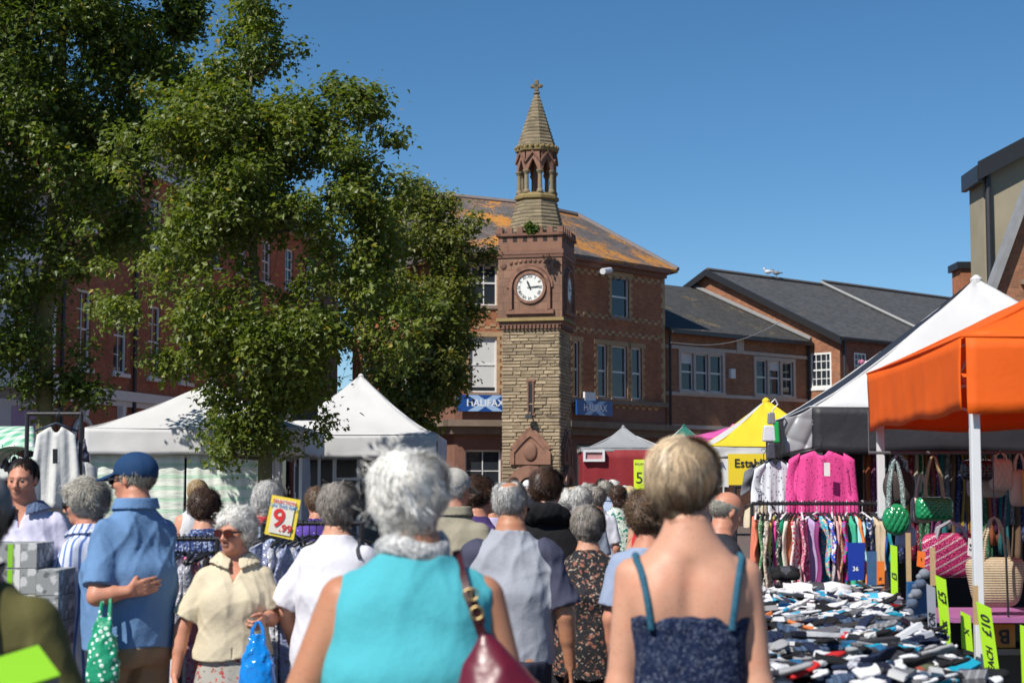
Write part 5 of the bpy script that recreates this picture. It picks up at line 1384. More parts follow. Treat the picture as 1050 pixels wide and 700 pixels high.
    def top_d(p):
        d = loft(p, pf)
        if not male:
            for s in (-1, 1): d = smin(d, ellip(p, V3(s * .07 * k, cd * .72, 1.265 * k), V3(.075, .065, .072) * k * girth + off), .04)
        for s in (-1, 1): d = smin(d, ellip(p, V3(s * sw * .55, -cd * .62, 1.33 * k), V3(.075, .035, .09) * k + off * .8), .04)
        if kd in ('tank', 'cami'):
            if kd == 'tank':
                d = smin(d, capsule(p, V3(-sw * .8, -.014, 1.40 * k), V3(sw * .8, -.014, 1.40 * k), .045 * ar + off, .045 * ar + off), .03)
                xl = np.interp(p[:, 2] / k, [1.1, 1.25, 1.33, 1.40, 1.5], tp.get('xl', [.3, .2, .150, .135, .135])) * k * sh * (1 + (girth - 1) * .8)
                d = np.maximum(d, np.abs(p[:, 0]) - xl)
                d = smin(d, neck_d(p, off * .6), .03)
                d = np.maximum(d, p[:, 2] - nkz - np.clip(-p[:, 1] * .15, -.05, .05))
            else:
                top_z = tp.get('tz', 1.295) * k + .03 * np.cos(np.clip(p[:, 0] / cw, -1, 1) * 4.5) * 0
                d = np.maximum(d, p[:, 2] - top_z)
        else:
            for i in (0, 1): d = smin(d, sleeve_d(p, i), .03)
            d = smin(d, neck_d(p, off * .5), .035)
            sl = tp.get('vneck', .18)
            plane = p[:, 2] + sl * (p[:, 1] - .0) * np.where(p[:, 1] > 0, 1, .3) - nkz
            d = np.maximum(d, plane)
            if 'open' in tp:       # open collar / v shape at the front
                vz = tp['open'] * k; dv = np.abs(p[:, 0]) - np.maximum(p[:, 2] - vz, 0) * .45
                cutv = np.maximum(dv, .03 - p[:, 1]); d = np.maximum(d, -cutv)
        d = d - folds(p, sd + 1, tp.get('ff', 1.0)) * fa
        if 'front' in tp: d = np.maximum(d, -(np.maximum(np.abs(p[:, 0]) - .03, .03 - p[:, 1])))
        return np.maximum(d, hem - p[:, 2] + (.012 * np.sin(p[:, 0] * 14 + sd)))
    lo2 = lo.copy(); hi2 = hi.copy(); lo2[2] = hem - .05; hi2[2] = 1.56 * k
    tname = {'tee': 't_shirt', 'shirt': 'shirt', 'tank': 'tank_top', 'cami': 'sun_dress', 'hood': 'hoodie', 'long': 'shirt', 'dress': 'dress', 'jacket': 'jacket', 'blouse': 'blouse'}.get(kd, 'top')
    topo = child(tname, top_d, cm(tp['c']), lo2, hi2)
    if 'c2' in tp:       # contrasting shoulder yoke / raglan sleeves
        for si in (0, 1):
          def yd(p, si=si):
            d = 9
            for i in (si,):
                dd = smin(sleeve_d(p, i), ellip(p, S[i] + V3(0, 0, .01), V3(.07, .085, .06) * k), .03); d = dd if isinstance(d, int) else np.minimum(d, dd)
            return np.maximum(d - .004 - folds(p, sd + 1) * fa, .112 * k - np.abs(p[:, 0]) + np.maximum(0, (1.42 * k - p[:, 2])) * -.35)
          child('sleeve', yd, cm(tp['c2']), lo2, hi2, par=topo)
    if kd in ('shirt', 'blouse', 'jacket', 'long'):        # collar
        def cd_(p):
            ang = np.arctan2(p[:, 0], p[:, 1] + .012)
            zc = (1.512 if 'open' not in tp else 1.492) * k + .008 - .035 * np.exp(-(ang / .8) ** 2); r = np.sqrt((p[:, 0] / 1.12) ** 2 + (p[:, 1] + .012) ** 2)
            d = np.maximum(np.abs(r - neckr * 1.22 - .012 - (zc + .02 - p[:, 2]) * .25) - .007, np.abs(p[:, 2] - zc) - .026)
            if 'open' in tp: d = np.maximum(np.abs(r - neckr * 1.45 - .006 - (zc + .012 - p[:, 2]) * .95) - .006, np.abs(p[:, 2] - zc) - .024)
            return np.maximum(d, .22 - np.abs(ang))
        child('collar', cd_, cm(tp.get('cc', tp['c'])), (-.15, -.15, 1.42 * k), (.15, .15, 1.60 * k), min(res, .007), par=topo)
    if kd == 'hood':
        def hdn(p):
            q = p - V3(0, -.05, 1.475 * k); r = np.sqrt(q[:, 0] ** 2 + (q[:, 1] * 1.1) ** 2)
            return np.sqrt((r - .10 * k) ** 2 + (q[:, 2] * .8 + q[:, 1] * .35) ** 2) - .042 - folds(p, 3, 1.5) * .012
        child('hood', hdn, cm(tp['c']), (-.25, -.3, 1.3 * k), (.25, .2, 1.62 * k), par=topo)
    if 'straps' in tp:
        for s in (-1, 1):
            m = MB(); r_ = []
            for t_ in np.linspace(0, 1, 26):
                th = math.radians(-42 + 250 * t_); xx = s * (tp['straps'][0] + (tp['straps'][1] - tp['straps'][0]) * min(1, t_ / .4)) * k
                c = V3(xx * .96, 0, 1.36 * k); dr = V3(s * .0, -math.cos(th), math.sin(th)); ts = np.linspace(.34, 0, 170); pts = (V3(xx, 0, c[2]) + ts[:, None] * dr).astype(np.float32)
                dv = np.minimum(body_d(pts), top_d(pts)); j = int(np.argmax(dv < .005)); r_.append(pts[j])
            r_ = shear(np.array(r_))
            m.tube([tuple(v) for v in r_], tp.get('sr', .009), 8)
            mesh_obj('strap', np.array([tuple(v) for v in m.v]), m.f, cm(tp.get('sc', tp['c'])), topo, world=False, smooth=True)
    # ---- shoes
    for i in (0, 1):
        c = ank[i]
        def sdm(p, c=c):
            d = ellip(p, c + V3(0, .055, -.035) * k, V3(.047, .135, .05) * k); d = smin(d, capsule(p, c + V3(0, -.02, -.02) * k, c + V3(0, -.02, .02) * k, .045 * k, .045 * k), .03)
            return np.maximum(d, .004 - p[:, 2])
        child('shoe', sdm, cloth_mat(shoe, .1), (c[0] - .1, c[1] - .14, 0), (c[0] + .1, c[1] + .25, .2), max(res, .012))
    # ---- hair
    if hair:
        ho = None
        hk_ = hair.get('k', 'short'); vol = hair.get('vol', .014) * .82; hm = HM[hair['c']]; hl_ = hair.get('nape', -.075)
        CE, RE = V3(0, -.022, .036), V3(.076, .096, .086)
        def hair_l(q):
            v = vol
            d = ellip(q, CE, RE + V3(v, v, v))
            if hk_ == 'bob' or hk_ == 'long':
                low = -.13 if hk_ == 'bob' else -.30
                d = smin(d, capsule(q, V3(0, -.045, .02), V3(0, -.055, low + .04), .078 + v * .5, .062 + v), .03)
            if hair.get('round'):      # full back of the head narrowing to the nape
                d = smin(d, capsule(q, V3(0, -.040, .03), V3(0, -.040, -.075), .070 + v * .8, .046 + v * .3), .03)
            if hk_ == 'curly': d = d - .007 * np.sin(q[:, 0] * 150 + np.sin(q[:, 2] * 90) * 2) * np.sin(q[:, 1] * 140) * np.sin(q[:, 2] * 145 + 1) * 1.5
            elif hk_ != 'bald': d = d - .0035 * np.sin(q[:, 0] * 95 + q[:, 2] * 60 + np.sin(q[:, 1] * 60) * 2)
            fy, fz = hair.get('front', (.068, .096) if male else (.080, .076)); ey, ez = hair.get('ear', (.006, -.02))
            tv = np.array([ey - fy, ez - fz]); tv = tv / np.linalg.norm(tv); nn = V3(0, -tv[1], tv[0])
            if nn[1] < 0: nn = -nn
            pl = (q - V3(0, fy, fz)) @ nn
            pl = pl + hair.get('fringe', 0) * 0
            d = -smin(-d, -pl, .006)
            low = hl_ if hk_ not in ('bob', 'long') else (-.13 if hk_ == 'bob' else -.32)
            d = np.maximum(d, low - q[:, 2] - .01 * np.cos(q[:, 0] * 40))
            if hk_ not in ('bob', 'long', 'curly') : # uncover ears
                for s in (-1, 1): d = np.maximum(d, -ellip(q, V3(s * .085, .004, -.008), V3(.02, .024, .034)))
            if cap: d = np.maximum(d, q[:, 2] - .045)
            if hk_ == 'bald': d = np.maximum(d, q[:, 2] - .045)
            if hair.get('thin'): d = np.maximum(d, -ellip(q, V3(0, -.07, .118), V3(*([hair['thin']] * 3))))
            return d
        def hfn(p): return hair_l(hl(p)) * hs
        bx = .16 + vol; lz = hl_ if hk_ not in ('bob', 'long') else (-.17 if hk_ == 'bob' else -.36)
        ho = child('hair', hfn, hm, hc + V3(-bx, -bx - .02, lz - .05), hc + V3(bx, bx, .20), min(res, .006 if hk_ == 'curly' else .008), ptint=lambda V: (.62 + .12 * np.sin(V[:, 0] * 120 + V[:, 2] * 50)) * (np.interp(hl(V.astype(np.float32))[:, 2], [hair['rootdark'], hair['rootdark'] + .06], [.34, 1.0]) if hair.get('rootdark') else 1))
        ns = int(hair.get('n', 0) * (1.5 if res < .009 else 1))
        if ho is not None and ns:
            rs = np.random.RandomState(int(abs(x) * 1000) + 7)
            Vh = np.array([v.co[:] for v in ho.data.vertices]); Vh[:, 1] -= ln * np.maximum(Vh[:, 2] - .9 * k, 0)
            Q = ((Vh - hc) @ RH) / hs
            Q = Q[rs.randint(len(Q), size=ns)]
            u0 = (Q - np.array(CE)) / np.array(RE) ** 2; u0 /= np.linalg.norm(u0, axis=1)[:, None]; Q = Q + u0 * (rs.uniform(0, 1, ns) ** 1.6 * hair.get('lay', .010))[:, None]
            R2 = np.array(RE) + vol; C2 = np.array(CE)
            L = hair.get('len', .06); segs = 6; whorl = np.array(hair.get('whorl', (.01, -.055, .11)))
            pts = [Q.copy()]; p = Q.copy(); lift = rs.uniform(-.002, hair.get('lift', .008), ns); phs = rs.uniform(0, 2 * PI, ns); curlr = hair.get('curl', .0)
            jit = rs.normal(size=(ns, 3)) * hair.get('mess', .25) * .5
            qs = Q * 58; lk = np.stack([np.sin(qs[:, 0] + 2 * np.sin(qs[:, 2] * .7)), np.sin(qs[:, 1] + 2 * np.sin(qs[:, 0] * .8) + 1), np.sin(qs[:, 2] + 2 * np.sin(qs[:, 1] * .6) + 2)], 1)
            jit = jit + lk * hair.get('mess', .25) * 1.1; lift = lift * (1 + .8 * lk[:, 0]) ; fly = rs.uniform(size=ns) < .05; lift[fly] *= 2.6
            for sgm in range(segs):
                u = (p - C2) / R2; kk = np.linalg.norm(u, axis=1)[:, None]; nrm = u / R2; nrm /= np.linalg.norm(nrm, axis=1)[:, None]
                tdir = (p - whorl); tdir /= (np.linalg.norm(tdir, axis=1)[:, None] + 1e-3); tdir = tdir + np.array([0, 0, -.7]) + jit + np.array(hair.get('flow', (0, 0, 0)))
                tdir -= nrm * np.sum(tdir * nrm, 1)[:, None]; tdir /= np.linalg.norm(tdir, axis=1)[:, None] + 1e-6
                p = p + tdir * (L * rs.uniform(.7, 1.2, ns) / segs)[:, None] + nrm * (lift * (.4 if sgm < 3 else -.1))[:, None] 
                if curlr: p = p + np.stack([np.sin(phs + sgm * 2.2), np.cos(phs * 2 + sgm * 2.0), np.sin(phs * 3 + sgm * 2.4)], 1) * curlr
                pts.append(p.copy())
            A = np.stack(pts, 1)                                # ns, segs+1, 3
            u = (A - C2) / R2; nrm = u / R2; nrm /= np.linalg.norm(nrm, axis=2)[:, :, None]
            tg = np.gradient(A, axis=1); tg /= np.linalg.norm(tg, axis=2)[:, :, None] + 1e-9
            sd_ = np.cross(tg, nrm); wdt = hair.get('w', .0011) * np.array([.8, 1, 1, 1, .9, .6, .15])[None, :, None]
            Ls, Rs = A - sd_ * wdt, A + sd_ * wdt + nrm * wdt * .6
            VV = np.stack([Ls, Rs], 2).reshape(-1, 3); VV = (VV * hs) @ RH.T + hc
            b = (np.arange(ns) * (segs + 1) * 2)[:, None] + np.arange(segs)[None, :] * 2
            ff = np.stack([b, b + 1, b + 3, b + 2], 2).reshape(-1, 4)
            tnn = np.repeat(np.clip(rs.normal(1.0, hair.get('tv', .28) * .7, ns) + lk[:, 1] * .16, .35, 1.9), (segs + 1) * 2)
            if hair.get('rootdark'): tnn = tnn * np.interp(((VV - hc) @ RH)[:, 2] / hs, [hair['rootdark'], hair['rootdark'] + .06], [.34, 1.1])
            mesh_obj('strands', shear(VV), ff.astype(np.int32), hm, ho, smooth=True, world=False, ptint=tnn)
    # ---- eyes
    if res < .012 and abs(((yaw + head[0] + PI) % (2 * PI)) - PI) > .9:
        for s in (-1, 1):
            m = MB(); m.sphere((0, 0, 0), .0100 * hs, 12, 8); v = np.array([tuple(q) for q in m.v]) + HR((s * .030, .0785, .006))
            mesh_obj('eye', shear(v), m.f, plain((.17, .14, .12), .3, .05), P_, smooth=True, world=False)
            m = MB(); m.sphere((0, 0, 0), .006 * hs, 10, 6); v = np.array([tuple(q) for q in m.v]) + HR((s * .030, .0855, .005)); mesh_obj('iris', shear(v), m.f, plain((.03, .03, .03), .2), P_, smooth=True, world=False)
    def local_mb(name, m, mat, par=None, fr='head', smooth=False):
        v = np.array([tuple(q) for q in m.v])
        if fr == 'head': v = (v * hs) @ RH.T + hc
        return mesh_obj(name, shear(v), m.f, mat, par or P_, smooth=smooth, world=False)
    if glasses:
        up = glasses == 'up'; zz_ = .075 if up else .006; yy = .088 if up else .107
        m = MB()
        for s in (-1, 1):
            m.M = Matrix.Translation((s * .033, yy - .004, zz_)) @ Matrix.Rotation(-s * .22, 4, 'Z') @ Matrix.Rotation(-.12 if not up else -.6, 4, 'X')
            n = 14; a = [(math.copysign(abs(math.cos(t)) ** .7, math.cos(t)) * .029, 0, math.copysign(abs(math.sin(t)) ** .7, math.sin(t)) * .021) for t in np.linspace(0, 2 * PI, n, endpoint=False)]
            m.rings([[(p[0], -.003, p[2]) for p in a], [(p[0] * 1.0, .004, p[2]) for p in a]])
        m.M = Matrix.Identity(4)
        go = local_mb('sunglasses', m, LENS if glasses != 'brown' else plain((.06, .012, .008), .1, .1, 8, 0))
        m = MB()
        for s in (-1, 1): m.box(s * .064 - .003 + 0, s * .064 + .003, .085, yy - .008, zz_ - .002, zz_ + .012); m.hexa([(s * .064 - .003, .085, zz_), (s * .064 + .003, .085, zz_), (s * .081 + .003, .0, zz_ + (.0 if up else .004)), (s * .081 - .003, .0, zz_ + .004), (s * .064 - .003, .085, zz_ + .01), (s * .064 + .003, .085, zz_ + .01), (s * .081 + .003, .0, zz_ + .010), (s * .081 - .003, .0, zz_ + .010)])
        m.box(-.010, .010, yy - .004, yy + .003, zz_ + .004, zz_ + .010)
        local_mb('frame', m, M['black_metal'], go)
    if cap:
        cc = cloth_mat(cap['c'], .25)
        def cf(p):
            q = hl(p); d = ellip(q, V3(0, -.018, .045), V3(.093, .115, .095)); d = np.abs(d) - .004 if False else d
            d = np.maximum(d, .022 - q[:, 2] + (q[:, 1] * .12))
            seam = .0018 * np.abs(np.sin(np.arctan2(q[:, 0], q[:, 1] + .018) * 3)) ** 8
            br = ellip(q, V3(0, .115, .040), V3(.074, .092, .095)); br = np.maximum(br, np.abs(q[:, 2] - .052 + (q[:, 1] - .06) * .30 + q[:, 0] ** 2 * 4.5) - .0045)
            if cap.get('bucket'): br = np.maximum(ellip(q, V3(0, -.018, .03), V3(.14, .16, .05)), np.abs(q[:, 2] - .035 + (q[:, 0] ** 2 + q[:, 1] ** 2) * 2.2) - .005)
            return np.minimum(d + seam, br) * hs
        co_ = child('cap', cf, cc, hc + V3(-.22, -.24, -.08), hc + V3(.22, .26, .2), min(res, .006))
        m = MB(); m.sphere((0, -.018, .134), (.007, .007, .005), 8, 5); local_mb('button', m, cc, co_)
    if extras: extras(P_, dict(k=k, S=S, E=E, W=Wr, HR=HR, body=body_d, top=top_d, shear=shear, child=child, mb=local_mb, cd=cd, sw=sw, hands=hand_data, res=res, prof=prof, hc=hc, topo=topo))
    P_['_'] = 0; del P_['_']
    return P_, dict(S=S, E=E, W=Wr, hands=hand_data, k=k, top=top_d, body=body_d, shear=shear)
def w2l(p, x, y, yaw):
    """world point to a person's local frame"""
    dx, dy = p[0] - x, p[1] - y; c, s = math.cos(-yaw), math.sin(-yaw); return V3(dx * c - dy * s, dx * s + dy * c, p[2])
def l2w(v, x, y, yaw, z=0):
    c, s = math.cos(yaw), math.sin(yaw); return Vector((x + v[0] * c - v[1] * s, y + v[0] * s + v[1] * c, v[2] + z))
def X(px, Y): return (px - 525) / F * Y * 1.0037
# ------------------------------------------------------------------ people
FLOW = lambda base, cols, sc=22, thr=.42: spots_mat(base, cols, sc, thr)
NEAR = .0065
def shoulder_strap(parent_fn): pass
# 1 aqua tank top woman
def aq_extra(P_, d):
    k = d['k']
    def sc(p):
        q = p - V3(0, -.02, 1.512 * k); r = np.sqrt(q[:, 0] ** 2 + q[:, 1] ** 2); a = np.arctan2(q[:, 0], q[:, 1])
        return np.sqrt((r - .072 * k) ** 2 + ((q[:, 2] - .012 * np.sin(a * 2)) * .75) ** 2) - .024 - folds(p, 5, 2.6) * .016
    d['child']('scarf', sc, spots_mat((.42, .42, .42), [(.62, .62, .6), (.2, .2, .21)], 55, .45), (-.16, -.17, 1.42 * k), (.16, .14, 1.60 * k), .005)
AQ = dict(x=X(424, 4.15), y=4.15, yaw=.06)
AQP, AQD = person('white haired woman in aqua sleeveless top and pale neck scarf, seen from behind', **AQ, H=1.68, girth=1.36, sh=1.16, skin='tan', head=(-.35, -.12), res=NEAR,
    hair=dict(k='short', c='white', vol=.016, n=9000, len=.055, lift=.012, mess=.5, round=1, nape=-.085, w=.0012, tv=.22),
    top=dict(k='tank', c=cloth_mat((.075, .40, .46), .5, .14, spec=.2), hem=.78, neck=1.49, loose=.03, off=.009, fold=.011, xl=[.34, .23, .170, .158, .158], hang=.9), bottom=dict(c=(.05, .05, .06)),
    arms=(dict(e=(.115, -.02, -.27), w=(.02, .12, -.22)), dict(e=(.08, -.05, -.28), w=(-.02, .14, -.2))), extras=aq_extra)
# 2 blonde woman
BL = dict(x=X(703, 4.55), y=4.55, yaw=-.02)
DN = spots_mat((.004, .012, .045), [(.30, .34, .42), (.03, .07, .16)], 95, .24, smooth=.05, bump=.5)
TEAL = spots_mat((.008, .09, .15), [(.2, .3, .36), (.01, .02, .06)], 150, .3)
BLP, BLD = person('cropped blonde woman with bare back in speckled navy strappy dress', **BL, H=1.725, girth=1.0, sh=1.0, skin='fair', head=(-.42, -.06), res=.006,
    hair=dict(k='short', c='blonde', vol=.021, n=12000, len=.075, lift=.006, mess=.22, round=1, nape=-.098, w=.0010, tv=.3, rootdark=-.055), 
    top=dict(k='cami', c=DN, hem=.45, tz=1.285, off=.007, loose=.01, fold=.010, ff=1.3, hang=.2, straps=(.105, .140), sr=.0095, sc=TEAL), bottom=dict(k='skirt', c=DN, hem=.4, waist=1.1),
    arms=(dict(e=(.035, -.02, -.29), w=(.01, .10, -.24)), dict(e=(.035, -.02, -.29), w=(.01, .10, -.24))))
# 3 olive t-shirt man, box on arm
OM = dict(x=X(-24, 3.95), y=3.95, yaw=-.2)
OMP, OMD = person('man in olive t-shirt and grey cap at the left edge, seen from behind', **OM, H=1.63, sex='m', girth=1.1, belly=.05, sh=1.05, skin='ruddy', head=(.55, -.1), res=.0075,
    hair=dict(k='short', c='darkgrey', vol=.009, n=5000, len=.03, lift=.004, mess=.3, nape=-.07), top=dict(k='tee', c=cloth_mat((.105, .095, .032)), slv=.85, hem=.82, neck=1.49, so=.035, loose=.03, hang=.95, fold=.012), cap=dict(c=(.15, .16, .17)),
    arms=(dict(e=(.09, .02, -.28), w=(-.05, .2, -.1)), dict(e=(.07, .02, -.29), w=(-.12, .22, -.04), hd=(-.4, .9, 0), pn=(0, 0, 1))))
# 4 blue shirt man with navy cap
BM = dict(x=X(141, 8.0), y=8.0, yaw=.85)
BMP, BMD = person('man in navy cap, sunglasses and blue short sleeved shirt, hand on hip', **BM, H=1.76, sex='m', girth=1.0, belly=.07, sh=.95, skin='ruddy', head=(.40, -.05), res=.0075, glasses='dark',
    hair=dict(k='short', c='grey', vol=.006, n=2500, len=.02, lift=.003, nape=-.06), cap=dict(c=(.012, .045, .12)),
    top=dict(k='shirt', c=cloth_mat((.125, .235, .42), .6, .1), slv=.86, hem=.86, so=.022, loose=.025, hang=1.0, fold=.018), bottom=dict(c=(.27, .20, .125)), shoe=(.1, .07, .05),
    arms=(dict(e=(.09, -.06, -.28), w=(-.10, -.10, .02), hd=(-.9, -.25, .2), pn=(0, 1, 0), curl=.2), dict(e=(.0, .05, -.28), w=(-.06, .20, -.14))))
# 5 striped blouse woman in sunglasses, in profile facing left
person('woman in sunglasses and blue striped top, in profile beside the navy cap man', X(92, 8.5), 8.5, yaw=1.35, H=1.635, girth=1.05, skin='ruddy', head=(.12, -.12), res=.0075, glasses='dark',
    hair=dict(k='short', c='grey', vol=.026, n=6000, len=.06, lift=.014, mess=.6, curl=.002, nape=-.07, round=1), top=dict(k='blouse', c=stripes_mat((.62, .66, .78), (.10, .18, .48), 190, 1), slv=.9, hem=.72, loose=.03, so=.03, open=1.36), bottom=dict(c=(.5, .52, .58)),
    arms=(dict(e=(.05, .08, -.27), w=(-.02, .22, .0), hd=(0, 1, .1)), dict(e=(.05, .1, -.26), w=(-.05, .22, .02), hd=(-.2, 1, 0))))
# 6 trader in pale shirt
person('dark haired stallholder in open necked pale lilac shirt, facing the camera', X(27, 9.2), 9.2, yaw=PI + .15, H=1.765, sex='m', girth=1.12, belly=.05, skin='ruddy', head=(-.25, -.10), res=.0085,
    hair=dict(k='short', c='dark', vol=.002, n=3500, len=.022, lift=.003, nape=-.05, front=(.058, .100), lay=.005), top=dict(k='long', c=cloth_mat((.60, .58, .72), .5), cc=cloth_mat((.10, .14, .24)), slv=1.9, hem=.8, open=1.40, loose=.03, so=.022, fold=.014), bottom=dict(c=(.03, .03, .05)),
    arms=(dict(e=(.10, .05, -.27), w=(-.04, .23, -.05), hd=(-.2, 1, 0)), dict(e=(.10, .05, -.27), w=(-.06, .24, -.02), hd=(-.2, 1, 0))))
# 7 elderly lady
SKIRT = spots_mat((.36, .34, .30), [(.36, .05, .045), (.42, .10, .07), (.14, .15, .13)], 26, .30, smooth=.04)
EL7 = dict(x=X(244, 8.0), y=8.0, yaw=PI + .12)
ELP, ELD = person('smiling elderly woman with curly white hair, sunglasses, cream blouse and rose print skirt', **EL7, H=1.495, girth=1.06, sh=1.0, skin='ruddy', head=(-.62, -.02), res=.0062, glasses='brown', stride=.14,
    hair=dict(k='curly', c='white', vol=.018, n=9000, len=.035, lift=.010, mess=.8, curl=.005, nape=-.06, w=.0011, front=(.074, .084), ear=(.012, .0)), top=dict(k='blouse', c=cloth_mat((.60, .52, .37), .5, spec=.35), slv=.80, hem=.96, open=1.36, loose=.022, so=.022, hang=.85, fold=.012), bottom=dict(k='skirt', c=SKIRT, hem=.3, waist=1.0), shoe=(.3, .25, .2),
    arms=(dict(e=(.05, .03, -.22), w=(-.02, .20, .02), hd=(-.35, .6, -.35), pn=(-1, 0, 0), curl=.75), dict(e=(.13, -.01, -.27), w=(.03, .06, -.245), curl=.35)))
# 8 white t-shirt woman
WT_ = dict(x=X(349, 7.9), y=7.9, yaw=-.35)
WTP, WTD = person('woman with short grey brown hair in plain white t-shirt, near the price card', **WT_, H=1.61, girth=1.15, skin='fair', head=(-.35 + .6, -.05), res=.0078,
    hair=dict(k='short', c='darkgrey', vol=.022, n=6500, len=.055, lift=.01, mess=.35, round=1, nape=-.08), top=dict(k='tee', c=cloth_mat((.64, .63, .68), .5), slv=.88, hem=.78, so=.032, loose=.03, hang=.9, fold=.012), bottom=dict(c=(.02, .02, .03)),
    arms=(dict(e=(.16, .03, -.26), w=(.02, .15, -.20), curl=.5), dict(e=(.05, .05, -.28), w=(0, .12, -.22))))
# 9 grey t-shirt man
GM = dict(x=X(524, 7.8), y=7.8, yaw=-.08)
GMP, GMD = person('man with cropped grey hair in grey t-shirt with navy shoulders', **GM, H=1.63, sex='m', girth=1.08, belly=.03, sh=1.0, skin='tan', head=(-.30, -.18), res=.0078, glasses='dark',
    hair=dict(k='short', c='silver', vol=.006, n=6000, len=.02, lift=.004, mess=.4, nape=-.07, thin=.05), top=dict(k='tee', c=cloth_mat((.33, .345, .39), .5), c2=cloth_mat((.06, .062, .10)), slv=.85, hem=.88, so=.024, loose=.025, hang=.95, fold=.016), bottom=dict(c=(.025, .03, .05)),
    arms=(dict(e=(.06, .0, -.28), w=(.0, .1, -.23)), dict(e=(.10, -.02, -.28), w=(.02, .06, -.25), curl=.8)))
# 10 hoodie man
person('young man with short brown hair in a black hooded sweatshirt, seen from behind', X(561, 9.2), 9.2, yaw=-.1, H=1.70, sex='m', girth=1.05, skin='fair', head=(-.25, -.05), res=.0085,
    hair=dict(k='short', c='brown', vol=.014, n=6000, len=.035, lift=.008, mess=.3, nape=-.08), top=dict(k='hood', c=cloth_mat((.007, .007, .009), .5), slv=1.95, hem=.8, so=.03, loose=.03, fold=.016), bottom=dict(c=(.02, .02, .025)))
# 11 curly brown haired woman
person('woman with wavy brown hair, sunglasses and purple cardigan, face turned right', X(491, 10.4), 10.4, yaw=-1.0, H=1.66, girth=1.2, skin='ruddy', head=(-.45, -.02), res=.0085, glasses='dark',
    hair=dict(k='curly', c='brown', vol=.026, n=6500, len=.05, lift=.012, mess=.6, curl=.005, nape=-.085), top=dict(k='tee', c=cloth_mat((.06, .035, .13)), slv=1.5, hem=.8), bottom=dict(c=(.03, .03, .05)))
# 12 beige jacket man with cap
person('man in a beige jacket and pale flat cap, behind the white haired woman', X(466, 9.3), 9.3, yaw=-.5, H=1.70, sex='m', girth=1.15, belly=.05, skin='ruddy', head=(-.1, -.1), res=.009,
    hair=dict(k='short', c='white', vol=.008, n=3000, len=.02, lift=.004), cap=dict(c=(.42, .40, .36)), top=dict(k='jacket', c=cloth_mat((.30, .27, .20), .6), slv=1.9, hem=.75, so=.04, loose=.04, fold=.018, hang=1.0), bottom=dict(c=(.2, .17, .12)))
# 13 floral sleeveless woman
FL13 = spots_mat((.022, .022, .026), [(.30, .12, .08), (.42, .32, .25), (.15, .09, .045), (.05, .055, .06)], 30, .30, smooth=.05)
FW = dict(x=X(602, 9.1), y=9.1, yaw=.05)
FWP, FWD = person('short grey haired woman in dark sleeveless top printed with brown flowers', **FW, H=1.49, girth=1.05, sh=.95, skin='fair', head=(.1, -.1), res=.0078,
    hair=dict(k='short', c='darkgrey', vol=.022, n=7000, len=.05, lift=.008, mess=.3, round=1, nape=-.09, tv=.35), top=dict(k='tank', c=FL13, hem=.72, neck=1.49, loose=.03, hang=1.0, fold=.010, xl=[.34, .22, .160, .15, .15]), bottom=dict(c=(.012, .012, .014)),
    arms=(dict(e=(.05, .02, -.27), w=(.02, .10, -.22), curl=.8), dict(e=(.06, .0, -.28), w=(.0, .1, -.23))))
# 14 curly light blue top
person('woman with brown curly hair in a pale blue wide necked top, behind the blonde woman', X(664, 8.2), 8.2, yaw=-.15, H=1.56, girth=1.12, skin='ruddy', head=(-.2, -.15), res=.0085,
    hair=dict(k='curly', c='lightbrown', vol=.030, n=8000, len=.06, lift=.016, mess=.8, curl=.007, nape=-.11), top=dict(k='tee', c=cloth_mat((.27, .33, .46)), slv=.8, hem=.8, neck=1.475, so=.03), bottom=dict(c=(.05, .06, .1)))
# 15 bald man leaning in at the rack
person('sunburnt bald man leaning forward by the clothes rail, seen in profile facing right', X(729, 9.0), 9.0, yaw=-1.35, H=1.58, sex='m', girth=1.1, belly=.05, skin='ruddy', head=(.1, -.35), res=.0085, lean=.10,
    hair=dict(k='bald', c='grey', vol=.004, n=1500, len=.015, lift=.002), top=dict(k='tee', c=cloth_mat((.03, .03, .04)), slv=.85, hem=.8), bottom=dict(c=(.05, .05, .06)))
# 16.. shoppers at left middle distance
BP = spots_mat((.025, .04, .13), [(.32, .38, .52), (.12, .18, .36)], 45, .36)
person('woman with dark wavy hair in blue and white patterned top at the rack', X(212, 10.2), 10.2, yaw=.25, H=1.58, girth=1.2, skin='fair', head=(.1, -.2), res=.01, glasses=None,
    hair=dict(k='curly', c='brown', vol=.026, n=5000, len=.05, lift=.012, mess=.6, curl=.004, nape=-.08), top=dict(k='tee', c=BP, slv=1.4, hem=.8, loose=.03), bottom=dict(c=(.02, .02, .04)))
person('woman with long straight blonde hair and white vest, seen from behind under the gazebo', X(205, 14.5), 14.5, yaw=.3, H=1.67, girth=1.0, skin='fair', head=(.1, 0), res=.012,
    hair=dict(k='long', c='longblonde', vol=.012, n=5000, len=.12, lift=.002, mess=.1), top=dict(k='tank', c=cloth_mat((.6, .6, .62)), hem=.85), bottom=dict(c=(.1, .12, .2)))
person('grey haired man in pale blue shirt with red collar, bent beside the price card', X(271, 10.0), 10.0, yaw=-.3, H=1.62, sex='m', girth=1.1, skin='fair', head=(0, -.35), res=.01, lean=.12,
    hair=dict(k='short', c='silver', vol=.02, n=5000, len=.05, lift=.01, round=1), top=dict(k='shirt', c=cloth_mat((.35, .42, .58)), cc=cloth_mat((.35, .02, .03)), slv=.85, hem=.8), bottom=dict(c=(.05, .05, .08)))
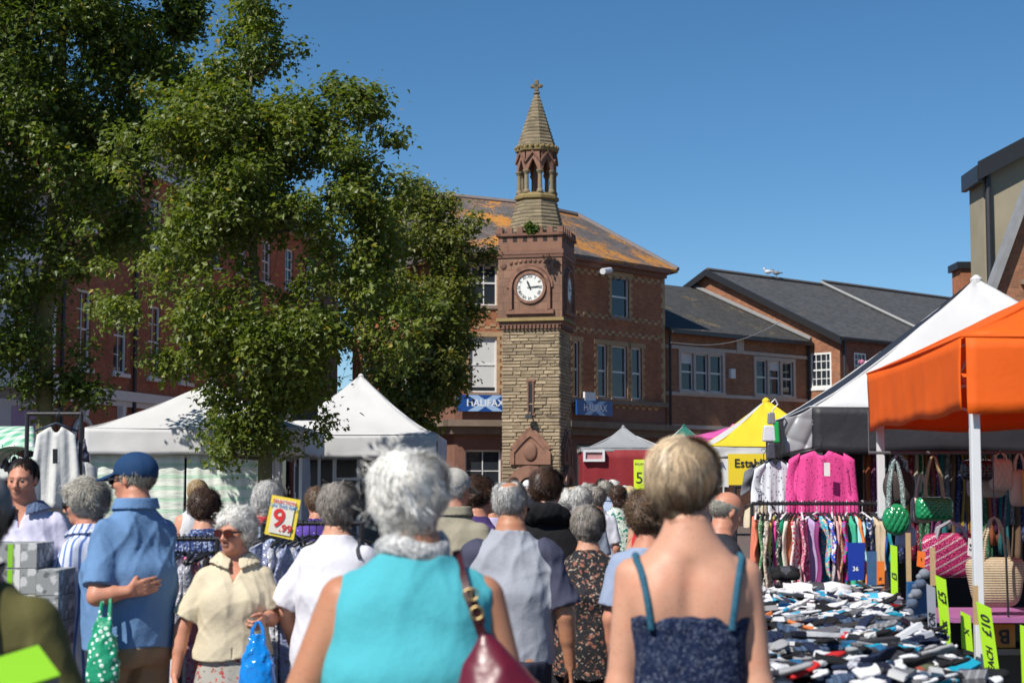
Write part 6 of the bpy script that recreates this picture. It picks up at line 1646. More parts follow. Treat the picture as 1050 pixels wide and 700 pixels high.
person('woman in purple t-shirt with white print under the peaked gazebo', X(327, 12.6), 12.6, yaw=.5, H=1.60, girth=1.1, skin='ruddy', head=(0, -.1), res=.011,
    hair=dict(k='short', c='lightbrown', vol=.018, n=3500, len=.04, lift=.008, round=1), top=dict(k='tee', c=spots_mat((.09, .05, .28), [(.5, .5, .6)], 24, .16), slv=.8, hem=.8), bottom=dict(c=(.03, .03, .05)))
# crowd further down the market
CR = [
 ('woman with bobbed grey hair and blue grey top in the crowd', 596, 14.0, 0, 1.60, 'f', 'silver', 'bob', 'tee', (.24, .28, .34), (.1, .1, .12), None),
 ('woman with silver hair and a white t-shirt in the crowd, before the red kiosk', 612, 17.0, -.2, 1.60, 'f', 'darkgrey', 'short', 'tee', (.62, .62, .68), (.05, .12, .12), None),
 ('woman in a green and white leaf print blouse and teal trousers', 633, 18.5, 0, 1.62, 'f', 'brown', 'bob', 'tee', 'leaf', (.01, .12, .10), None),
 ('person in a straw sun hat and green top, right of the leaf print blouse', 645, 20.5, 0, 1.62, 'f', 'grey', 'short', 'tee', (.05, .35, .15), (.2, .2, .2), (.5, .38, .22)),
 ('woman in a coral red sleeveless dress behind the curly haired woman', 664, 15.0, 0, 1.55, 'f', 'lightbrown', 'bob', 'tank', (.6, .05, .05), (.6, .05, .05), None),
 ('woman with fluffy grey hair and white blouse near the kiosk wall', 605, 24.0, .2, 1.65, 'f', 'grey', 'curly', 'tee', (.5, .5, .52), (.1, .1, .15), None),
 ('man with thinning grey hair and light blue shirt in the crowd', 621, 22.0, -.3, 1.68, 'm', 'grey', 'short', 'shirt', (.35, .42, .55), (.1, .1, .12), None),
 ('bald man with a dark jacket standing at the foot of the clock tower', 578, 33.0, PI - .4, 1.76, 'm', 'grey', 'bald', 'long', (.03, .03, .04), (.03, .03, .04), None),
 ('person in a tall white sun hat in the crowd before the tower', 517, 21.0, 0, 1.66, 'f', 'white', 'short', 'tee', (.5, .5, .55), (.1, .1, .12), (.66, .66, .66)),
 ('person with pale pink bald head glimpsed between the grey and brown haired men', 533, 17.0, .3, 1.62, 'm', 'white', 'bald', 'tee', (.3, .32, .4), (.05, .05, .06), None),
 ('person in a white hat and dark glasses facing the camera between the two men', 541, 26.0, PI, 1.72, 'f', 'white', 'short', 'tee', (.02, .02, .03), (.05, .05, .06), (.68, .68, .68)),
 ('woman with snowy hair and a grey cardigan behind the hooded man', 580, 15.5, .2, 1.58, 'f', 'white', 'short', 'long', (.25, .22, .22), (.1, .1, .12), None),
 ('woman with sandy hair in the crowd, low behind the grey bob', 588, 21.0, 0, 1.60, 'f', 'blonde', 'bob', 'tee', (.6, .6, .6), (.1, .1, .12), None),
 ('woman with white hair and pale blue top left of the wavy haired woman', 482, 17.0, 0, 1.62, 'f', 'white', 'curly', 'tee', (.5, .6, .66), (.1, .1, .12), None),
 ('grey haired woman in a lilac top in the crowd left of the grey t-shirt man', 506, 14.5, 0, 1.57, 'f', 'grey', 'short', 'tee', (.45, .4, .55), (.1, .1, .12), None),
 ('dark haired man in a navy polo shirt far down the market', 616, 30.0, 0, 1.75, 'm', 'dark', 'short', 'tee', (.02, .03, .07), (.1, .1, .12), None),
 ('woman with brown hair and black top far down by the kiosk', 626, 34.0, .3, 1.68, 'f', 'brown', 'short', 'tee', (.03, .03, .03), (.1, .1, .12), None),
 ('grey haired man in a beige polo shirt far down by the kiosk', 600, 36.0, .3, 1.70, 'm', 'silver', 'short', 'tee', (.45, .38, .28), (.1, .1, .12), None),
 ('woman in a yellow top far away beside the clock tower fountain', 553, 40.0, .3, 1.66, 'f', 'lightbrown', 'bob', 'tee', (.6, .45, .1), (.1, .1, .12), None),
 ('man in a white shirt far away before the bank window', 497, 40.0, .3, 1.76, 'm', 'dark', 'short', 'shirt', (.6, .6, .62), (.1, .1, .12), None),
 ('man in a navy baseball shirt far down by the peaked gazebo corner', 452, 27.0, .2, 1.74, 'm', 'brown', 'short', 'tee', (.03, .05, .16), (.1, .1, .12), None),
 ('woman with grey hair and bright red top left of the tower base', 470, 22.0, 0, 1.63, 'f', 'silver', 'short', 'tee', (.6, .04, .05), (.1, .1, .12), None),
 ('woman in a lemon yellow top in the crowd left of the tower', 500, 27.0, .1, 1.66, 'f', 'blonde', 'bob', 'tee', (.7, .6, .2), (.1, .1, .12), None),
 ('bearded tall man in a white polo shirt before the fountain niche', 527, 34.0, .1, 1.80, 'm', 'brown', 'short', 'tee', (.6, .6, .6), (.1, .1, .12), None),
 ('woman in a pink blouse seen small before the fountain niche', 512, 31.0, -.1, 1.66, 'f', 'grey', 'curly', 'tee', (.65, .3, .38), (.1, .1, .12), None),
 ('woman with auburn bob and sky blue top right of the tower base', 590, 31.0, 0, 1.67, 'f', 'lightbrown', 'bob', 'tee', (.3, .5, .7), (.1, .1, .12), None),
 ('man with white hair and checked pink shirt by the red kiosk', 628, 27.0, .1, 1.72, 'm', 'white', 'short', 'shirt', (.6, .35, .4), (.1, .1, .12), None),
 ('woman with a white sun visor cap and turquoise top by the red kiosk', 640, 25.0, .1, 1.63, 'f', 'blonde', 'short', 'tee', (.05, .45, .5), (.1, .1, .12), (.6, .6, .6)),
 ('grey haired woman in floral dress beside the peaked gazebo', 444, 24.0, .6, 1.66, 'f', 'silver', 'short', 'tee', 'flower', (.3, .1, .15), None)]
LEAF = spots_mat((.55, .60, .52), [(.02, .16, .12), (.05, .28, .18), (.1, .12, .3)], 20, .34); FLWR = spots_mat((.5, .48, .5), [(.5, .08, .12), (.1, .2, .4)], 26, .3)
for lab, px, Y, yw, H_, sx, hcn, hk_, tk, tc_, bc, cp in CR:
    tc_ = LEAF if tc_ == 'leaf' else FLWR if tc_ == 'flower' else tc_
    person(lab, X(px, Y), Y, yaw=yw, H=H_, sex=sx, girth=1.12, skin=('ruddy', 'fair', 'tan')[int(px) % 3], head=(.15 * ((px % 5) - 2), -.05), res=.013 if Y < 20 else .017, stride=.08, group='shoppers in the market crowd',
        hair=dict(k=hk_, c=hcn, vol=.02 if hk_ != 'bald' else .005, n=2500 if Y < 25 else 900, len=.045, lift=.01, mess=.4, w=.002, round=1), top=dict(k=tk, c=tc_, slv=.85 if tk in ('tee', 'shirt') else 1.9, hem=.8, loose=.02), bottom=dict(c=bc), cap=dict(c=cp, bucket=1) if cp else None, glasses='dark' if yw > 2 else None)
# ------------------------------------------------------------------ stalls and goods
def wpt(px, py, Y): return P(px, py, Y)
def strap_on(name, D, place, pts, width, mat, parent, thick=.004, off=.004, back=True):
    """leather strap laid over the clothes: pts are local (x, z) seen from behind"""
    V = []; n = 24; pts = np.array(pts); tt = np.linspace(0, 1, len(pts)); L = []
    for t in np.linspace(0, 1, n):
        xx = np.interp(t, tt, pts[:, 0]); zz = np.interp(t, tt, pts[:, 1]); ts = np.linspace(-.55, .0, 140) if back else np.linspace(.6, 0, 140)
        q = np.stack([np.full(140, xx), ts, np.full(140, zz)], 1).astype(np.float32); dv = np.minimum(D['top'](q), D['body'](q)); j = int(np.argmax(dv < off)) if (dv < off).any() else 139
        L.append(q[j])
    L = np.array(L)
    for _ in range(2): L[1:-1] = (L[:-2] + L[1:-1] + L[2:]) / 3
    m = MB(); rs = []
    for i, p in enumerate(L):
        t = L[min(i + 1, n - 1)] - L[max(i - 1, 0)]; t = t / (np.linalg.norm(t) + 1e-9); s = np.cross(t, [0, -1, 0]); s /= np.linalg.norm(s) + 1e-9
        o = np.array([0, -thick if back else thick, 0]); rs.append([tuple(p - s * width / 2), tuple(p + s * width / 2), tuple(p + s * width / 2 + o), tuple(p - s * width / 2 + o)])
    m.rings(rs); v = np.array([tuple(q) for q in m.v])
    return v, m.f
def add_local(name, v, f, mat, parent, place, smooth=False):
    Wd = np.array([tuple(l2w(q, place['x'], place['y'], place['yaw'])) for q in v])
    return mesh_obj(name, Wd, f, mat, parent, smooth=smooth)
BURG = plain((.115, .008, .02), .32, .2, 5, .2, 40, spec=.6); BURGD = plain((.05, .008, .012), .4, .2, 5, .2, 40)
GOLD = plain((.36, .27, .13), .5, .1, 8, 0, metal=1)
# burgundy shoulder bag of the aqua top woman
hb = thing('handbag', 'burgundy leather shoulder bag with gold buckle hanging on the aqua top woman', 'handbag', (.05, 3.9, .8))
v, f = strap_on('strap', AQD, AQ, [(.105, 1.45), (.125, 1.36), (.16, 1.27), (.175, 1.21)], .022, BURGD, hb); add_local('strap', v, f, BURGD, hb, AQ)
bp = P(497, 636, 3.86)
def bag_fn(p):
    q = (p - V3(*P(516, 722, 3.86))) * V3(1.22, 1, 1); q[:, 0] += q[:, 2] * .30; w = .12 + np.clip(-(q[:, 2]) * .26, -.05, .09); zt = .155
    sl = q[:, 0] * .0
    d = np.sqrt((q[:, 0] / 1.0) ** 2 + (q[:, 1] * 1.9) ** 2) - np.interp(q[:, 2], [-.3, -.22, 0, .08, .13, .16], [.10, .165, .145, .085, .040, .012])
    return np.maximum(d * .7, np.maximum(q[:, 2] - .16, -.28 - q[:, 2])) - folds(p, 2.2, 1.2) * .007
c0 = P(516, 722, 3.86); V, Fc = snet(bag_fn, np.array(c0) - .33, np.array(c0) + .3, .008); bag = mesh_obj('pouch', V, Fc, BURG, hb, smooth=True)
a_ = P(486, 618, 3.84); b_ = P(494, 638, 3.85)
m = MB(); m.tube([P(482, 603, 3.84), a_], .009, 8); m.tube([a_, b_], .011, 8); m.build('strap_end', BURGD, bag)
m = MB(); cc = P(483, 609, 3.825); m.tube([cc + Vector((math.cos(a) * .017, 0, math.sin(a) * .013)) for a in np.linspace(0, 2 * PI, 13)], .0022, 6); m.box(cc.x - .002, cc.x + .002, cc.y - .003, cc.y + .003, cc.z - .012, cc.z + .012); m.build('buckle', GOLD, bag)
m = MB(); cc = P(489, 628, 3.83); m.tube([cc + Vector((math.cos(a) * .014, 0, math.sin(a) * .014)) for a in np.linspace(0, 2 * PI, 13)], .003, 6); m.build('ring', GOLD, bag)

def sack(label, cat, name, top, w, h, depth, mat, handle_to=None, seed=0, fa=.010, flare=1.0, hmat=None):
    t = thing(name, label, cat, (top[0], top[1], top[2] - h))
    c = V3(*top)
    def fn(p):
        q = p - c; zz = -q[:, 2] / h
        a = np.interp(zz, [0, .15, .4, .85, 1.0], [.25, .45, .8 * flare, 1.0 * flare, .8]) * w / 2; b = np.interp(zz, [0, .2, .6, .9, 1.0], [.2, .5, 1, .95, .6]) * depth / 2
        k = np.sqrt((q[:, 0] / a) ** 2 + (q[:, 1] / b) ** 2); d = (k - 1) * np.minimum(a, b)
        return np.maximum(d, np.maximum(q[:, 2], -h - q[:, 2])) - folds(p, seed, 2.0) * fa
    V, Fc = snet(fn, c - V3(w * .8, depth, h + .04), c + V3(w * .8, depth, .04), .008)
    b = mesh_obj('pouch', V, Fc, mat, t, smooth=True)
    if handle_to is not None:
        hv = Vector(handle_to); m = MB()
        for s in (-1, 1):
            m.tube([Vector(top) + Vector((s * w * .16, 0, -.05)), Vector(top).lerp(hv, .5) + Vector((s * w * .12, 0, 0)), hv + Vector((s * .008, 0, .005)), hv + Vector((0, .012, .008))], [.012, .009, .007, .006], 6)
        m.build('handle', hmat or mat, t)
    return t
BLUEP = plain((.005, .20, .62), .18, .15, 8, .5, 18, spec=.7, dist=.02)
ELH = None
def hand_w(D, place, i): return l2w(D['hands'][i][1], place['x'], place['y'], place['yaw'])
hw_ = hand_w(ELD, EL7, 0); hw_ = Vector((hw_.x, hw_.y - .02, hw_.z))
sack('bright blue plastic carrier bag held by the elderly woman in cream', 'carrier bag', 'carrier_bag', tuple(hw_ + Vector((.0, -.01, -.04))), .19, .34, .11, BLUEP, handle_to=tuple(hw_ + Vector((0, 0, .01))), seed=1, fa=.012)
POLKA = NT('polka'); 
def polka():
    t = NT('polka'); co = t.co(rot=(0, .5, 0)); v = t.n('ShaderNodeTexVoronoi'); v.inputs['Scale'].default_value = 36; v.inputs['Randomness'].default_value = .15; t.l(co, v.inputs['Vector'])
    m = t.ramp(v.outputs['Distance'], [(.33, 1.0), (.37, 0.0)]); t.bump(t.noise(co, 12, 3), .5, .02); return t.fin(t.mix(m, (.01, .28, .14), (.62, .75, .68)), .45)
hb_ = hand_w(BMD, BM, 0); wr = l2w(BMD['E'][0] * .6 + BMD['W'][0] * .4, BM['x'], BM['y'], BM['yaw'])
tp_ = Vector((wr.x - .01, wr.y - .06, wr.z - .10))
sack('green polka dot shopping bag hanging from the navy cap man', 'shopping bag', 'shopping_bag', tuple(tp_), .16, .31, .10, polka(), handle_to=tuple(wr + Vector((0, -.01, .03))), seed=4, fa=.012)
gh = hand_w(GMD, GM, 1)
sack('folded grey green raincoat bundle in the hand of the grey t-shirt man', 'coat', 'coat_bundle', tuple(gh + Vector((0, -.01, -.02))), .13, .19, .09, plain((.10, .115, .10), .35, .25, 14, .5, 30, dist=.01), handle_to=tuple(gh), seed=2, fa=.014)
# strap and box of the olive man
ob_ = thing('shoulder_bag', 'black leather bag strap across the back of the olive t-shirt man', 'bag', (OM['x'], OM['y'] - .2, 1.2))
v, f = strap_on('strap', OMD, OM, [(.075, 1.43), (.10, 1.36), (.13, 1.26), (.15, 1.10), (.16, .95)], .026, M['black_metal'], ob_); add_local('strap', v, f, plain((.02, .02, .022), .3), ob_, OM)
sc_ = l2w((.17, -.16, .85), OM['x'], OM['y'], OM['yaw']); m = MB(); m.box(sc_.x - .1, sc_.x + .1, sc_.y - .04, sc_.y + .04, sc_.z - .12, sc_.z + .1); m.build('pouch', plain((.02, .02, .022), .3), ob_, bevel=.012)
bx = thing('carton', 'grey carton with bright lime green lid held by the olive t-shirt man', 'box', tuple(P(15, 700, 3.5)))
LIMEG = plain((.22, .50, .015), .5, .05, 5, .05); GREYC = plain((.16, .16, .18), .5, .1, 4, .1)
cbx = P(2, 716, 3.45); MM = Matrix.Translation(cbx) @ Matrix.Rotation(math.radians(38), 4, 'Z') @ Matrix.Rotation(math.radians(24), 4, 'X') @ Matrix.Rotation(math.radians(-16), 4, 'Y')
m = MB(); m.M = MM; m.box(-.16, .10, -.06, .06, -.12, .050); m.build('box_body', GREYC, bx, bevel=.003); m = MB(); m.M = MM; m.box(-.162, .102, -.062, .062, .051, .056); m.build('lid', LIMEG, bx)
# patterned blue top strap, thin crossbody strap of the white t-shirt woman
v, f = strap_on('strap', WTD, WT_, [(.03, 1.44), (.10, 1.37), (.15, 1.28)], .018, BURGD, WTP); add_local('bag_strap', v, f, plain((.03, .03, .035), .4), WTP, WT_)

# ---- garments
_gm = {}
def garment_mesh(mb_, w, drop, seed, sleeves=True, slen=.5, flare=1.0, opening=False, thick=.016, wave=.018):
    """closed cloth shell in local coordinates: x across, y thickness, z down from the hanger hook"""
    rg = random.Random(seed); ph = [rg.uniform(0, 6) for _ in range(5)]
    nu, nv = 22, 16
    def sheet(fn, nu=nu, nv=nv):
        g0 = [[fn(i / nu, j / nv, 1) for i in range(nu + 1)] for j in range(nv + 1)]; g1 = [[fn(i / nu, j / nv, -1) for i in range(nu + 1)] for j in range(nv + 1)]
        for j in range(nv):
            for i in range(nu):
                mb_.face([g0[j][i], g0[j][i + 1], g0[j + 1][i + 1], g0[j + 1][i]]); mb_.face([g1[j][i], g1[j + 1][i], g1[j + 1][i + 1], g1[j][i + 1]])
        for j in range(nv):
            mb_.face([g0[j][0], g0[j + 1][0], g1[j + 1][0], g1[j][0]]); mb_.face([g0[j][nu], g1[j][nu], g1[j + 1][nu], g0[j + 1][nu]])
        for i in range(nu):
            mb_.face([g0[0][i], g1[0][i], g1[0][i + 1], g0[0][i + 1]]); mb_.face([g0[nv][i], g0[nv][i + 1], g1[nv][i + 1], g1[nv][i]])
    def body(u, v, s):
        x = (u - .5) * 2; ww = w / 2 * (.82 + .10 * math.sin(v * PI) * .3 + (flare - 1 + .12) * v)
        top = -.075 - .065 * abs(x) ** 1.3 - (.05 * max(0, 1 - (abs(x) / .28) ** 2) if abs(x) < .28 else 0)
        z = top + (-drop - top + .012 * math.sin(x * 5 + ph[0])) * v
        y = s * (thick * (1 - .5 * abs(x) ** 4) * (.7 + .5 * v)) + wave * (.3 + v) * (math.sin(x * 7 + ph[1] + v * 1.5) + .5 * math.sin(x * 15 + ph[2]))
        if opening and abs(x) < .16: y -= .022 * (1 - abs(x) / .16)
        return (x * ww, y, z)
    sheet(body)
    if sleeves:
        for sd in (-1, 1):
            def sl(u, v, s, sd=sd):
                x0_ = w / 2 * .80 * sd; top = -.135; xx = x0_ + sd * (-.02 + u * .085) + sd * .06 * v - sd * .02 * v * v; z = top - .02 * u - slen * v + (1 - u) * .03
                return (xx, s * .014 * math.sin(max(.1, u) * PI * .9) + .01 * math.sin(v * 8 + ph[3]), z)
            sheet(sl, 6, 12)
def hanger(mb_, w=.40):
    mb_.tube([(-w / 2, 0, -.115), (0, 0, -.065), (w / 2, 0, -.115)], .008, 6); mb_.tube([(0, 0, -.065), (0, 0, -.015), (.018, 0, .0), (.012, 0, .022), (-.012, 0, .022), (-.018, 0, .008)], .003, 5)
HB = plain((.02, .02, .022), .35); HWm = plain((.6, .6, .62), .4); HGm = plain((.05, .35, .2), .4)
def garment(label, mat, pos, ang, w=.40, drop=.72, seed=0, hm=HB, name='garment', cat='garment', group=None, **kw):
    t = thing(name, label, cat, pos, ang, group)
    m = MB(); garment_mesh(m, w, drop, seed, **kw); m.build('cloth', mat, t, smooth=True, world=False)
    m = MB(); hanger(m, w * .9); m.build('hanger', hm, t, world=False, smooth=True)
    return t
def rail(label, a, b, zbar, posts=True, r=.014, mat=HB):
    a, b = Vector(a), Vector(b); t = thing('clothes_rail', label, 'clothes rail', (a.x, a.y, 0))
    m = MB(); m.tube([(a.x, a.y, zbar), (b.x, b.y, zbar)], r, 10); m.build('bar', mat, t, smooth=False)
    for p in (a, b):
        if not posts:
            m = MB(); m.tube([(p.x, p.y, zbar), (p.x, p.y, zbar + .3)], .005, 6); m.build('hanging_cord', mat, t); continue
        m = MB(); m.tube([(p.x, p.y, .05), (p.x, p.y, zbar)], r, 10); m.tube([(p.x, p.y - .25, .05), (p.x, p.y + .25, .05)], r, 8); m.build('post', mat, t)
    return t
RX0, RX1, RY = X(769, 12.6), X(906, 12.6), 12.6; RZ = P(800, 516, RY).z
rail('black clothes rail packed with bright garments at the right hand stall', (RX0, RY, 0), (RX1, RY, 0), RZ)
m = MB()
def pr(base, cols, sc=30, thr=.4): return spots_mat(base, cols, sc, thr)
GC = [('mint green', cloth_mat((.22, .55, .42))), ('orange', cloth_mat((.75, .22, .05))), ('pale aqua', cloth_mat((.35, .62, .66))), ('rose print', pr((.55, .12, .22), [(.1, .05, .1), (.7, .5, .5)])), ('beige', cloth_mat((.5, .40, .28))),
      ('black and cream print', pr((.04, .04, .045), [(.5, .45, .38)], 40)), ('olive', cloth_mat((.16, .17, .08))), ('red tan print', pr((.5, .3, .2), [(.4, .03, .03), (.05, .05, .05)], 45)), ('cream floral', pr((.55, .48, .38), [(.35, .12, .15), (.1, .2, .12)], 40)),
      ('lilac', cloth_mat((.4, .3, .5))), ('green leaf print', pr((.1, .25, .12), [(.5, .5, .4), (.02, .06, .04)], 38)), ('charcoal', cloth_mat((.05, .05, .06))), ('dusty pink', cloth_mat((.6, .35, .36))), ('coral', cloth_mat((.7, .2, .12))),
      ('royal blue', cloth_mat((.03, .14, .5))), ('turquoise print', pr((.03, .35, .5), [(.6, .2, .3), (.7, .6, .2)], 35)), ('magenta and blue print', pr((.5, .03, .25), [(.03, .1, .5), (.02, .3, .1)], 28)), ('emerald', cloth_mat((.01, .22, .12))),
      ('hot pink', cloth_mat((.75, .05, .28))), ('bright pink', cloth_mat((.72, .07, .30))), ('grey print', pr((.4, .4, .42), [(.08, .08, .1), (.6, .3, .3)], 45)), ('sky and sunset print', pr((.2, .5, .62), [(.8, .55, .1), (.7, .2, .1)], 16)), ('navy and white print', pr((.03, .05, .15), [(.6, .6, .65)], 35)), ('teal', cloth_mat((.02, .25, .3))), ('patterned blue', pr((.1, .2, .5), [(.6, .7, .75)], 30)), ('lemon', cloth_mat((.7, .6, .15))), ('zebra print', pr((.6, .6, .58), [(.03, .03, .03)], 34, .5)), ('terracotta', cloth_mat((.5, .17, .08))), ('white and red print', pr((.65, .62, .6), [(.6, .04, .06)], 30)), ('peach', cloth_mat((.75, .42, .28))), ('jade', cloth_mat((.05, .4, .25))), ('plum', cloth_mat((.22, .04, .15))), ('ivory', cloth_mat((.66, .62, .52))), ('cobalt print', pr((.03, .1, .55), [(.7, .7, .7), (.7, .2, .3)], 26))]
random.Random(8).shuffle(GC)
N = len(GC); order = ['first', 'second', 'third']
for i, (nm, mt) in enumerate(GC):
    x = RX0 + .03 + (RX1 - RX0 - .07) * i / (N - 1); ang = PI / 2 + random.uniform(-.5, .3)
    dr = random.uniform(.62, .82)
    if nm == 'hot pink': ang = PI / 2 - .75
    if nm == 'sky and sunset print': ang = PI / 2 - .9
    garment(f'{nm} blouse hanging on the black rail between its neighbours', mt, (x, RY, RZ), ang, random.uniform(.34, .42), dr, i, hm=HWm if i % 4 == 0 else HB, name='blouse', cat='blouse', group='blouses on the black rail', slen=random.uniform(.25, .5), sleeves=i % 3 != 1, thick=.024, wave=.024)
# openwork pink cardigan and white lace top
def lace(c, sc=60):
    t = NT('lace'); co = t.co(); v = t.n('ShaderNodeTexVoronoi'); v.inputs['Scale'].default_value = sc; mp = t.n('ShaderNodeMapping'); mp.inputs['Scale'].default_value = (1, .1, .6); t.l(co, mp.inputs[0]); t.l(mp.outputs[0], v.inputs['Vector'])
    h = t.ramp(v.outputs['Distance'], [(.16, 1.0), (.30, 0.0)]); m = t.fin(t.mix(h, c, sc3(c, .22)), .8); t.bump(h, -.6, .01); return m
garment('openwork bright pink cardigan displayed above the black rail', lace((.72, .06, .27)), tuple(P(842, 450, 12.95)), .08, .47, .62, 77, name='cardigan', cat='cardigan', slen=.52, opening=True, wave=.008, flare=1.05)
cp = P(848, 481, 12.84); m = MB(); m.box(cp.x - .022, cp.x + .022, cp.y - .003, cp.y, cp.z - .05, cp.z + .05); tag(m.build('price_tag', plain((.7, .7, .68), .5), loc=tuple(cp)), 'white swing tag pinned on the pink cardigan', 'tag')
garment('white lace blouse hung left of the pink cardigan', lace((.66, .68, .74), 45), tuple(P(795, 460, 12.95)), .25, .27, .52, 78, name='lace_blouse', cat='blouse', slen=.36, wave=.008)
r2 = rail('short black rail behind the white lace blouse', (X(752, 14), 14, 0), (X(792, 14), 14, 0), P(770, 499, 14).z)
garment('grey jacket above the short rear rail', cloth_mat((.15, .155, .17)), tuple(P(783, 463, 13.6)), .1, .22, .34, 79, name='jacket', cat='jacket', slen=.2)
garment('hot pink vest top hung before the yellow banner', cloth_mat((.80, .02, .28)), tuple(P(769, 478, 13.7)), .1, .10, .19, 80, name='vest', cat='vest', sleeves=False)
garment('cream woollen top over the end of the black rail', cloth_mat((.55, .48, .34)), tuple(P(778, 504, 12.9)), .2, .26, .26, 81, name='knitted_jumper', cat='jumper', sleeves=False)
# silver tarpaulin and bags hung from the black gazebo
def tarp(label, pxs, Y, mat, name='tarpaulin', cat='tarpaulin', amp=.03, seed=0):
    """pxs: four photo corners, tl tr br bl"""
    c = [P(a, b, Y) for a, b in pxs]; ph = seed
    def fn(u, v):
        p = c[3].lerp(c[2], u).lerp(c[0].lerp(c[1], u), v); k = (math.sin(u * 5 + v * 2 + ph) + 1.4 * (1 - abs(math.sin(u * 3.2 - v * 2.6 + ph))) ** 2 + .8 * (1 - abs(math.sin(u * 2.1 + v * 4.6 + ph))) ** 2) * amp
        return p + Vector((k * .15, k, -.02 * math.sin(u * PI) * v))
    o = grid_mesh(name, fn, 26, 26, mat, None, thick=.006, loc=tuple(c[3])); return tag(o, label, cat)
tarp('crumpled silver grey sheet hung from the corner of the black and white gazebo', [(803, 428), (833, 417), (833, 459), (806, 464)], 13.0, plain((.30, .305, .32), .35, .12, 4, .4, 3, dist=.02), amp=.012, seed=1)
q = P(791, 432, 12.9)
pk = thing('hanging_pack', 'clear pack of white and green goods on a hook beside the silver sheet', 'pack', tuple(q))
m = MB(); m.tube([q + Vector((.0, 0, .14)), q + Vector((.03, 0, .17)), q + Vector((.05, 0, .13)), q + Vector((.02, 0, .1)), q + Vector((0, 0, .05))], .006, 6); m.build('hook', HWm, pk)
for nm, mt, (a, b, c, d) in (('grey_sleeve', plain((.2, .2, .22), .3), (-.03, .03, -.02, .07)), ('green_sleeve', plain((.01, .35, .08), .3), (.01, .06, -.16, .0)), ('white_parcel', plain((.6, .6, .66), .3, .2, 20), (-.07, .035, -.15, -.03)), ('dark_parcel', plain((.06, .06, .08), .4, .4, 20), (-.04, .03, -.28, -.16))):
    m = MB(); m.box(q.x + a, q.x + b, q.y - .03 + .01 * len(nm) * .1, q.y + .03, q.z + c, q.z + d, .8); m.build(nm, mt, pk, bevel=.01)
# dark back cloth and hanging scarves behind the handbags
BKx0 = BX.x + .35
bw_ = wallp(2.6, 6.2, 17.5, .05, 2.2, fabric((.012, .011, .014), .9, trans=0), g6, 'rear_cloth', amp=.03)
SCL = [('rust', (.25, .07, .03)), ('plum', (.12, .03, .09)), ('teal', (.02, .12, .13)), ('grey', (.14, .14, .15)), ('brown', (.13, .08, .05)), ('navy', (.02, .03, .09)), ('mustard', (.3, .2, .04)), ('wine', (.15, .01, .03)), ('cream', (.4, .36, .28)), ('forest green', (.03, .1, .05))]
sr = rail('long bar of scarves at the back of the handbag stall', (X(884, 15.2), 15.2, 0), (X(1062, 15.2), 15.2, 0), P(960, 466, 15.2).z)
for i in range(28):
    x = X(888 + i * 6.2, 15.2); nm, c = SCL[i % 10]; mt = pr(c, [sc3(c, 2.5), (.3, .28, .24)], 30, .3) if i % 2 else cloth_mat(c); L_ = random.uniform(.5, 1.0)
    z0_ = P(960, 466, 15.2).z
    def fn(u, v, x=x, i=i, L_=L_): return Vector((x + (u - .5) * .07 * (1 + .5 * (1 - v)) + .01 * math.sin(v * 7 + i), 15.2 - .02 + .02 * math.sin(u * 9 + i), z0_ + .015 - L_ * (1 - v)))
    o = grid_mesh('scarf', fn, 6, 8, mt, None, thick=.01, loc=(x, 15.2, z0_)); tag(o, f'{nm} scarf on the long bar, {"printed" if i % 2 else "plain"}, behind the handbags', 'scarf', f'scarves on the long bar')
# ---- handbags
HY = 12.2; HZ = P(960, 464, HY).z
hbr = rail('grey bar carrying handbags under the black and orange gazebos', (X(889, HY), HY, 0), (X(1075, HY), HY, 0), HZ, posts=False, r=.012, mat=plain((.1, .1, .11), .4))
def handbag(label, px, y0, y1, w, mat, top_y, style='flap', Y=HY, hmat=None, dep=.08, quilt=0, round_=False, spread=.5, hr=.007, name='handbag', cat='handbag', rz=0, taper=1.0):
    a = P(px, y0, Y); b = P(px, y1, Y); h_ = a.z - b.z; c = (a + b) / 2; hang = P(px, top_y, Y)
    t = thing(name, label, cat, (c.x, c.y, b.z), rz)
    nx, nz = 40, 28
    def shape(u, v, s):
        X_ = (u - .5) * 2; Z_ = (v - .5) * 2
        e = 2.0 if round_ else 5.0
        r_ = (abs(X_) ** e + abs(Z_) ** e) ** (1 / e)
        k = max(abs(X_), abs(Z_)) / max(r_, 1e-6); xx, zz = X_ * k, Z_ * k
        rr = max(abs(X_), abs(Z_)); y = dep / 2 * (1 - rr ** 3) ** .5 if rr < 1 else 0
        if quilt: y += .006 * (abs(math.sin(xx * quilt + zz * quilt * .6)) * abs(math.sin(xx * quilt - zz * quilt * .6))) ** .5 * (1 - rr ** 6) * 2
        return (xx * w / 2 * (1 - (1 - taper) * (1 - zz) / 2), s * y, zz * h_ / 2 + h_ / 2)
    m = MB()
    for s in (-1, 1):
        g = [[shape(i / nx, j / nz, s) for i in range(nx + 1)] for j in range(nz + 1)]
        for j in range(nz):
            for i in range(nx):
                q = [g[j][i], g[j][i + 1], g[j + 1][i + 1], g[j + 1][i]]; m.face(q if s < 0 else q[::-1])
    m.build('pouch', mat, t, smooth=True, world=False)
    H_ = hang.z - b.z
    for k, s in enumerate((-1, 1)):
        m = MB(); x_ = w * spread / 2; y_ = s * dep * .25
        m.tube([(-x_, y_, h_ * .86), (-x_ * .8, y_, h_ + (H_ - h_) * .45), (-x_ * .25, y_ * .3, H_ - .01), (0, 0, H_ + .005), (x_ * .25, y_ * .3, H_ - .01), (x_ * .8, y_, h_ + (H_ - h_) * .45), (x_, y_, h_ * .86)], hr, 6); m.build('handle', hmat or mat, t, world=False)
    return t
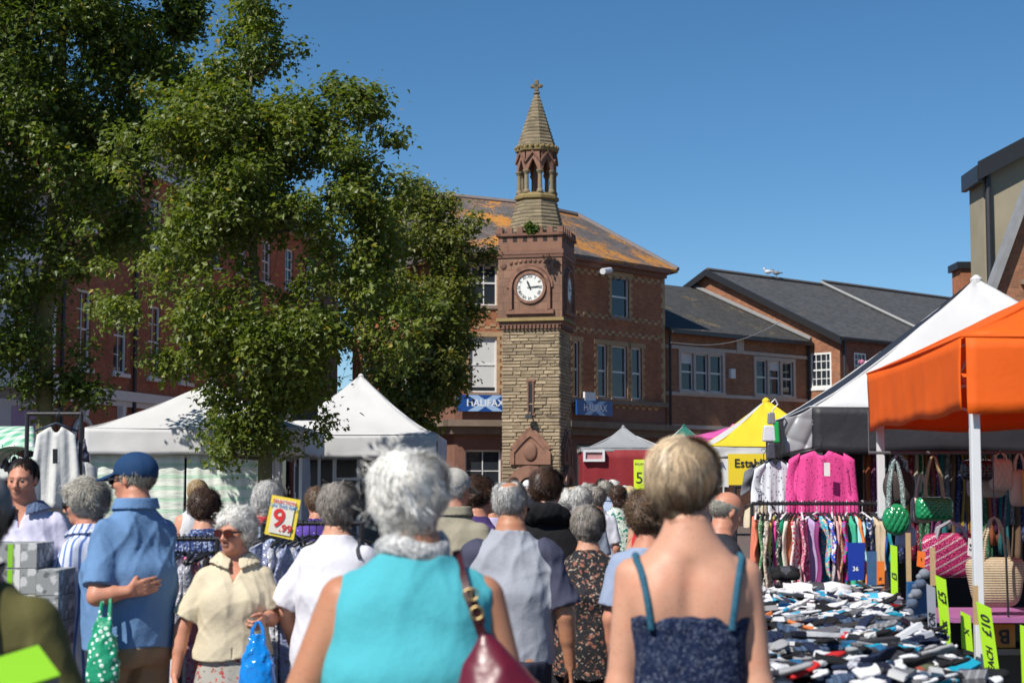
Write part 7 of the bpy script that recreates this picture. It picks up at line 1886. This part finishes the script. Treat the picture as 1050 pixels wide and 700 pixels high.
GRN = plain((.01, .22, .08), .22, .15, 10, .1, 60, spec=.7); STR = pr((.06, .12, .12), [(.55, .6, .58)], 90, .45); BEI = plain((.50, .43, .35), .55, .1, 8, .3, 60); BLK = plain((.012, .012, .018), .22, .2, 10, .1, 60, spec=.7)
handbag('large brown patterned bag with pale strap at the left of the handbag bar', 922, 478, 520, .24, plain((.045, .035, .032), .6, .4, 20, .5, 60), 466, dep=.10, hmat=STR, round_=True, hr=.014, Y=12.5)
handbag('round glossy green quilted bag on a patterned strap', 919, 516, 549, .20, GRN, 472, dep=.09, quilt=8, round_=True, hmat=STR, hr=.013, spread=.55)
handbag('rectangular green quilted handbag with chain handles', 958, 509, 534, .27, GRN, 468, dep=.09, quilt=11, hmat=plain((.35, .24, .12), .35, .6, 60, .5, 90), hr=.009, spread=.5)
handbag('cream clutch bag tucked behind the rectangular green bag', 945, 509, 536, .16, plain((.5, .42, .38), .6), 486, Y=12.35)
handbag('small pale blue bag under the round green bag', 929, 540, 560, .15, plain((.35, .45, .62), .5), 528, Y=12.3)
handbag('black padded puffer handbag right of the front gazebo pole', 1003, 471, 493, .25, BLK, 464, dep=.10, quilt=9, hr=.006)
handbag('cream padded puffer handbag beside the black puffer bag', 1026, 470, 503, .17, BEI, 463, dep=.10, quilt=7, hr=.006)
handbag('long beige clutch hanging below the two puffer bags', 1011, 489, 510, .28, plain((.42, .36, .30), .6), 470, dep=.05, Y=12.35)
handbag('cream bag with mustard panel at the far right of the handbag bar', 1046, 481, 519, .16, BEI, 464, dep=.08)
m = MB(); c = P(1049, 500, HY - .06); m.box(c.x - .005, c.x + .05, c.y - .01, c.y + .0, c.z - .12, c.z + .12); tag(m.build('mustard_scarf', plain((.6, .38, .05), .6), loc=tuple(c), bevel=.003), 'folded mustard cloth tucked over the last cream bag', 'cloth')
def sequin():
    t = NT('sequins'); co = t.co(rot=(0, .5, 0)); s = t.n('ShaderNodeSeparateXYZ'); t.l(co, s.inputs[0]); w = t.math('SINE', t.math('MULTIPLY', s.outputs[2], 130))
    sp = t.noise(co, 110, 2); c1 = t.mix(t.ramp(sp, [(.4, 0.0), (.55, 1.0)]), (.22, .01, .10), (.55, .05, .14)); c = t.mix(t.ramp(w, [(.72, 0.0), (.8, 1.0)]), c1, (.5, .36, .38)); t.bump(sp, .8, .01); return t.fin(c, .3, .3)
handbag('magenta sequinned shoulder bag with grey straps beside the front pole', 975, 546, 592, .42, sequin(), 535, dep=.08, Y=11.6, hmat=plain((.25, .25, .27), .5), hr=.012, spread=.5, rz=.1, taper=.9)
def wick():
    t = NT('wicker'); co = t.co(); s = t.n('ShaderNodeSeparateXYZ'); t.l(co, s.inputs[0]); w = t.math('SINE', t.math('MULTIPLY', s.outputs[2], 420)); n = t.noise(t.co(scale=(1, 1, .3)), 90, 3)
    c = t.mix(t.math('ADD', t.math('MULTIPLY', w, .3), t.math('MULTIPLY', n, .8)), (.30, .22, .13), (.60, .50, .34)); t.bump(t.math('ADD', w, n), .5, .004); return t.fin(c, .8)
wt = handbag('large straw tote basket with long looped handles at the right of the stall', 1021, 571, 622, .40, wick(), 531, dep=.16, Y=10.6, hr=.009, spread=.42, taper=.70, name='straw_tote', cat='tote bag')
m = MB(); c0 = P(1019, 524, 10.6); c1 = P(1021, 531, 10.6); m.tube([P(1018, 466, 10.6), P(1019, 515, 10.6), c1], .004, 6); m.tube([c1 + Vector((-.03, 0, -.01)), c1 + Vector((0, 0, .0)), c1 + Vector((.03, 0, -.01))], .004, 6); tag(m.build('hook_chain', HB, loc=tuple(c1)), 'thin dark chain and hook holding the straw tote', 'hook')
m = MB(); p0 = P(1030, 530, 10.45); p1 = P(1034, 632, 10.45); m.tube([p0, p1], .007, 6); tag(m.build('dangling_strap', HB, loc=tuple(p1)), 'black strap dangling in front of the straw tote', 'strap')
def card(label, pts, Y, mat, txt=None, th=.004, tm=None, size=.06, rot=0, name='price_card', bold=.02, lines=None):
    c = [P(a, b, Y) for a, b in pts]; n = (c[1] - c[0]).cross(c[3] - c[0]).normalized()
    if n.y < 0: n = -n
    t = thing(name, label, 'price card', tuple(c[3])); m = MB(); m.hexa([c[3], c[2], c[2] + n * th, c[3] + n * th, c[0], c[1], c[1] + n * th, c[0] + n * th]); b = m.build('sheet', mat, t)
    for s, (u, v), sz, mt, rt in (lines or ([(txt, (.5, .5), size, tm or M['ink'], rot)] if txt else [])):
        o = c[0].lerp(c[1], u).lerp(c[3].lerp(c[2], u), 1 - v); r = (c[1] - c[0]).normalized(); up = (c[0] - c[3]).normalized()
        if rt: r, up = (up, -r) if rt > 0 else (-up, r)
        text(b, s, mt, o - n * .003, r, up, sz, bold=bold, ext=.001)
    return t
LIMC = plain((.42, .75, .02), .5, .05, 5, .1); WHC = plain((.62, .62, .60), .5); GRC = plain((.30, .31, .36), .5)
card('tall lime price card on a stick, left of the front pole', [(959, 589), (970, 594), (977, 676), (967, 672)], 9.2, LIMC, lines=[('£5', (.5, .75), .045, M['ink'], 1), ('PACK', (.5, .35), .028, M['ink'], 1)])
card('lime price card fixed low on the front gazebo pole', [(985, 626), (995, 631), (998, 668), (986, 664)], 9.35, LIMC, 'X', size=.03)
card('large lime price card leaning right of the front pole', [(1001, 616), (1016, 623), (1027, 704), (1012, 706)], 8.9, LIMC, lines=[('£10', (.5, .75), .05, M['ink'], 1), ('EACH', (.5, .35), .035, M['ink'], 1)])
card('lime price card cut off by the right edge', [(1046, 640), (1062, 645), (1064, 705), (1048, 700)], 8.9, LIMC, '£8', size=.04, rot=1)
card('grey price board standing left of the tall lime card', [(950, 598), (959, 602), (962, 684), (953, 678)], 9.0, GRC, '4 FOR', size=.035, rot=1)
card('narrow lime card hanging beside the rear gazebo pole', [(913, 558), (920, 560), (921, 624), (914, 620)], 10.4, LIMC, '£3', size=.03, rot=1)
card('orange card wrapped round the foot of the rear gazebo pole', [(898, 575), (907, 575), (907, 610), (898, 610)], 12.3, plain((.75, .2, .03), .5), 'x', size=.03)
card('small orange flag card above the blue sock pack', [(941, 564), (949, 566), (948, 582), (940, 580)], 9.6, plain((.8, .17, .02), .5), 'I', size=.02)
card('white tag reading 5.8 hanging on the sequinned bag', [(993, 551), (1000, 553), (999, 571), (992, 569)], 11.3, WHC, '5.8', size=.026, rot=1, name='price_tag')
card('blue packet with white label hung at the end of the rail', [(869, 556), (887, 556), (886, 594), (870, 595)], 12.0, plain((.01, .04, .32), .25), name='packet', lines=[('36', (.45, .3), .03, M['sign_white'], 0)])
card('denim blue folded towel hung right of the blue packet', [(889, 565), (899, 565), (899, 602), (889, 603)], 12.0, cloth_mat((.05, .12, .25)), name='towel')
for i, (px, y0, y1, Y, lb) in enumerate(((931, 546, 610, 10.0, 'nearer the rear gazebo pole'), (956, 561, 600, 9.3, 'holding the grey board'), (1000, 600, 640, 9.2, 'right of the front pole'))):
    a, b = P(px, y0, Y), P(px + 1, y1, Y); m = MB(); m.box(a.x - .014, a.x + .014, a.y - .006, a.y + .006, b.z, a.z); tag(m.build('wooden_stake', plain((.45, .30, .15), .7, .2, 20), loc=(a.x, a.y, b.z)), 'wooden stake ' + lb, 'stake', 'wooden card stakes')
# blue toothed sock display
c = P(938, 612, 9.8); t = thing('sock_display', 'blue pack of grey heeled trainer socks standing at the end of the sock table', 'sock pack', tuple(P(938, 645, 9.8)))
m = MB(); a, b = P(930, 645, 9.8), P(952, 596, 9.8); m.box(a.x, b.x, 9.79, 9.83, a.z, b.z, .9); m.build('backing_card', plain((.01, .08, .22), .5, .15, 30), t, bevel=.003)
for k in range(5):
    q = P(948 - 4.2 * k, 588 + 10 * k, 9.74); m = MB(); m.sphere(q, (.035, .028, .030), 10, 7); m.sphere(q + Vector((-.03, 0, -.016)), (.02, .02, .018), 8, 5); m.build('sock', cloth_mat((.09, .12, .18) if k % 2 else (.2, .22, .26)), t, smooth=True)
# ---- sock table with its heap
TZ = .86; TA = -math.atan(.158); TM_ = Matrix.Translation((.66, 5.9, 0)) @ Matrix.Rotation(TA, 4, 'Z')
tb = thing('stall_table', 'long table under the heap of socks at the right', 'table', (.66, 5.9, 0), TA)
def TMB():
    m = MB(); m.M = TM_.copy(); return m
m = TMB(); m.box(-.1, 1.0, 0, 5.8, TZ - .04, TZ); m.build('tabletop', plain((.05, .05, .06), .8), tb)
for x in (0, .93):
    for y in (.15, 5.65): m = TMB(); m.tube([(x, y, 0), (x, y, TZ - .04)], .02, 8); m.build('leg', M['white_metal'], tb)
def skirtf(u, v): return TM_ @ Vector((1.02 + .012 * math.sin(u * 60), 5.8 * u, .1 + (TZ - .1) * v))
grid_mesh('table_skirt', skirtf, 60, 4, cloth_mat((.03, .03, .04)), tb)
def sock_proto(kind, seed):
    """flattened sock pair, local coordinates"""
    rg = random.Random(seed)
    if kind == 3:
        m = MB(); m.box(-.075, .12, -.042, .042, -.014, .014); b2 = MB(); b2.box(-.125, -.07, -.045, .045, -.016, .017); return m, b2
    if kind == 0: path = [(-.13, 0, 0), (-.06, .004, .004), (.02, 0, .006), (.08, -.006, .006), (.115, -.035, 0), (.125, -.085, -.004), (.12, -.12, -.004)]; r = [.036, .034, .034, .040, .044, .032, .018]
    elif kind == 1: path = [(-.09, 0, 0), (-.04, .004, .006), (.03, .0, .01), (.085, .002, .004)]; r = [.042, .050, .052, .036]
    else: path = [(-.14, .012, 0), (-.07, .0, .0), (0, -.006, .004), (.07, .008, .0), (.14, -.01, 0)]; r = [.034, .033, .036, .040, .024]
    m = MB(); n = 14; P_ = [Vector(p) for p in path]; rs = []; Q = []; RR = []
    for i in range(len(P_) - 1):
        for k in range(5): t = k / 5; Q.append(P_[i].lerp(P_[i + 1], t)); RR.append(r[i] + (r[i + 1] - r[i]) * t)
    Q.append(P_[-1]); RR.append(r[-1] * .6)
    ph = rg.uniform(0, 6)
    for i, p in enumerate(Q):
        t = (Q[min(i + 1, len(Q) - 1)] - Q[max(0, i - 1)]).normalized(); a = t.cross(Vector((0, 0, 1))).normalized(); b = a.cross(t); row = []
        for k in range(n):
            ca, sa = math.cos(2 * PI * k / n), math.sin(2 * PI * k / n); ca = math.copysign(abs(ca) ** .7, ca); sa = math.copysign(abs(sa) ** .8, sa)
            w_ = 1 + .07 * math.sin(i * 1.3 + ph + k) + .05 * math.sin(i * 2.9 + k * 1.7)
            row.append(p + a * ca * RR[i] * w_ + b * sa * RR[i] * .40 * (w_ + .25 * math.sin(i * .9 + ph) * (1 if sa > 0 else 0)))
        rs.append(row)
    m.rings(rs); b2 = MB(); i0 = 7 if kind != 2 else 9
    b2.rings([[Q[i] + (v - Q[i]) * 1.08 for v in rs[i]] for i in (i0, i0 + 1, i0 + 2, i0 + 3)]); return m, b2
SC_ = [('white', (.66, .66, .68), (.01, .01, .02)), ('white', (.64, .64, .66), (.02, .30, .5)), ('black', (.012, .012, .014), (.5, .5, .5)), ('charcoal', (.04, .04, .045), (.02, .12, .25)), ('navy', (.012, .02, .05), (.4, .4, .45)), ('mid grey', (.14, .14, .15), (.6, .6, .6)), ('turquoise', (.01, .33, .48), (.6, .6, .6)), ('denim blue', (.035, .06, .11), (.3, .35, .4)), ('pale grey', (.30, .30, .31), (.02, .02, .03)), ('taupe', (.16, .11, .08), (.5, .5, .5)), ('red', (.5, .02, .02), (.5, .5, .5)), ('speckled grey', (.09, .09, .10), (.02, .02, .02)), ('olive', (.12, .13, .07), (.5, .1, .05)), ('orange', (.6, .17, .05), (.6, .6, .6))]
WGT = [15, 9, 26, 13, 12, 8, 3, 11, 9, 4, 2, 11, 3, 1.2]
protos = {}
def sock_mats(ci):
    nm, c, bc = SC_[ci]
    return pr(c, [sc3(c, 2.6)], 160, .3) if nm == 'speckled grey' else stripes_mat(c, sc3(c, 1.7), 220, 0) if nm in ('denim blue', 'mid grey') else cloth_mat(c, .6)
SMT = [sock_mats(i) for i in range(len(SC_))]
def sock_stuff(ci, kd):
    if (ci, kd) in protos: return protos[(ci, kd)]
    nm, c, bc = SC_[ci]; m, b = sock_proto(kd, ci * 5 + kd)
    t = thing('sock_pair', '', '', (0, 0, 0)); m.build('socks', SMT[ci], t, smooth=kd != 3, world=False); b.build('paper_band', plain(bc, .5), t, world=False)
    protos[(ci, kd)] = [t, False]; return protos[(ci, kd)]
rg = random.Random(21)
WRD = {0: 'bent', 1: 'rolled', 2: 'flat', 3: 'carded'}
def heap_z(u, v): return TZ + .02 + .09 * math.exp(-((u - .5) / .42) ** 2) * (.55 + .45 * math.sin(v * 2.3 + 1) ** 2)
def sock_place(rg, k, top):
    fy = rg.random() if k is None else (k + rg.random()) / 290
    v = .15 + 5.5 * fy ** (1.25 if k is not None else 1.0); u = rg.uniform(.0, .97); ci = rg.choices(range(len(SC_)), WGT)[0]
    return u, v, heap_z(u, v) * 1.0 - (0 if top else rg.uniform(.015, .06)), ci
for j in range(290):
    u, v, z, ci = sock_place(rg, j, True)
    if 2.4 < v < 5.3 and rg.random() < .36: ci = rg.choice((0, 1))
    kd = rg.choice((0, 0, 2, 2, 2, 1, 3, 3)); pr_ = sock_stuff(ci, kd)
    if not pr_[1]: t = pr_[0]; pr_[1] = True
    else:
        t = pr_[0].copy(); COL.objects.link(t)
        for ch in pr_[0].children: c = ch.copy(); COL.objects.link(c); c.parent = t
    t.location = TM_ @ Vector((u, v, z + rg.uniform(-.01, .02))); t.rotation_euler = (rg.gauss(0, .28), rg.gauss(0, .22), rg.gauss(.1, .5) if rg.random() < .75 else rg.uniform(0, 6.28)); s = rg.uniform(.6, 1.0); t.scale = (s * 1.15, s * .8, s * .8)
    nm, _, bc = SC_[ci]
    t['label'] = f'{WRD[kd]} pair of {nm} socks in the heap on the long table' + (', with a blue band' if ci == 1 else ''); t['category'] = 'socks'; t['group'] = f'{WRD[kd]} {nm} socks in the heap' + (' with blue bands' if ci == 1 else '')
for k, v in protos.items():
    if not v[1]:
        for ch in list(v[0].children): bpy.data.objects.remove(ch)
        bpy.data.objects.remove(v[0])
# the lower layer of the heap: countless further socks seen only between the upper ones
m = MB(); pm = [[sock_proto(k, 9 + k)[0] for k in (0, 1, 2)]]
for j in range(420):
    u, v, z, ci = sock_place(rg, None, False); s = rg.uniform(.6, 1.0); src = rg.choice(pm[0])
    MM_ = TM_ @ Matrix.Translation((u, v, z)) @ Matrix.Rotation(rg.uniform(0, 6.28), 4, 'Z') @ Matrix.Rotation(rg.gauss(0, .25), 4, 'X') @ Matrix.Diagonal((s, s, s, 1))
    b0_ = len(m.v); m.v += [MM_ @ p for p in src.v]; m.f += [[q + b0_ for q in f] for f in src.f]; m.uv += src.uv; m.m += [ci] * len(src.f); m.t += [1.0] * len(src.f)
tag(m.build('sock_heap', SMT, smooth=True, loc=(1.2, 8.5, TZ)), kind='stuff')
# big white multipacks
for i, (px, py, Y, L_, lb) in enumerate(((838, 603, 10.6, .40, 'thick bundle of white sports socks with blue label at the back of the heap'), (893, 614, 10.3, .34, 'white sock bundle with turquoise band beside the rear pole'), (852, 632, 9.3, .36, 'long white sock pack lying in the middle of the heap'), (868, 614, 10.5, .3, 'white socks folded behind the brown pair'), (805, 586, 11.3, .18, 'bunch of black gloves on top at the left of the heap'))):
    p = P(px, py, Y); t = thing('sock_bundle', lb, 'gloves' if 'gloves' in lb else 'socks', tuple(p), rg.uniform(-.15, .2))
    for k in range(4):
        m = MB(); n = 12; zo = -.03 + .026 * (k % 2) ; yo = (k - 1.5) * .035
        m.tube([(-L_ / 2, yo, zo), (-L_ / 4, yo * .8, zo + .01), (0, yo * .6, zo), (L_ / 4, yo * .8, zo + .012), (L_ / 2, yo, zo + .004)], [.022, .034, .026, .036, .022], 10); m.build('sock', cloth_mat((.012, .012, .014), .5) if 'gloves' in lb else cloth_mat((.68, .68, .70), .5), t, smooth=True, world=False)
    m = MB(); m.tube([(-.035, 0, -.015), (.035, 0, -.015)], [.055, .055], 14); m.build('paper_band', plain((.05, .05, .06) if i in (0, 4) else (.05, .4, .6), .5), t, world=False)
# purple shelf with orange lettered box
a = P(1010, 633, 10.4)
sh_ = thing('shelf_table', 'purple edged display table below the straw tote', 'table', (a.x, 10.4, 0)); m = MB(); m.box(a.x - .4, a.x + 1.6, 10.4, 11.3, a.z - .03, a.z); m.build('tabletop', plain((.35, .12, .28), .6), sh_)
for x in (a.x - .3, a.x + 1.5):
    for y in (10.45, 11.2): m = MB(); m.box(x - .02, x + .02, y - .02, y + .02, 0, a.z - .03); m.build('leg', HB, sh_)
m = MB(); m.box(a.x - .3, a.x + 1.5, 11.1, 11.18, .05, a.z - .04); m.build('back_panel', HB, sh_)
b0, b1 = P(1019, 664, 10.55), P(1041, 639, 10.55)
obx = thing('crate', 'orange crate with a large dark letter B under the purple table', 'crate', (b0.x, 10.55, b0.z)); m = MB(); m.box(b0.x, b1.x, 10.55, 10.85, b0.z, b1.z); m.build('crate_body', plain((.62, .22, .02), .6), obx, bevel=.006)
text(obx, 'B', M['ink'], ((b0.x + b1.x) / 2, 10.545, (b0.z + b1.z) / 2), (-1, 0, 0), (0, 0, -1), .085, bold=.02)
o_ = [c for c in obx.children if c.name.startswith('lettering')][0]
st_ = thing('side_table', 'low table holding the orange crate', 'table', (b0.x, 10.5, 0)); m = MB(); m.box(b0.x - .3, b1.x + .5, 10.48, 11.0, b0.z - .035, b0.z - .002); m.build('tabletop', HB, st_); 
for x in (b0.x - .26, b1.x + .46):
    for y in (10.52, 10.96): m = MB(); m.box(x - .015, x + .015, y - .015, y + .015, 0, b0.z - .035); m.build('leg', HB, st_)
# ---- left side stall
def gingham():
    t = NT('gingham'); co = t.co(rot=(0, 0, .0)); s = t.n('ShaderNodeSeparateXYZ'); t.l(co, s.inputs[0])
    a = t.math('GREATER_THAN', t.math('SINE', t.math('MULTIPLY', s.outputs[0], 50)), 0); b = t.math('GREATER_THAN', t.math('SINE', t.math('MULTIPLY', s.outputs[1], 30)), 0)
    return t.fin(t.mix(t.math('MULTIPLY', t.math('ADD', a, b), .5), (.68, .70, .66), (.12, .42, .24)), .8)
GG = gingham()
ms = thing('market_stall', 'small market stall with green and white checked awning at the left edge', 'market stall', (-4.4, 12, 0))
e0, e1 = P(-60, 466, 12), P(36, 465, 12); k0, k1 = P(-60, 437, 13.3), P(34, 437, 13.3)
def aw(u, v): p = e0.lerp(e1, u).lerp(k0.lerp(k1, u), v); p.z += .03 * math.sin(u * 9) * (1 - v) + .05 * math.sin(v * PI); return p
grid_mesh('awning', aw, 24, 10, GG, ms)
def aw2(u, v): p = e0.lerp(e1, u); return Vector((p.x, 11.98, p.z - .16 * (1 - v) - .03 * abs(math.sin(u * 12))))
grid_mesh('valance', aw2, 40, 4, GG, ms)
for p in (e0, e1):
    m = MB(); m.tube([(p.x, 12.02, 0), (p.x, 12.02, p.z)], .018, 8); m.build('post', HB, ms); m = MB(); m.tube([(p.x, 13.3, 0), (p.x, 13.3, k0.z)], .018, 8); m.build('post', HB, ms)
m = MB(); m.box(e0.x, e1.x, 12.1, 13.1, .8, .84); m.build('counter', HB, ms)
def aw3(u, v):
    a = u * PI; c = P(14, 476, 11.2); return Vector((c.x - math.cos(a) * .19, 11.2 + .5 * v, c.z + math.sin(a) * .12))
o = grid_mesh('checked_hood', aw3, 20, 6, GG, None, loc=tuple(P(14, 476, 11.2))); tag(o, 'arched checked fabric hood below the striped awning at left', 'hood')
for i in range(9):
    p = P(2 + i * 4.2, 474 + (i % 3) * 3, 11.6); m = MB(); m.sphere(p, (.022, .03, .045), 8, 6); m.tube([p + Vector((0, 0, .04)), p + Vector((0, 0, .12))], .003, 4)
    tag(m.build('trinket', plain([(.03, .04, .1), (.1, .1, .12), (.04, .04, .05)][i % 3], .3), smooth=False, loc=tuple(p)), f'small dark hanging trinket {"navy" if i % 3 == 0 else "grey" if i % 3 == 1 else "black"} below the checked awning', 'trinket', ['navy trinkets', 'grey trinkets', 'black trinkets'][i % 3] + ' below the awning')
WCL = cloth_mat((.60, .60, .58), .6)
garment('long white sleeveless tunic on a dark hanger beside the maple trunk', WCL, tuple(P(58, 423, 10.8)), .15, .29, .60, 61, hm=plain((.015, .03, .06), .5), name='white_tunic', cat='tunic', sleeves=False, flare=1.25, wave=.02)
garment('pair of white linen trousers hung below the white tunic', WCL, tuple(P(57, 490, 10.9)), .15, .26, .62, 62, name='white_trousers', cat='trousers', sleeves=False, flare=1.1, wave=.025)
garment('white cotton shirt hung behind the white tunic', WCL, tuple(P(72, 455, 11.3)), .7, .3, .75, 63, name='white_shirt', cat='shirt', slen=.5)
card('black swing label on the white tunic', [(54, 460), (59, 460), (59, 475), (54, 475)], 10.65, plain((.01, .01, .012), .4), name='garment_label')
lr_ = rail('tall rail carrying the white clothes at left', (X(30, 10.9), 10.9, 0), (X(85, 10.9), 10.9, 0), P(58, 424, 10.9).z)
sack('black rucksack hanging under the white trousers', 'rucksack', 'rucksack', tuple(P(67, 545, 10.3)), .22, .34, .14, plain((.02, .02, .024), .5), seed=3)
sack('dark patterned bag hanging behind the striped top woman', 'bag', 'hanging_bag', tuple(P(84, 450, 11.8)), .13, .3, .1, plain((.03, .03, .06), .5), seed=5)
# boxes of goods on a table by the stallholder
bt_ = thing('goods_table', 'table stacked with grey boxed goods in front of the stallholder', 'table', (-2.1, 8.3, 0)); m = MB(); m.box(-3.6, X(68, 8.2), 8.0, 8.75, .82, .86); m.build('tabletop', plain((.3, .3, .32), .6), bt_)
for x in (-3.5, X(62, 8.2)):
    for y in (8.05, 8.7): m = MB(); m.tube([(x, y, 0), (x, y, .82)], .018, 8); m.build('leg', M['white_metal'], bt_)
zz0 = .862
BXG = pr((.26, .27, .27), [(.5, .5, .5), (.12, .13, .13)], 16, .35)
for i, (x0_, x1_, k, nm) in enumerate([(X(2, 8.1), X(42, 8.1), n, 'left') for n in range(4)] + [(X(26, 8.0), X(66, 8.0), n, 'right') for n in range(3)] + [(X(-50, 8.1), X(-2, 8.1), n, 'edge') for n in range(4)]):
    y0_ = 8.12 if nm != 'right' else 8.0; hh = .118; 
    if nm == 'right': x0_ = X(43, 8.0)
    t = thing('goods_box', f'grey picture box, {["bottom", "second from bottom", "third", "topmost"][k]} in its {dict(left="striped", right="shorter right hand", edge="outer left hand")[nm]} stack by the stallholder', 'box', (x0_, y0_, zz0 + k * (hh + .002)))
    m = MB(); m.box(x0_, x1_, y0_, y0_ + .3, zz0 + k * (hh + .002), zz0 + k * (hh + .002) + hh); m.build('box_body', BXG, t, bevel=.003)
    if nm == 'left':
        for s in range(2): m = MB(); xs = x0_ + .06 + s * .035; m.box(xs - .012, xs + .012, y0_ - .002, y0_, zz0 + k * (hh + .002) + .004, zz0 + k * (hh + .002) + hh - .004); m.build('lime_stripe', LIMEG if s == 0 else WHC, t)
# rail of dresses behind the elderly woman
LY = 8.7; lz = P(190, 552, LY).z
rail('low rail of dresses between the navy cap man and the elderly woman', (X(150, LY), LY, 0), (X(226, LY), LY, 0), lz)
LG = [('navy', cloth_mat((.03, .04, .1))), ('light blue pleated', stripes_mat((.22, .42, .65), (.35, .55, .75), 160, 0)), ('lilac', cloth_mat((.45, .35, .55))), ('sky blue', cloth_mat((.25, .5, .72))), ('burgundy floral', pr((.22, .03, .07), [(.5, .35, .35), (.1, .1, .3)], 40)), ('royal blue', cloth_mat((.04, .08, .4))), ('white', cloth_mat((.6, .6, .65))), ('pink floral', pr((.55, .3, .35), [(.5, .05, .12), (.2, .2, .4)], 45)), ('silver wrapped', plain((.45, .45, .5), .15, .4, 20, .9, 24, dist=.03)), ('coral', cloth_mat((.6, .2, .18))), ('clear wrapped grey', plain((.35, .35, .38), .12, .4, 20, .9, 24, dist=.03)), ('black', cloth_mat((.02, .02, .022)))]
for i, (nm, mt) in enumerate(LG):
    garment(f'{nm} dress on the low rail beside the elderly woman', mt, (X(156 + i * 6, LY), LY, lz), PI / 2 + random.uniform(-.6, .1), .36, 1.05, 100 + i, name='hanging_dress', cat='dress', group='dresses on the low rail', sleeves=i % 2 == 0, slen=.3, wave=.03, flare=1.15)
PL = plain((.50, .51, .56), .12, .35, 14, .9, 16, spec=.8, dist=.05); PL2 = plain((.30, .33, .50), .12, .4, 14, .9, 16, spec=.8, dist=.05)
LY2 = 8.9; lz2 = P(310, 536, LY2).z
rail('rail of plastic wrapped clothes behind the price card', (X(272, LY2), LY2, 0), (X(372, LY2), LY2, 0), lz2)
for i in range(13):
    garment(f'clear plastic wrapped {"blue" if i % 3 == 1 else "white"} garment on the rail under the price card', PL2 if i % 3 == 1 else PL, (X(276 + i * 7.2, LY2), LY2, lz2), PI / 2 + random.uniform(-.9, .3), .38, .95, 140 + i, name='wrapped_garment', cat='garment', group='blue wrapped garments' if i % 3 == 1 else 'white wrapped garments', sleeves=i % 2 == 0, slen=.3, wave=.035)
# price card 9.99
cy_ = 8.45
RED = plain((.65, .03, .03), .5); BLU = plain((.03, .2, .45), .5)
pc_ = card('yellow edged price card reading ON THIS RAIL 9.99', [(279, 507), (308.5, 512.5), (301, 553.5), (271, 547)], cy_, plain((.80, .62, .06), .5, .04), name='price_card')
pts = [(281.5, 510.5), (303.5, 514.5), (297, 549.5), (275, 545)]; c = [P(a, b, cy_ - .006) for a, b in pts]; m = MB(); m.face([c[3], c[2], c[1], c[0]]); m.build('white_field', plain((.72, .70, .62), .5), pc_)
r = (c[1] - c[0]).normalized(); up = (c[0] - c[3]).normalized()
for s_, v, u, sz, mt in (('SELECTION', .93, .5, .016, RED), ('ON THIS RAIL', .80, .5, .016, BLU), ('9', .43, .36, .088, RED), ('.99', .18, .74, .036, RED)):
    o = c[0].lerp(c[1], u).lerp(c[3].lerp(c[2], u), 1 - v); text(pc_, s_, mt, o - Vector((0, .003, 0)), r, up, sz, bold=.02, ext=.001)
m = MB(); a = P(287, 550, cy_ + .02); m.tube([a + Vector((0, 0, .1)), Vector((a.x, a.y, lz2 - .02))], .006, 6); m.tube([Vector((a.x, a.y, lz2 - .02)), Vector((a.x, LY2, lz2))], .006, 6); m.build('card_holder', HB, pc_)
# dark board glimpsed by the white gazebo peaks
tarp('small dark banner with pink lettering between the white gazebo tops', [(300, 408), (326, 406), (326, 431), (300, 431)], 29.6, plain((.10, .09, .12), .6), name='banner', cat='banner', amp=.01)
